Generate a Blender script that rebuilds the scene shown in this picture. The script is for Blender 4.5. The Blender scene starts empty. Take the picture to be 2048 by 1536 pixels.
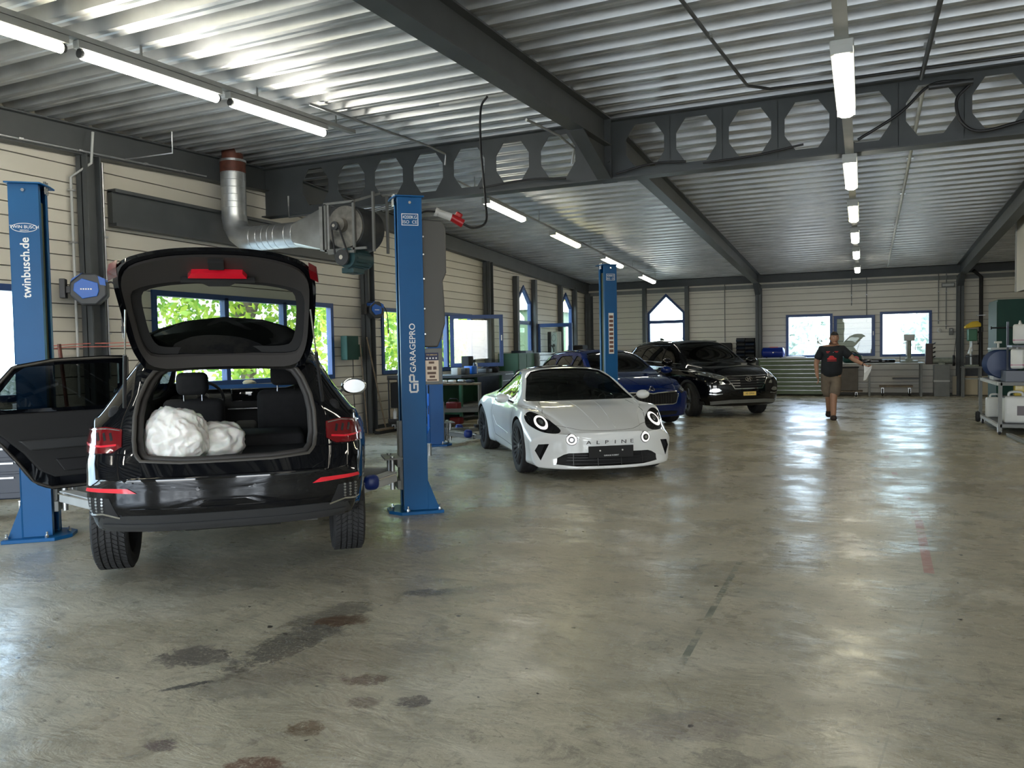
import bpy, bmesh, math, random
from mathutils import Vector, Matrix, noise
from mathutils.bvhtree import BVHTree
from mathutils.geometry import delaunay_2d_cdt
S = bpy.context.scene
COL = S.collection
rnd = random.Random(7)
PI = math.pi

# ------------------------------------------------------------------ camera
H = 1.45
F_PX, YAW, PITCH, ROLL = 1570.2, 0.42053, 0.0417117, -0.01795
_fwd = Vector((-math.sin(YAW), math.cos(YAW), 0)); _rt = Vector((math.cos(YAW), math.sin(YAW), 0)); _up = Vector((0, 0, 1))
_f2 = _fwd * math.cos(PITCH) - _up * math.sin(PITCH); _u2 = _up * math.cos(PITCH) + _fwd * math.sin(PITCH)
_r3 = _rt * math.cos(ROLL) + _u2 * math.sin(ROLL); _u3 = _u2 * math.cos(ROLL) - _rt * math.sin(ROLL)
cam_d = bpy.data.cameras.new('camera'); cam = bpy.data.objects.new('camera', cam_d); COL.objects.link(cam)
cam_d.sensor_width = 36; cam_d.lens = F_PX / 2048 * 36; cam_d.clip_start = 0.05; cam_d.clip_end = 300
m = Matrix((_r3, _u3, -_f2)).transposed().to_4x4(); m.translation = (0, 0, H); cam.matrix_world = m
S.camera = cam

# ------------------------------------------------------------------ world, sun, exposure
S.view_settings.view_transform = 'Standard'; S.view_settings.look = 'None'
S.view_settings.exposure = 0.72; S.view_settings.gamma = 1; S.view_settings.use_curve_mapping = False
S.cycles.use_denoising = True
S.cycles.max_bounces = 8; S.cycles.diffuse_bounces = 4; S.cycles.glossy_bounces = 4; S.cycles.transmission_bounces = 8
S.cycles.transparent_max_bounces = 12; S.cycles.caustics_reflective = False; S.cycles.caustics_refractive = False
S.cycles.sample_clamp_indirect = 6.0
W = bpy.data.worlds.new('sky'); S.world = W; W.use_nodes = True
wn = W.node_tree.nodes; wl = W.node_tree.links
bg = wn['Background']
sky = wn.new('ShaderNodeTexSky'); sky.sky_type = 'NISHITA'; sky.sun_disc = False
sky.sun_elevation = math.radians(48); sky.sun_rotation = math.radians(150); sky.air_density = 1.2; sky.dust_density = 2.5
mixw = wn.new('ShaderNodeMix'); mixw.data_type = 'RGBA'; mixw.inputs[0].default_value = 0.45
wl.new(sky.outputs[0], mixw.inputs[6]); mixw.inputs[7].default_value = (6.2, 7.7, 9.8, 1)   # thin bright haze over the blue
wl.new(mixw.outputs[2], bg.inputs[0]); bg.inputs[1].default_value = 1.15
sun_d = bpy.data.lights.new('sun', 'SUN'); sun_d.energy = 9.0; sun_d.angle = 0.01; sun_d.color = (1, .95, .86)
sun = bpy.data.objects.new('sun', sun_d); COL.objects.link(sun)
sun.rotation_euler = Vector((.50, -.02, .86)).to_track_quat('Z', 'Y').to_euler()

# ------------------------------------------------------------------ materials
def _nt(name):
    mt = bpy.data.materials.new(name); mt.use_nodes = True
    return mt, mt.node_tree.nodes, mt.node_tree.links, mt.node_tree.nodes['Principled BSDF']
def mat(name, col, rough=.5, metal=0., var=0., vscale=6., bump=0., bscale=40., coat=0., spec=None, rvar=0., alpha=1., trans=0., emit=None, estr=0., coord='Object'):
    mt, n, l, b = _nt(name)
    c = (*col, 1)
    b.inputs['Base Color'].default_value = c; b.inputs['Roughness'].default_value = rough; b.inputs['Metallic'].default_value = metal
    b.inputs['Coat Weight'].default_value = coat; b.inputs['Coat Roughness'].default_value = .03
    if spec is not None: b.inputs['Specular IOR Level'].default_value = spec
    if trans: b.inputs['Transmission Weight'].default_value = trans
    if emit: b.inputs['Emission Color'].default_value = (*emit, 1); b.inputs['Emission Strength'].default_value = estr
    tc = n.new('ShaderNodeTexCoord')
    if var or rvar:
        nz = n.new('ShaderNodeTexNoise'); nz.inputs['Scale'].default_value = vscale; nz.inputs['Detail'].default_value = 6
        l.new(tc.outputs[coord], nz.inputs['Vector'])
        if var:
            r = n.new('ShaderNodeMix'); r.data_type = 'RGBA'
            r.inputs[6].default_value = tuple(max(0, x * (1 - var)) for x in col) + (1,); r.inputs[7].default_value = tuple(min(1, x * (1 + var)) for x in col) + (1,)
            mr = n.new('ShaderNodeMapRange'); mr.inputs[1].default_value = .3; mr.inputs[2].default_value = .7
            l.new(nz.outputs[0], mr.inputs[0]); l.new(mr.outputs[0], r.inputs[0]); l.new(r.outputs[2], b.inputs['Base Color'])
        if rvar:
            mr2 = n.new('ShaderNodeMapRange'); mr2.inputs[1].default_value = .3; mr2.inputs[2].default_value = .7
            mr2.inputs[3].default_value = max(.02, rough - rvar); mr2.inputs[4].default_value = min(1, rough + rvar)
            l.new(nz.outputs[0], mr2.inputs[0]); l.new(mr2.outputs[0], b.inputs['Roughness'])
    if bump:
        nb = n.new('ShaderNodeTexNoise'); nb.inputs['Scale'].default_value = bscale; nb.inputs['Detail'].default_value = 4
        l.new(tc.outputs[coord], nb.inputs['Vector'])
        bp = n.new('ShaderNodeBump'); bp.inputs['Strength'].default_value = bump; bp.inputs['Distance'].default_value = .01
        l.new(nb.outputs[0], bp.inputs['Height']); l.new(bp.outputs[0], b.inputs['Normal'])
    return mt
def glassmat(name, tint=(.9, .95, .95), refl=1., rough=0.0):
    mt = bpy.data.materials.new(name); mt.use_nodes = True; n = mt.node_tree.nodes; l = mt.node_tree.links
    for x in list(n):
        if x.type != 'OUTPUT_MATERIAL': n.remove(x)
    out = [x for x in n if x.type == 'OUTPUT_MATERIAL'][0]
    tr = n.new('ShaderNodeBsdfTransparent'); tr.inputs[0].default_value = (*tint, 1)
    gl = n.new('ShaderNodeBsdfGlossy'); gl.inputs['Roughness'].default_value = rough; gl.inputs[0].default_value = (1, 1, 1, 1)
    fr = n.new('ShaderNodeLayerWeight'); fr.inputs[0].default_value = .5
    p5 = n.new('ShaderNodeMath'); p5.operation = 'POWER'; l.new(fr.outputs[1], p5.inputs[0]); p5.inputs[1].default_value = 4.5
    mu = n.new('ShaderNodeMath'); mu.operation = 'MULTIPLY_ADD'; mu.inputs[1].default_value = .9 ; mu.inputs[2].default_value = .045 * refl; l.new(p5.outputs[0], mu.inputs[0])
    mx = n.new('ShaderNodeMixShader'); l.new(mu.outputs[0], mx.inputs[0]); l.new(tr.outputs[0], mx.inputs[1]); l.new(gl.outputs[0], mx.inputs[2])
    l.new(mx.outputs[0], out.inputs[0]); return mt
def emis(name, col, st):
    mt = bpy.data.materials.new(name); mt.use_nodes = True; n = mt.node_tree.nodes; l = mt.node_tree.links
    b = n['Principled BSDF']; b.inputs['Base Color'].default_value = (*col, 1); b.inputs['Emission Color'].default_value = (*col, 1); b.inputs['Emission Strength'].default_value = st
    return mt

M = {}
M['steel'] = mat('painted_steel_beam', (.062, .068, .072), .5, 0, .12, 3)
M['wallp'] = mat('cream_panel', (.59, .56, .485), .38, 0, .05, 1.2, .04, 8)
M['wallback'] = mat('joint_dark', (.16, .15, .13), .8)
M['deck'] = mat('galvanised_deck', (.46, .47, .475), .42, .7, .18, 2.5, .02, 5, rvar=.06)
M['blueframe'] = mat('blue_window_frame', (.010, .045, .16), .4, 0, .1)
M['bluelift'] = mat('blue_lift_paint', (.002, .088, .255), .42, 0, .08, 3, spec=.3)
M['bluelift_lit'] = mat('lit_blue_lift_paint', (.004, .10, .34), .4, 0, .08, 3)  # same lift blue, lightened for the light falling on the hidden post
M['black'] = mat('black_plastic', (.012, .012, .014), .45)
M['blackmatte'] = mat('matte_black', (.01, .01, .011), .8)
M['rubber'] = mat('tyre_rubber', (.018, .018, .019), .75, 0, .25, 20, .2, 120)
M['chrome'] = mat('chrome', (.75, .76, .78), .12, 1.)
M['galv'] = mat('galvanised_duct', (.50, .52, .53), .36, .85, .12, 7, .015, 12, rvar=.06)
M['alu'] = mat('brushed_metal', (.45, .46, .47), .35, .9, .15, 10)
M['dgrey'] = mat('dark_grey_metal', (.05, .052, .055), .45, .4, .2, 8)
M['midgrey'] = mat('mid_grey_paint', (.16, .165, .16), .5, 0, .1, 6)
M['lgrey'] = mat('light_grey_paint', (.42, .43, .42), .45, 0, .08, 6)
M['white'] = mat('white_plastic', (.72, .72, .70), .4, 0, .05)
M['whiteprint'] = mat('white_lettering', (.85, .87, .88), .5)
M['blackprint'] = mat('black_lettering', (.02, .02, .02), .5)
M['red'] = mat('red_plastic', (.45, .015, .02), .35)
M['green'] = mat('green_cabinet_paint', (.03, .095, .05), .5, 0, .12, 3, spec=.35)
M['dkgreen'] = mat('dark_green_cabinet_paint', (.006, .040, .028), .55, 0, .12, 3, spec=.25)
M['olive'] = mat('olive_drawer_paint', (.085, .12, .055), .38, 0, .12, 4)
M['yellow'] = mat('yellow_plastic', (.75, .5, .02), .4)
M['wood'] = mat('worn_wood', (.16, .12, .08), .7, 0, .3, 12)
M['rust'] = mat('rusty_brown_collar', (.11, .035, .022), .6, .3, .35, 10)
M['paneglass'] = glassmat('window_glass', (.93, .97, .95), 1.)
M['carglass'] = glassmat('tinted_car_glass', (.22, .26, .25), 1.2)
M['carglassdark'] = glassmat('dark_car_glass', (.055, .065, .065), 1.2)
M['tube'] = emis('lit_tube', (1., .96, .84), 28.)
M['tubewarm'] = emis('lit_tube_warm', (1., .93, .68), 24.)
M['lampcover'] = emis('lit_diffuser', (1., .95, .80), 16.)
M['lampcoverw'] = emis('lit_diffuser_warm', (1., .92, .55), 14.)

# ------------------------------------------------------------------ mesh builder
def frame_from(d):
    d = Vector(d).normalized()
    a = Vector((0, 0, 1)) if abs(d.z) < .95 else Vector((1, 0, 0))
    u = d.cross(a).normalized(); return u, u.cross(d).normalized()
class MB:
    def __init__(s): s.v = []; s.f = []; s.mi = []; s.cur = 0
    def add(s, vs, fs):
        o = len(s.v); s.v += [tuple(v) for v in vs]; s.f += [tuple(i + o for i in f) for f in fs]; s.mi += [s.cur] * len(fs); return s
    def box(s, x0, x1, y0, y1, z0, z1):
        x0, x1 = min(x0, x1), max(x0, x1); y0, y1 = min(y0, y1), max(y0, y1); z0, z1 = min(z0, z1), max(z0, z1)
        v = [(x0, y0, z0), (x1, y0, z0), (x1, y1, z0), (x0, y1, z0), (x0, y0, z1), (x1, y0, z1), (x1, y1, z1), (x0, y1, z1)]
        return s.add(v, [(0, 3, 2, 1), (4, 5, 6, 7), (0, 1, 5, 4), (1, 2, 6, 5), (2, 3, 7, 6), (3, 0, 4, 7)])
    def cbox(s, c, d, rot=None):
        hx, hy, hz = d[0] / 2, d[1] / 2, d[2] / 2
        v = [Vector((sx * hx, sy * hy, sz * hz)) for sz in (-1, 1) for sx, sy in ((-1, -1), (1, -1), (1, 1), (-1, 1))]
        if rot is not None: v = [rot @ p for p in v]
        return s.add([p + Vector(c) for p in v], [(0, 3, 2, 1), (4, 5, 6, 7), (0, 1, 5, 4), (1, 2, 6, 5), (2, 3, 7, 6), (3, 0, 4, 7)])
    def beam(s, a, b, w, h, roll=0):   # rectangular bar a->b, w sideways, h upwards
        a = Vector(a); b = Vector(b); d = (b - a).normalized(); u, n = frame_from(d)
        if roll: q = Matrix.Rotation(roll, 3, d); u = q @ u; n = q @ n
        vs = [p + u * sx * w / 2 + n * sz * h / 2 for p in (a, b) for sx, sz in ((-1, -1), (1, -1), (1, 1), (-1, 1))]
        return s.add(vs, [(0, 1, 2, 3), (7, 6, 5, 4), (0, 4, 5, 1), (1, 5, 6, 2), (2, 6, 7, 3), (3, 7, 4, 0)])
    def cyl(s, a, b, r, r2=None, n=16, cap=True):
        a = Vector(a); b = Vector(b); r2 = r if r2 is None else r2; u, w = frame_from(b - a)
        vs = []
        for p, q in ((a, r), (b, r2)):
            for i in range(n): t = 2 * PI * i / n; vs.append(p + u * math.cos(t) * q + w * math.sin(t) * q)
        fs = [(i, (i + 1) % n, n + (i + 1) % n, n + i) for i in range(n)]
        if cap: fs += [tuple(range(n))[::-1], tuple(range(n, 2 * n))]
        return s.add(vs, fs)
    def tube(s, pts, r, n=8, cap=True):
        pts = [Vector(p) for p in pts]; k = len(pts); vs = []; u = None
        for i, p in enumerate(pts):
            d = (pts[min(i + 1, k - 1)] - pts[max(i - 1, 0)]).normalized()
            if u is None: u, w = frame_from(d)
            else: u = (u - d * u.dot(d)).normalized(); w = d.cross(u) * -1
            rr = r[i] if isinstance(r, (list, tuple)) else r
            for j in range(n): t = 2 * PI * j / n; vs.append(p + u * math.cos(t) * rr + w * math.sin(t) * rr)
        fs = [(i * n + j, i * n + (j + 1) % n, (i + 1) * n + (j + 1) % n, (i + 1) * n + j) for i in range(k - 1) for j in range(n)]
        if cap: fs += [tuple(range(n))[::-1], tuple(range((k - 1) * n, k * n))]
        return s.add(vs, fs)
    def lathe(s, prof, c=(0, 0, 0), axis=(0, 0, 1), n=24):  # prof: (radius, along)
        ax = Vector(axis).normalized(); u, w = frame_from(ax); c = Vector(c); k = len(prof)
        vs = [c + ax * h + (u * math.cos(2 * PI * j / n) + w * math.sin(2 * PI * j / n)) * max(r, 1e-4) for r, h in prof for j in range(n)]
        return s.add(vs, [(i * n + j, i * n + (j + 1) % n, (i + 1) * n + (j + 1) % n, (i + 1) * n + j) for i in range(k - 1) for j in range(n)])
    def prism(s, poly, d, to3=lambda a, b, c: (a, b, c), c0=0.):   # poly 2D -> to3(a,b,c), c from c0 to c0+d
        n = len(poly)
        vs = [to3(a, b, c0) for a, b in poly] + [to3(a, b, c0 + d) for a, b in poly]
        return s.add(vs, [tuple(range(n))[::-1], tuple(range(n, 2 * n))] + [(i, (i + 1) % n, n + (i + 1) % n, n + i) for i in range(n)])
    def build(s, name, m, parent=None, smooth=None, bevel=0, label=None, loc=None, solid=0):
        me = bpy.data.meshes.new(name); me.from_pydata(s.v, [], s.f)
        ms = m if isinstance(m, (list, tuple)) else [m]
        for x in ms: me.materials.append(M[x] if isinstance(x, str) else x)
        if len(ms) > 1: me.polygons.foreach_set('material_index', s.mi)
        bm = bmesh.new(); bm.from_mesh(me); bmesh.ops.remove_doubles(bm, verts=bm.verts, dist=1e-6); bmesh.ops.recalc_face_normals(bm, faces=bm.faces); bm.to_mesh(me); bm.free()
        if smooth: me.polygons.foreach_set('use_smooth', [True] * len(me.polygons)); me.set_sharp_from_angle(angle=math.radians(smooth))
        me.update()
        o = bpy.data.objects.new(name, me); COL.objects.link(o)
        if parent: o.parent = parent
        if loc: o.location = loc
        if bevel:
            b = o.modifiers.new('bevel', 'BEVEL'); b.width = bevel; b.segments = 2; b.limit_method = 'ANGLE'; b.angle_limit = math.radians(40)
        if label: o['label'] = label
        return o
def tag(o, label=None, cat=None, group=None, kind=None):
    if label: o['label'] = label
    if cat: o['category'] = cat
    if group: o['group'] = group
    if kind: o['kind'] = kind
    return o
def thing(name, label, cat, loc=(0, 0, 0), rz=0, group=None, kind=None):
    o = bpy.data.objects.new(name, None); COL.objects.link(o); o.location = loc; o.rotation_euler = (0, 0, rz); o.empty_display_size = .1
    return tag(o, label, cat, group, kind)
def dup(root, loc=None, rz=None, label=None):
    r = root.copy(); COL.objects.link(r)
    if loc is not None: r.location = loc
    if rz is not None: r.rotation_euler = (0, 0, rz)
    if label: r['label'] = label
    for ch in list(root.children):
        c = ch.copy(); COL.objects.link(c); c.parent = r
        for g in list(ch.children):
            d = g.copy(); COL.objects.link(d); d.parent = c
    return r
def text(body, size, m, parent, mw, name='lettering', ext=.0008, align='CENTER', sx=1., bold=0.):
    cu = bpy.data.curves.new(name, 'FONT'); cu.body = body; cu.size = size; cu.align_x = align; cu.align_y = 'CENTER'; cu.extrude = ext; cu.resolution_u = 3
    cu.space_character = 1.0; cu.offset = bold
    tmp = bpy.data.objects.new('t', cu); COL.objects.link(tmp); bpy.context.view_layer.update()
    me = bpy.data.meshes.new_from_object(tmp.evaluated_get(bpy.context.evaluated_depsgraph_get())); bpy.data.objects.remove(tmp)
    me.transform(Matrix.Diagonal((sx, 1, 1, 1))); me.transform(mw)
    me.materials.clear(); me.materials.append(M[m] if isinstance(m, str) else m); me.name = name
    o = bpy.data.objects.new(name, me); COL.objects.link(o)
    if parent: o.parent = parent
    return o
def basis(o, x, y, z=None):   # matrix with given x and y axes at origin o
    x = Vector(x).normalized(); y = Vector(y).normalized(); z = x.cross(y)
    mm = Matrix((x, y, z)).transposed().to_4x4(); mm.translation = Vector(o); return mm
def sag(a, b, d, n=14):
    a = Vector(a); b = Vector(b)
    return [a.lerp(b, i / n) - Vector((0, 0, d * 4 * (i / n) * (1 - i / n))) for i in range(n + 1)]
def spline(pts, n=8):   # Catmull-Rom through points
    P = [Vector(p) for p in pts]; P = [P[0] * 2 - P[1]] + P + [P[-1] * 2 - P[-2]]; out = []
    for i in range(1, len(P) - 2):
        for j in range(n):
            t = j / n; a, b, c, d = P[i - 1:i + 3]
            out.append(.5 * ((2 * b) + (c - a) * t + (2 * a - 5 * b + 4 * c - d) * t * t + (3 * b - a - 3 * c + d) * t ** 3))
    out.append(P[-2]); return out
# ------------------------------------------------------------------ the building
XL, YF, XR, YB, XR2 = -8.4, 25.0, 7.9, -6.0, 2.45
ZR, YR, SL = 4.29, 9.5, .0435          # ridge height, ridge line, roof pitch
def zdeck(y): return ZR - SL * abs(y - YR)

# floor: worn sealed concrete
def floor_mat():
    mt, n, l, b = _nt('sealed_concrete')
    tc = n.new('ShaderNodeTexCoord'); P = tc.outputs['Object']
    def nz(scale, detail=6, rough=.55, dist=0, vec=None, sc=None):
        t = n.new('ShaderNodeTexNoise'); t.inputs['Scale'].default_value = scale; t.inputs['Detail'].default_value = detail
        t.inputs['Roughness'].default_value = rough; t.inputs['Distortion'].default_value = dist
        v = vec or P
        if sc:
            mp = n.new('ShaderNodeMapping'); mp.inputs['Scale'].default_value = sc[:3]; mp.inputs['Rotation'].default_value = (0, 0, sc[3]); l.new(P, mp.inputs[0]); v = mp.outputs[0]
        l.new(v, t.inputs['Vector']); return t.outputs[0]
    def rng(x, a, b_, c=0., d=1.):
        r = n.new('ShaderNodeMapRange'); r.interpolation_type = 'SMOOTHSTEP'
        for i, q in enumerate((a, b_, c, d)): r.inputs[i + 1].default_value = q
        l.new(x, r.inputs[0]); return r.outputs[0]
    def ma(op, a, b_=None):
        r = n.new('ShaderNodeMath'); r.operation = op
        for i, q in enumerate((a, b_)):
            if q is None: continue
            if isinstance(q, (int, float)): r.inputs[i].default_value = q
            else: l.new(q, r.inputs[i])
        return r.outputs[0]
    def mixc(f, a, b_):
        r = n.new('ShaderNodeMix'); r.data_type = 'RGBA'
        for i, q in ((0, f), (6, a), (7, b_)):
            if isinstance(q, tuple): r.inputs[i].default_value = (*q, 1)
            elif isinstance(q, (int, float)): r.inputs[i].default_value = q
            else: l.new(q, r.inputs[i])
        return r.outputs[2]
    sep = n.new('ShaderNodeSeparateXYZ'); l.new(P, sep.inputs[0]); X, Y = sep.outputs[0], sep.outputs[1]
    warp = ma('ADD', ma('MULTIPLY', ma('SUBTRACT', nz(4, 6, .65), .5), 1.5), ma('MULTIPLY', ma('SUBTRACT', nz(17, 6, .7, 1.), .5), 2.2))
    holes_ = rng(nz(34, 8, .75, 1.5), .38, .50, .25, 1)
    def blob(cx, cy, ang, ra, rb, soft=.35, wob=.95):
        dx = ma('SUBTRACT', X, cx); dy = ma('SUBTRACT', Y, cy); c, s_ = math.cos(ang), math.sin(ang)
        u = ma('DIVIDE', ma('ADD', ma('MULTIPLY', dx, c), ma('MULTIPLY', dy, s_)), ra)
        v = ma('DIVIDE', ma('ADD', ma('MULTIPLY', dx, -s_), ma('MULTIPLY', dy, c)), rb)
        d = ma('SQRT', ma('ADD', ma('MULTIPLY', u, u), ma('MULTIPLY', v, v)))
        d = ma('ADD', d, ma('MULTIPLY', warp, wob))
        return ma('MULTIPLY', rng(d, 1 - soft * .5, 1 + soft * .5, 1, 0), holes_)
    base = mixc(rng(nz(.9, 8, .6), .35, .68), (.36, .325, .24), (.48, .435, .325))
    base = mixc(rng(nz(3.2, 10, .7, 1.2, sc=(1, 1.6, 1, .6)), .45, .7), base, (.29, .268, .20))
    base = mixc(ma('MULTIPLY', rng(nz(9, 12, .75, 2.2, sc=(.55, 1.5, 1, -.35)), .54, .66), .8), base, (.15, .138, .105))
    base = mixc(ma('MULTIPLY', rng(nz(1.1, 5, .5, .5), .52, .68), .6), base, (.60, .56, .45))
    base = mixc(ma('MULTIPLY', rng(nz(2.1, 9, .72, 3.5), .53, .66), .65), base, (.20, .18, .14))
    base = mixc(ma('MULTIPLY', rng(nz(.45, 4, .5), .5, .68), .4), base, (.19, .175, .14))
    base = mixc(ma('MULTIPLY', rng(nz(22, 10, .7, 1.), .62, .7), .6), base, (.12, .105, .08))
    base = mixc(rng(nz(14, 2, .4), .74, .765), base, (.03, .027, .023))
    base = mixc(ma('MULTIPLY', rng(nz(30, 12, .8, 3., sc=(.35, 1.9, 1, .5)), .53, .60), .6), base, (.15, .135, .105))
    base = mixc(ma('MULTIPLY', rng(nz(26, 12, .8, 3., sc=(1.7, .4, 1, .9)), .55, .61), .5), base, (.60, .56, .46))
    for (cx, cy, an, ra, rb, k, colr) in STAINS_AND_SHADE:
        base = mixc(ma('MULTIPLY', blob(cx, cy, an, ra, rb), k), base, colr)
    def line(ax, ay, bx, by, w, lo, hi, colr, base, k=.8):
        L = math.hypot(bx - ax, by - ay); c, s_ = (bx - ax) / L, (by - ay) / L
        dx = ma('SUBTRACT', X, ax); dy = ma('SUBTRACT', Y, ay)
        u = ma('ADD', ma('MULTIPLY', dx, c), ma('MULTIPLY', dy, s_)); v = ma('ABSOLUTE', ma('ADD', ma('MULTIPLY', dx, -s_), ma('MULTIPLY', dy, c)))
        msk = ma('MULTIPLY', ma('LESS_THAN', v, w / 2), ma('MULTIPLY', ma('GREATER_THAN', u, 0), ma('LESS_THAN', u, L)))
        msk = ma('MULTIPLY', msk, rng(nz(2.6, 6, .7), lo, hi))
        return mixc(ma('MULTIPLY', msk, k), base, colr)
    for ln in LINES: base = line(*ln[:5], ln[5], ln[6], ln[7], base)
    l.new(base, b.inputs['Base Color'])
    ro = rng(nz(1.4, 8, .6), .36, .64, .17, .40)
    ro = ma('ADD', ro, ma('MULTIPLY', rng(nz(9, 12, .75, 2.2, sc=(.55, 1.5, 1, -.35)), .5, .68), .15))
    l.new(ro, b.inputs['Roughness']); b.inputs['Specular IOR Level'].default_value = .5
    bp = n.new('ShaderNodeBump'); bp.inputs['Strength'].default_value = .6; bp.inputs['Distance'].default_value = .012
    l.new(ma('ADD', nz(3.5, 8, .6, .6, sc=(1, 2, 1, .2)), ma('MULTIPLY', nz(1.3, 3, .5), 2.)), bp.inputs['Height']); l.new(bp.outputs[0], b.inputs['Normal'])
    return mt
STAINS_AND_SHADE = [(-2.96, 2.79, .4, .17, .13, .85, (.075, .065, .062)), (-2.63, 3.12, 1.5, .46, .13, .85, (.085, .078, .068)), (-2.70, 3.55, 1.3, .25, .12, .7, (.10, .09, .075)), (-2.58, 3.47, .6, .15, .09, .8, (.10, .055, .03)),
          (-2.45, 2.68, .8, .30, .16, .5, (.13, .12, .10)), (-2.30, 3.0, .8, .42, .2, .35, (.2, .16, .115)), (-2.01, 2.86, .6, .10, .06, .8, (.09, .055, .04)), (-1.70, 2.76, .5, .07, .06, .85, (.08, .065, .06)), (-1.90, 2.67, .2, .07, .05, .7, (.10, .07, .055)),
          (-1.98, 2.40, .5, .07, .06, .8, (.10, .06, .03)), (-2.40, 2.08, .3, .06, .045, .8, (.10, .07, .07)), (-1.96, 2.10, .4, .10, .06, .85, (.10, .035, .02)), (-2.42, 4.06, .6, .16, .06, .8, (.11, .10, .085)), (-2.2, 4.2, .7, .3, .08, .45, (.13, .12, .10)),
          (-3.5, 4.3, .7, .9, .45, .35, (.15, .14, .12)), (-.62, 2.95, .5, .28, .12, .4, (.17, .14, .14)), (-.45, 2.78, .2, .10, .07, .5, (.12, .11, .10)), (-.58, 4.76, .3, .13, .10, .3, (.17, .19, .16)), (-3.4, 8.6, .7, 1.6, .6, .3, (.15, .14, .12)), (.2, 9., .1, 1.6, .35, .3, (.18, .15, .12)), (-3., 5.9, .3, .9, .2, .35, (.17, .15, .12)), (-2.72, 2.52, .9, .11, .02, .9, (.04, .04, .04))]  # first patch of this row is shade painted under the raised hatchback
LINES = [(-.76, 3.50, -.76, 5.4, .036, .42, .55, (.10, .12, .09)), (.385, 5.55, .42, 7.2, .06, .36, .5, (.34, .12, .09)), (.42, 7.2, .25, 12., .06, .5, .62, (.34, .12, .1)), (-.05, 2.2, .75, 7.8, .008, .48, .55, (.25, .235, .18))]
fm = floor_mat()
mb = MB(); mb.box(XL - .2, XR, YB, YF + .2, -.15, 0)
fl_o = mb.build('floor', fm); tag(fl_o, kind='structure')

# roof deck: trapezoidal sheets, ribs run along X
def deck(y0, y1, name):
    mb = MB(); p = .355; prof = [(0, 0), (.055, 0), (.066, .012), (.082, .012), (.093, 0), (.15, 0), (.188, .13), (.317, .13), (.355, 0)]
    ys = []; k = math.floor((y0 - YR) / p); y = YR + k * p
    pts = []
    while y < y1:
        for a, h in prof[:-1]: pts.append((y + a, h))
        y += p
    pts = [(a, h) for a, h in pts if y0 <= a <= y1]; pts = [(y0, 0)] + pts + [(y1, 0)]
    n = len(pts)
    for x0, x1 in ((XL - .2, XR),):
        vs = [(x0, a, zdeck(a) + h) for a, h in pts] + [(x1, a, zdeck(a) + h) for a, h in pts]
        mb.add(vs, [(i, i + 1, n + i + 1, n + i) for i in range(n - 1)])
    return mb.build(name, 'deck')
ce = thing('ceiling', None, None, (0, 0, 0)); tag(ce, kind='structure')
for nm, a, b_ in (('roof_sheet', YB, YR), ('roof_sheet', YR, YF + .2)):
    o = deck(a, b_, nm); o.parent = ce
mb = MB(); mb.box(XL - .3, XR + .1, YB - .1, YF + .3, 4.62, 4.7); mb.build('roof_top', 'wallback', ce)

# horizontal cream wall planks with shallow joints
JT = [0, .2, .37, .54, .72, .88, 1.04, 1.24, 1.42, 1.57, 1.77, 1.93, 2.09, 2.31, 2.47, 2.65, 2.81, 3.01, 3.16, 3.33, 3.49, 3.7, 3.9, 4.1, 4.3]
def planks(root, bays, holes, to3, ztop, th=.05):
    """holes: list of (a0,a1,z0,zshoulder,zapex) - straight sides up to zshoulder, pointed to zapex (equal = flat top)"""
    def ext(h, z):
        a0, a1, z0, zs, za = h
        if z <= zs: return a0, a1
        t = (z - zs) / (za - zs); mid = (a0 + a1) / 2; return a0 + (mid - a0) * t, a1 - (a1 - mid) * t
    for b0, b1 in bays:
        hs = sorted([h for h in holes if h[1] > b0 and h[0] < b1])
        for z0, z1 in zip(JT[:-1], JT[1:]):
            if z0 >= ztop: break
            z1 = min(z1, ztop); mb = MB(); cuts = sorted({z0 + .006, z1 - .006} | {q for h in hs for q in h[2:5] if z0 + .006 < q < z1 - .006})
            for c0, c1 in zip(cuts[:-1], cuts[1:]):
                mid = (c0 + c1) / 2; L0, L1 = b0, b0
                for h in hs + [None]:
                    if h is None: R0 = R1 = b1
                    elif not (h[2] <= mid <= max(h[3], h[4])): continue
                    else: R0, R1 = ext(h, c0)[0], ext(h, c1)[0]
                    if max(R0 - L0, R1 - L1) > .01: mb.prism([(L0, c0), (R0, c0), (R1, c1), (L1, c1)], th, to3)
                    if h: L0, L1 = ext(h, c0)[1], ext(h, c1)[1]
            if mb.v: mb.build('plank', 'wallp', root)
wl_ = thing('wall_left', None, None); tag(wl_, kind='structure')
WL = [(1.2, 5.82, 1.0, 2.27, 2.27), (7.4, 11.2, 1.03, 2.33, 2.33), (12.7, 16.5, 1.05, 2.33, 2.33), (19.1, 20.14, 0, 2.78, 3.23), (22.4, 23.48, 0, 2.78, 3.23), (-3.6, .2, 1.0, 2.27, 2.27)]
COLY = [-4.4, 1.1, 6.47, 12.1, 17.2, 24.85]
planks(wl_, [(-5.9, -4.4), (-4.4, 1.1), (1.1, 6.6), (6.6, 12.25), (12.25, 17.4), (17.4, 18.95), (18.95, 20.25), (20.25, 22.3), (22.3, 23.6), (23.6, 25.0)], WL, lambda a, b, c: (XL - .05 + c, a, b), 4.3)
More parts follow.
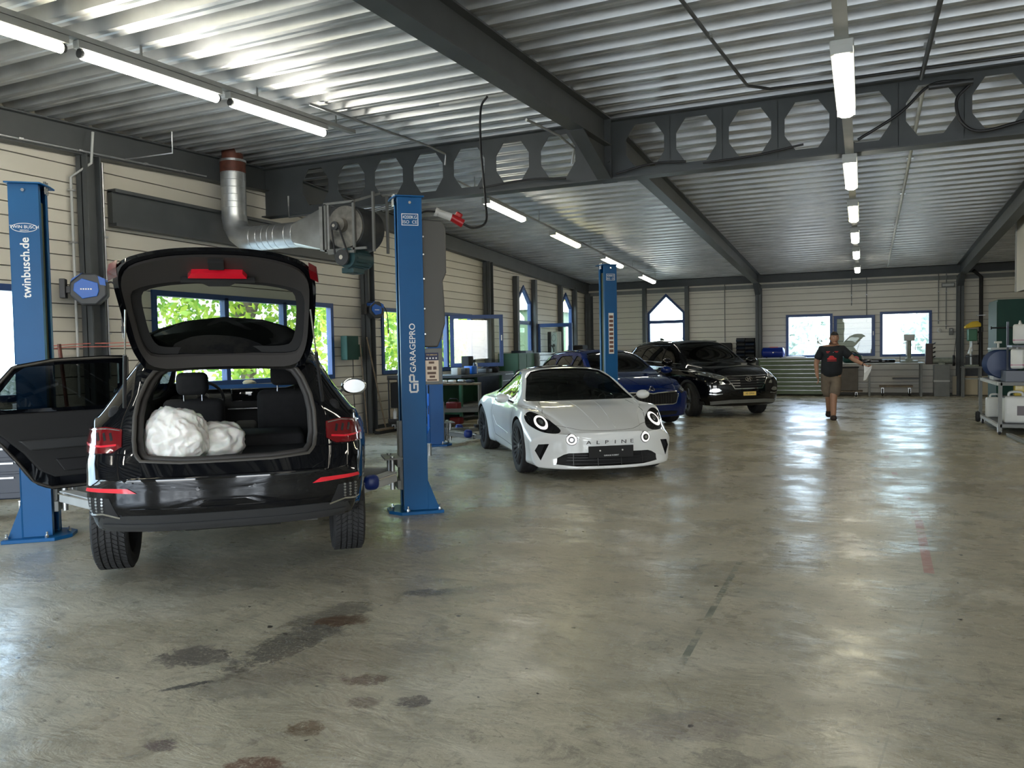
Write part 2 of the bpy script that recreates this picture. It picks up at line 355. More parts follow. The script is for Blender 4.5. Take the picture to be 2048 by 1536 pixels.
# dark backing behind the joints
def backing(root, b0, b1, holes, to3):
    mb = MB(); hs = sorted(holes); x = b0
    for h in hs:
        mb.prism([(x, 0), (h[0], 0), (h[0], 4.5), (x, 4.5)], .04, to3)
        if h[2] > 0: mb.prism([(h[0], 0), (h[1], 0), (h[1], h[2]), (h[0], h[2])], .04, to3)
        mid = (h[0] + h[1]) / 2
        if h[4] > h[3]:
            mb.prism([(h[0], h[3]), (mid, h[4]), (mid, 4.5), (h[0], 4.5)], .04, to3); mb.prism([(mid, h[4]), (h[1], h[3]), (h[1], 4.5), (mid, 4.5)], .04, to3)
        else: mb.prism([(h[0], h[3]), (h[1], h[3]), (h[1], 4.5), (h[0], 4.5)], .04, to3)
        x = h[1]
    mb.prism([(x, 0), (b1, 0), (b1, 4.5), (x, 4.5)], .04, to3)
    mb.build('backing', 'wallback', root)
backing(wl_, YB, YF + .1, WL, lambda a, b, c: (XL - .09 + c, a, b))
wf_ = thing('wall_far', None, None); tag(wf_, kind='structure')
WF = [(-6.34, -5.14, 0, 2.6, 3.2), (-2.11, -.81, 1.1, 2.39, 2.39), (.45, 1.77, 1.1, 2.39, 2.39)]
planks(wf_, [(-8.4, -6.45), (-6.45, -5.05), (-5.05, -2.85), (-2.85, 2.45), (2.45, 7.9)], WF, lambda a, b, c: (a, YF + .05 - c, b), 3.7)
backing(wf_, XL - .1, XR, WF, lambda a, b, c: (a, YF + .09 - c, b))
# right and back walls (out of view; they close the hall, with two open gates behind the camera)
wr = MB(); wr.box(XR, XR + .1, YB, YF + .2, 0, 4.5); o = wr.build('wall_right', 'wallp'); tag(o, kind='structure')
wb = MB()
for x0, x1, z0, z1 in ((XL - .1, -7.2, 0, 4.5), (-7.2, -3.4, 3.2, 4.5), (-3.4, -1.6, 0, 4.5), (-1.6, 2.2, 3.2, 4.5), (2.2, 4., 0, 4.5), (4., 7.2, 3.2, 4.5), (7.2, XR + .1, 0, 4.5)): wb.box(x0, x1, YB - .1, YB, z0, z1)
o = wb.build('wall_back', 'wallp'); tag(o, kind='structure')

# windows --------------------------------------------------------------
def sash_frame(mb, poly, w, d, to3, c0):  # polygon ring of width w
    n = len(poly); cx = sum(p[0] for p in poly) / n; cy = sum(p[1] for p in poly) / n
    inn = []
    for i in range(n):
        p0, p1, p2 = Vector(poly[i - 1]), Vector(poly[i]), Vector(poly[(i + 1) % n])
        d1 = (p1 - p0).normalized(); d2 = (p2 - p1).normalized(); n1 = Vector((-d1.y, d1.x)); n2 = Vector((-d2.y, d2.x))
        if n1.dot(Vector((cx, cy)) - p1) < 0: n1 = -n1; n2 = -n2
        bis = (n1 + n2); bis = bis / bis.length * (w / max(.3, bis.normalized().dot(n1))); inn.append(p1 + bis)
    for i in range(n):
        j = (i + 1) % n; mb.prism([tuple(poly[i]), tuple(poly[j]), tuple(inn[j]), tuple(inn[i])], d, to3, c0)
    return [tuple(p) for p in inn]
def window(name, h, to3, w=.075, mull=(), transom=None, fmat='blueframe', dep=.1, panes=True):
    a0, a1, z0, zs, za = h; r = thing(name, None, None); tag(r, kind='structure')
    poly = [(a0, z0), (a1, z0), (a1, zs)] + ([((a0 + a1) / 2, za)] if za > zs else []) + [(a0, zs)]
    mb = MB(); inn = sash_frame(mb, poly, w, dep, to3, -.03)
    for mx in mull: mb.prism([(mx - .04, z0 + w), (mx + .04, z0 + w), (mx + .04, zs - w * .5), (mx - .04, zs - w * .5)], dep, to3, -.03)
    if transom: mb.prism([(a0 + w, transom - .05), (a1 - w, transom - .05), (a1 - w, transom + .05), (a0 + w, transom + .05)], dep, to3, -.03)
    mb.build('window_frame', fmat, r, bevel=.004)
    if panes:
        xs = [a0 + w] + list(mull) + [a1 - w]
        if za > zs:
            g = MB(); g.prism(inn, .006, to3, .0); g.build('pane', 'paneglass', r)
        else:
            for p, q in zip(xs[:-1], xs[1:]):
                if panes is not True and not panes((p + q) / 2): continue
                g = MB(); g.prism([(p, z0 + w), (q, z0 + w), (q, zs - w), (p, zs - w)], .006, to3, .0); g.build('pane', 'paneglass', r)
    return r
tL = lambda a, b, c: (XL + .0 - .04 + c, a, b)
tF = lambda a, b, c: (a, YF + .04 - c, b)
window('window_1', WL[0], tL, mull=(3.5,)); window('window_2', WL[1], tL, mull=(8.7, 9.95))
window('window_3', WL[2], tL, mull=(15.3,), panes=lambda a: a < 15.3); window('window_7', WL[5], tL, mull=(-1.7,))
window('window_4', WL[3], tL, transom=2.22); window('window_5', WL[4], tL, transom=2.22)
window('window_6', WF[0], tF, transom=2.3, fmat='blueframe')
window('window_8', WF[1], tF, panes=False); window('window_9', WF[2], tF)
# opened window leaves
def leaf(hinge, ang, w, z0, z1, label):
    r = thing('window_sash', label, 'window', (*hinge, z0), ang); hh = z1 - z0; t3 = lambda a, b, c: (a, c, b)
    mb = MB(); inn = sash_frame(mb, [(0, 0), (w, 0), (w, hh), (0, hh)], .085, .06, t3, 0); mb.build('sash_frame', 'blueframe', r, bevel=.004)
    g = MB(); g.prism(inn, .006, t3, .03); g.build('pane', 'paneglass', r)
    h = MB(); h.box(w - .05, w - .03, -.04, 0, hh * .5, hh * .5 + .12); h.build('handle', 'white', r)
leaf((XL + .07, 15.32), math.radians(30), 1.18, 1.12, 2.27, 'open blue framed window leaf swung inward at the left wall window with leaves behind')
leaf((-.78, YF - .06), math.radians(-4), 1.1, 1.13, 2.31, 'open blue framed window leaf folded flat against the far wall behind the walking man')
# open glazed door leaf of the pointed opening
r = thing('door_leaf', 'blue framed glass door leaf standing open beside the pointed window', 'door', (XL + .1, 20.3, 0), math.radians(4)); t3 = lambda a, b, c: (a, c, b)
mb = MB(); inn = sash_frame(mb, [(0, .02), (1.02, .02), (1.02, 2.2), (0, 2.2)], .1, .06, t3, 0); mb.prism([(.1, .9), (.92, .9), (.92, 1.0), (.1, 1.0)], .06, t3); mb.build('door_frame', 'blueframe', r, bevel=.004)
g = MB(); g.prism(inn, .006, t3, .03); g.build('pane', 'paneglass', r)
g = MB(); g.cyl((.97, -.05, 1.05), (.97, 0, 1.05), .012); g.beam((.97, -.05, 1.05), (.85, -.05, 1.05), .02, .02); g.build('handle', 'alu', r)

# steel structure ---------------------------------------------------------
def ibeam(mb, a, b, h, w, tf=.018, tw=.012):   # a,b top centre points
    a = Vector(a); b = Vector(b); d = (b - a).normalized(); s_ = d.cross(Vector((0, 0, 1))).normalized(); u = s_.cross(d)
    def bar(off0, off1, hw):
        vs = [p + s_ * sx * hw + u * o_ for p in (a, b) for sx, o_ in ((-1, off0), (1, off0), (1, off1), (-1, off1))]
        mb.add(vs, [(0, 1, 2, 3), (7, 6, 5, 4), (0, 4, 5, 1), (1, 5, 6, 2), (2, 6, 7, 3), (3, 7, 4, 0)])
    bar(-tf, 0, w / 2); bar(-h, -h + tf, w / 2); bar(-h + tf, -tf, tw / 2)
def zt(y): return zdeck(y) - .005
def hcol(x, y, ztop, name='column', w=.2, d=.2, ax='x'):
    mb = MB()
    if ax == 'x':
        mb.box(x - w / 2, x - w / 2 + .018, y - d / 2, y + d / 2, 0, ztop); mb.box(x + w / 2 - .018, x + w / 2, y - d / 2, y + d / 2, 0, ztop); mb.box(x - w / 2, x + w / 2, y - .007, y + .007, 0, ztop)
    else:
        mb.box(x - w / 2, x + w / 2, y - d / 2, y - d / 2 + .018, 0, ztop); mb.box(x - w / 2, x + w / 2, y + d / 2 - .018, y + d / 2, 0, ztop); mb.box(x - .007, x + .007, y - d / 2, y + d / 2, 0, ztop)
    mb.box(x - w / 2 - .03, x + w / 2 + .03, y - d / 2 - .03, y + d / 2 + .03, 0, .02)
    return mb
i = 0
for y, lab in zip(COLY[1:], ['', 'dark steel column on the left wall carrying the blue hose reel', 'dark steel column on the left wall behind the leaning broom', 'dark steel column on the left wall past the open window leaf', 'dark steel corner column where left and far walls meet']):
    mb = hcol(XL + .13, y, zdeck(y) - .34, ax='y', w=.18, d=.19 if y < 20 else .3)
    o = mb.build('column', 'steel', bevel=0); i += 1
    tag(o, lab or 'dark steel column on the left wall beside the nearest window', 'column')
for x, lab in ((-2.88, 'dark steel column on the far wall left of the olive drawer cabinet'), (2.45, 'dark steel column on the far wall beside the pillar drill')):
    mb = hcol(x, YF - .12, 3.3, ax='y', w=.17, d=.24); o = mb.build('column', 'steel'); tag(o, lab, 'column')
# slim posts framing pointed windows
for x, y, lab in ((XL + .08, 18.98, 'slim dark post left of the first pointed window, left wall'), (XL + .08, 20.24, 'slim dark post right of the first pointed window, left wall'), (XL + .08, 22.3, 'slim dark post left of the second pointed window, left wall'), (XL + .08, 23.58, 'slim dark post right of the second pointed window, left wall'),
             (-6.42, YF - .08, 'slim dark post left of the pointed window on the far wall'), (-5.06, YF - .08, 'slim dark post right of the pointed window on the far wall')):
    mb = MB(); mb.box(x - .06, x + .06, y - .07, y + .07, 0, 3.42); o = mb.build('wall_post', 'steel', bevel=.004); tag(o, lab, 'post')
# beams along Y
def ybeam(x, y0, y1, h, w, lab, zo=0):
    mb = MB()
    if y0 < YR < y1: ibeam(mb, (x, y0, zt(y0) - zo), (x, YR, zt(YR) - zo), h, w); ibeam(mb, (x, YR, zt(YR) - zo), (x, y1, zt(y1) - zo), h, w)
    else: ibeam(mb, (x, y0, zt(y0) - zo), (x, y1, zt(y1) - zo), h, w)
    o = mb.build('roof_beam', 'steel'); tag(o, lab, 'beam'); return o
b1 = ybeam(-2.9, YB, YR - .12, .34, .18, 'dark steel roof beam running overhead from the camera to the pierced beam')
ybeam(-2.9, YR + .12, YF - .1, .31, .17, 'dark steel roof beam running from the pierced beam to the far wall, above the parked cars')
ybeam(2.45, YR + .1, YF - .1, .34, .18, 'dark steel roof beam at right running down to the pillar drill column')
ybeam(XL + .1, YB, YF - .1, .34, .16, 'dark steel eaves beam along the top of the left wall')
mb = MB(); ibeam(mb, (XL, YF - .1, zt(YF)), (XR, YF - .1, zt(YF)), .22, .14); o = mb.build('roof_beam', 'steel'); tag(o, 'dark steel beam along the top of the far wall', 'beam')
mb = MB(); mb.box(XL, XR, YF - .02, YF - .0, 3.22, 3.34); o = mb.build('trim_1', 'midgrey'); tag(o, kind='structure')
# knee pieces at far columns
for x in (-2.9, 2.45):
    mb = MB(); mb.prism([(YF - .2, 3.3), (YF - .2, 3.0), (YF - .75, 3.33)], .15, lambda a, b, c: (x - .075 + c, a, b)); o = mb.build('knee_brace', 'steel')
    tag(o, 'dark steel knee under the roof beam at the column ' + ('left of the drawer cabinet' if x < 0 else 'by the pillar drill'), 'brace')
# pierced ridge beam (castellated)
HB, HT = 3.54, 4.27
def castellated(x0, x1, holes, lab):
    mb = MB(); t3 = lambda a, b, c: (a, YR - .006 + c, b)
    z0, z1 = HB + .015, HT - .015; hz0, hz1 = HB + .12, HT - .08; hm0, hm1 = hz0 + .17, hz1 - .17
    R = .235
    xs = x0
    for hx in holes:
        lo, hi = hx - .31, hx + .31
        if lo > xs: mb.prism([(xs, z0), (lo, z0), (lo, z1), (xs, z1)], .012, t3)
        oct_ = [(hx - .12, hz0), (hx + .12, hz0), (hx + R, hm0), (hx + R, hm1), (hx + .12, hz1), (hx - .12, hz1), (hx - R, hm1), (hx - R, hm0)]
        lo = max(lo, x0); hi = min(hi, x1)
        mb.prism([(lo, z0), (hi, z0), oct_[1], oct_[0]], .012, t3); mb.prism([oct_[5], oct_[4], (hi, z1), (lo, z1)], .012, t3)
        mb.prism([(hi, z0), (hi, z1), oct_[4], oct_[3], oct_[2], oct_[1]], .012, t3); mb.prism([(lo, z1), (lo, z0), oct_[0], oct_[7], oct_[6], oct_[5]], .012, t3)
        xs = hi
    if xs < x1: mb.prism([(xs, z0), (x1, z0), (x1, z1), (xs, z1)], .012, t3)
    mb.box(x0, x1, YR - .1, YR + .1, HB, HB + .018); mb.box(x0, x1, YR - .1, YR + .1, HT - .018, HT)
    o = mb.build('pierced_beam', 'steel'); tag(o, lab, 'beam')
castellated(XL + .1, -2.9, [-3.55 - .635 * k for k in range(7)][::-1], 'dark steel beam with octagonal holes, half toward the left wall')
castellated(-2.9, XR, [-2.42 + .615 * k for k in range(16)], 'dark steel beam with octagonal holes, half toward the right')
# splice plate and knee gussets where the beams meet
mb = MB(); mb.box(-2.99, -2.81, YR - .13, YR - .11, HB, HT); mb.box(-2.99, -2.81, YR + .11, YR + .13, HB, HT)
o = mb.build('splice_plate', 'steel'); tag(o, 'bolted steel end plates joining the roof beams at the pierced beam', 'plate')
for z in (3.6, 3.75, 3.95, 4.2):
    for dx in (-.06, .06): b_ = MB(); b_.cyl((-2.9 + dx, YR - .15, z), (-2.9 + dx, YR - .13, z), .016, n=6); q = b_.build('bolt', 'steel', o)
for sgn, lab in ((-1, 'triangular steel gusset under the near roof beam'), (1, 'triangular steel gusset under the far roof beam')):
    y0 = YR + sgn * .13; y1 = YR + sgn * 1.15; zb0 = zdeck(y0) - .34; zb1 = zdeck(y1) - .34
    mb = MB(); mb.prism([(y0, zb0), (y0, HB + .01), (y1, zb1)], .012, lambda a, b, c: (-2.906 + c, a, b))
    d_ = Vector((0, y1 - y0, zb1 - HB)); mb.beam((-2.9, y0, HB + .01), (-2.9, y1, zb1 - .01), .17, .016)
    o = mb.build('gusset', 'steel'); tag(o, lab, 'gusset')
# near far-left dark duct-like box beam on the left wall between col 1 and ridge
mb = MB(); mb.box(XL + .02, XL + .1, 6.8, 11.9, 3.08, 3.48); mb.box(XL + .02, XL + .16, 6.8, 11.9, 3.05, 3.09); mb.box(XL + .02, XL + .16, 6.8, 11.9, 3.46, 3.5)
o = mb.build('wall_rail', 'steel'); tag(o, 'wide dark steel channel fixed across the left wall behind the silver duct', 'rail')
# dark plinth line at foot of walls
mb = MB(); mb.box(XL, XL + .015, YB, YF, 0, .1); o = mb.build('baseboard_left', 'steel'); tag(o, kind='structure')
mb = MB(); mb.box(XL, XR, YF - .015, YF, 0, .07); o = mb.build('baseboard_far', 'wallback'); tag(o, kind='structure')

# lamps -----------------------------------------------------------------------
def tube_lamp(x, y0, y1, z0, z1, warm, lab, cover):
    L = math.hypot(y1 - y0, z1 - z0); r = thing('fluorescent_lamp', lab, 'lamp', (x, y0, z0), group='ceiling strip lamps'); r.rotation_euler = (math.atan2(z1 - z0, y1 - y0), 0, 0)
    mb = MB()
    if cover:
        mb.box(-.075, .075, 0, L, -.01, .035); mb.build('lamp_housing', 'lgrey', r, bevel=.008)
        c = MB(); c.prism([(-.065, 0), (.065, 0), (.055, -.055), (.03, -.07), (-.03, -.07), (-.055, -.055)], L - .06, lambda a, b, q: (a, q + .03, b - .008)); c.build('diffuser', 'lampcoverw' if warm else 'lampcover', r, bevel=.008)
        
        for q0 in (0, L - .035): e = MB(); e.box(-.07, .07, q0, q0 + .035, -.06, -.005); e.build('end_cap', 'lgrey', r)
    else:
        mb.box(-.035, .035, 0, L, 0, .06); mb.build('lamp_housing', 'lgrey', r, bevel=.004)
        c = MB(); c.cyl((0, .05, -.04), (0, L - .05, -.04), .038, n=14); c.build('tube', 'tubewarm' if warm else 'tube', r, smooth=40)
        
        for q0 in (.02, L - .055): e = MB(); e.cyl((0, q0, -.035), (0, q0 + .035, -.035), .034, n=10); e.box(-.015, .015, q0, q0 + .03, -.03, .01); e.build('lamp_holder', 'dgrey', r)
    return r
def zl(y): return zdeck(y) - .20
labs = ['nearest bare tube lamp at the left edge, cut by the frame', 'middle bare tube lamp over the open black car', 'last bare tube lamp before the pierced beam']
for (a, b_), lab in zip(((2.72, 4.22), (4.30, 5.80), (5.90, 7.42)), labs):
    tube_lamp(-5.58, a, b_, zl(a), zl(b_), a < 3, lab, False)
mb = MB(); mb.beam((-5.58, .5, zl(.5) + .085), (-5.58, 7.95, zl(7.95) + .085), .07, .04); 
for y in (1.5, 3.6, 4.9, 6.3, 7.6): mb.box(-5.585, -5.575, y, y + .02, zl(y) + .1, zdeck(y) + .01)
o = mb.build('lamp_rail', 'lgrey'); tag(o, 'grey carrier rail of the bare tube lamps at left', 'rail')
labs = ['first covered lamp of the far left row, right behind the pierced beam', 'second covered lamp of the far left row, yellowish', 'third covered lamp of the far left row, just above the far blue lift post', 'last covered lamp of the far left row near the far wall']
def zc(y): return zdeck(y) - .28
for (a, b_), wm, lab in zip(((11.6, 13.15), (14.6, 16.15), (17.9, 19.45), (21.3, 22.85)), (0, 1, 0, 0), labs): tube_lamp(-5.6, a, b_, zc(a), zc(b_), wm, lab, True)
mb = MB(); mb.beam((-5.6, 10.6, zc(10.6) + .07), (-5.6, 23.2, zc(23.2) + .07), .04, .03)
for y in (11.2, 13.9, 17., 20.5, 23.): mb.box(-5.605, -5.595, y, y + .02, zc(y) + .06, zdeck(y))
o = mb.build('lamp_rail', 'lgrey'); tag(o, 'thin grey carrier rail of the covered lamps over the parked cars', 'rail')
labs = ['nearest covered lamp of the right row, large and bright in front of the pierced beam', 'second covered lamp of the right row, under the pierced beam', 'third covered lamp of the right row, yellowish', 'fourth covered lamp of the right row', 'fifth covered lamp of the right row', 'last covered lamp of the right row near the far wall', ]
for (a, b_), wm, lab in zip(((5.75, 7.35), (9.18, 10.75), (12.05, 13.6), (14.9, 16.4), (17.9, 19.4), (21.6, 23.1)), (0, 0, 1, 0, 0, 0), labs): tube_lamp(-.13, a, b_, 3.45, 3.45, wm, lab, True)
mb = MB(); mb.beam((-.13, .0, 3.5), (-.13, 23.8, 3.5), .085, .03)
for y in (1, 4.5, 8.2, 11.5, 14.2, 17.2, 20.8, 23.5): mb.box(-.135, -.125, y, y + .02, 3.5, zdeck(y))
o = mb.build('lamp_rail', 'lgrey'); tag(o, 'grey carrier rail of the right lamp row', 'rail')
# same fittings further back over the camera
for a in (-3.6, .6): tube_lamp(-5.58, a, a + 1.5, zl(a), zl(a + 1.5), 0, 'bare tube lamp left of the viewpoint, ' + ('farther back' if a < 0 else 'nearer'), False)
for a in (-3.2, .8): tube_lamp(-.13, a, a + 1.6, 3.45, 3.45, 0, 'covered lamp over the viewpoint, ' + ('farther back' if a < 0 else 'nearer'), True)
for a, w_ in ((-3., 'rearmost'), (2., 'beside the viewpoint'), (7., 'before the pierced beam'), (13., 'past the pierced beam'), (19., 'farthest')): tube_lamp(5.2, a, a + 1.6, 3.45, 3.45, 0, 'covered lamp in the bay right of the frame, ' + w_, True)
# ------------------------------------------------------------------ outside
def leafmat(name, c1, c2):
    mt = bpy.data.materials.new(name); mt.use_nodes = True; n = mt.node_tree.nodes; l = mt.node_tree.links
    b = n['Principled BSDF']; out = [x for x in n if x.type == 'OUTPUT_MATERIAL'][0]
    tc = n.new('ShaderNodeTexCoord'); nz = n.new('ShaderNodeTexNoise'); nz.inputs['Scale'].default_value = 1.6; nz.inputs['Detail'].default_value = 5; l.new(tc.outputs['Object'], nz.inputs[0])
    mr = n.new('ShaderNodeMapRange'); mr.inputs[1].default_value = .38; mr.inputs[2].default_value = .62; l.new(nz.outputs[0], mr.inputs[0])
    mx = n.new('ShaderNodeMix'); mx.data_type = 'RGBA'; mx.inputs[6].default_value = (*c1, 1); mx.inputs[7].default_value = (*c2, 1); l.new(mr.outputs[0], mx.inputs[0])
    l.new(mx.outputs[2], b.inputs['Base Color']); b.inputs['Roughness'].default_value = .55
    t = n.new('ShaderNodeBsdfTranslucent'); l.new(mx.outputs[2], t.inputs[0]); ms = n.new('ShaderNodeMixShader'); ms.inputs[0].default_value = .5
    l.new(b.outputs[0], ms.inputs[1]); l.new(t.outputs[0], ms.inputs[2]); l.new(ms.outputs[0], out.inputs[0]); return mt
M['leaf'] = leafmat('sunlit_leaves', (.10, .24, .03), (.45, .52, .07))
M['leafpale'] = leafmat('haze_tinted_leaves', (.38, .46, .42), (.55, .60, .55))  # distance haze is mixed into this leaf colour
M['leafgold'] = leafmat('golden_leaves', (.60, .48, .06), (.75, .62, .12))
M['bark'] = mat('bark', (.09, .07, .05), .9, 0, .3, 10)
M['ground'] = mat('outside_ground', (.36, .36, .33), .9, 0, .2, .5)
mb = MB(); mb.box(-70, 70, -60, 110, -.4, -.16); o = mb.build('ground', 'ground'); tag(o, kind='structure')
def foliage(c, r, n, ls, seed, hollow=.55):
    q = random.Random(seed); mb = MB()
    for i in range(n):
        d = Vector((q.gauss(0, 1), q.gauss(0, 1), q.gauss(0, 1))).normalized(); k = hollow + (1 - hollow) * q.random() ** .6
        k *= .82 + .3 * noise.noise(d * 2.3 + Vector((seed, 0, 0)))
        p = Vector((c[0] + d.x * r[0] * k, c[1] + d.y * r[1] * k, c[2] + d.z * r[2] * k))
        if p.z < -.1: continue
        u = Vector((q.gauss(0, 1), q.gauss(0, 1), q.gauss(0, 1))).normalized(); w = u.cross(Vector((q.gauss(0, 1), q.gauss(0, 1), q.gauss(0, 1)))).normalized(); s_ = ls * q.uniform(.6, 1.3)
        mb.add([p - u * s_, p + w * s_ * .45 - u * .1 * s_, p + u * s_, p - w * s_ * .45 - u * .1 * s_], [(0, 1, 2, 3)])
    return mb
def tree(x, y, h, r, n, ls, m, lab, seed, low=False, cat='tree', group='trees and shrubs outside the windows'):
    t = thing('tree' if cat == 'tree' else 'shrub', lab, cat, (x, y, -.16), group=group)
    o = foliage((0, 0, h * (.5 if low else .62)), (r, r, h * (.52 if low else .42)), n, ls, seed).build('foliage', m, t); o['kind'] = 'stuff'
    b = MB(); b.tube([(0, 0, 0), (.05, .03, h * .35), (-.03, .02, h * .6)], [.16 * h / 5, .12 * h / 5, .05 * h / 5], 8)
    for k in range(4): a = k * 1.7; b.tube([(0, 0, h * .33), (math.cos(a) * r * .35, math.sin(a) * r * .35, h * .6)], [.07 * h / 5, .02], 5)
    b.build('trunk', 'bark', t, smooth=60)
tree(-13.2, 14.3, 6.5, 2.6, 5200, .12, 'leaf', 'leafy tree outside, seen through the raised tailgate glass', 1, True)
tree(-13.0, 19.1, 6.5, 2.1, 4200, .12, 'leaf', 'yellow green tree close outside the window left of the open leaf', 2, True)
tree(-13.2, 23.6, 6.5, 2.1, 4200, .13, 'leaf', 'yellow green tree outside, seen through the open window leaf', 3, True)
tree(-17.5, 29., 6.5, 2.4, 2600, .13, 'leaf', 'green tree outside the first pointed window', 4, True)
tree(-12.4, 33., 5.5, 2.2, 2200, .13, 'leafgold', 'golden leaved tree outside the second pointed window', 5, True)
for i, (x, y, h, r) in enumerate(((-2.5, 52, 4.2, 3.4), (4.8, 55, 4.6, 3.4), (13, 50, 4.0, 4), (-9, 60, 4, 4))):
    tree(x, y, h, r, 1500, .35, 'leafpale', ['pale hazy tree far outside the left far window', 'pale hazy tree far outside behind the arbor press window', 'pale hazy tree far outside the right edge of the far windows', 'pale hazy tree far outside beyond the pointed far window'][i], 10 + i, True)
# low clipped hedge beyond the nearest window
h_ = thing('hedge', 'clipped green hedge outside below the nearest window', 'hedge', (-16., 4.5, -.16))
q = random.Random(3); mb = MB()
for i in range(9000):
    p = Vector((q.uniform(-.7, .7), q.uniform(-7, 6), 1.45 * q.random() ** .5)); u = Vector((q.gauss(0, 1), q.gauss(0, 1), q.gauss(0, 1))).normalized(); w = u.cross(Vector((0.3, q.gauss(0, 1), q.gauss(0, 1)))).normalized(); s_ = .07
    mb.add([p - u * s_, p + w * s_ * .5, p + u * s_, p - w * s_ * .5], [(0, 1, 2, 3)])
o = mb.build('foliage', 'leafpale', h_); o['kind'] = 'stuff'
# pale green outbuilding beside the pointed windows
ob = thing('outbuilding', 'pale green metal shed outside the pointed windows', 'shed', (-11.2, 26.2, -.16)); M['palegreen'] = mat('pale_green_sheet', (.10, .15, .085), .6)
mb = MB(); mb.box(-1., 1.2, -1.6, 2.5, 0, 3.0); mb.build('wall', 'palegreen', ob); mb = MB(); mb.prism([(-1.1, 3.0), (1.3, 3.0), (.1, 3.9)], 4.3, lambda a, b, c: (a, -1.7 + c, b)); mb.build('roof', 'lgrey', ob)
# daylight portals (guide sampling through the real openings; give off nothing themselves)
def portal(c, n, sx, sy):
    ld = bpy.data.lights.new('portal', 'AREA'); ld.shape = 'RECTANGLE'; ld.size = sx; ld.size_y = sy; ld.cycles.is_portal = True
    o = bpy.data.objects.new('portal', ld); COL.objects.link(o); o.location = c; o.rotation_euler = Vector(n).to_track_quat('-Z', 'Z').to_euler()
for x0, x1 in ((-7.2, -3.4), (-1.6, 2.2), (4., 7.2)): portal(((x0 + x1) / 2, YB - .2, 1.6), (0, 1, 0), x1 - x0, 3.2)
for h in WL[:3] + WL[5:]: portal((XL - .15, (h[0] + h[1]) / 2, (h[2] + h[3]) / 2), (1, 0, 0), h[1] - h[0], h[3] - h[2])
for h in WF: portal(((h[0] + h[1]) / 2, YF + .15, (h[2] + h[4]) / 2), (0, -1, 0), h[1] - h[0], h[4] - h[2])
# ------------------------------------------------------------------ car toolkit
def pch(tab, x):
    if x <= tab[0][0]: return tab[0][1]
    if x >= tab[-1][0]: return tab[-1][1]
    n = len(tab); h = [tab[i + 1][0] - tab[i][0] for i in range(n - 1)]; d = [(tab[i + 1][1] - tab[i][1]) / h[i] for i in range(n - 1)]
    m_ = [d[0]] + [0 if d[i - 1] * d[i] <= 0 else 2 * d[i - 1] * d[i] / (d[i - 1] + d[i]) for i in range(1, n - 1)] + [d[-1]]
    for i in range(n - 1):
        if x <= tab[i + 1][0]:
            t = (x - tab[i][0]) / h[i]; a, b = tab[i][1], tab[i + 1][1]
            return (2 * t ** 3 - 3 * t * t + 1) * a + (t ** 3 - 2 * t * t + t) * h[i] * m_[i] + (-2 * t ** 3 + 3 * t * t) * b + (t ** 3 - t * t) * h[i] * m_[i + 1]
def chaikin(p, k=3):
    for _ in range(k):
        q = [p[0]]
        for a, b in zip(p[:-1], p[1:]): q += [(a[0] * .75 + b[0] * .25, a[1] * .75 + b[1] * .25), (a[0] * .25 + b[0] * .75, a[1] * .25 + b[1] * .75)]
        p = q + [p[-1]]
    return p
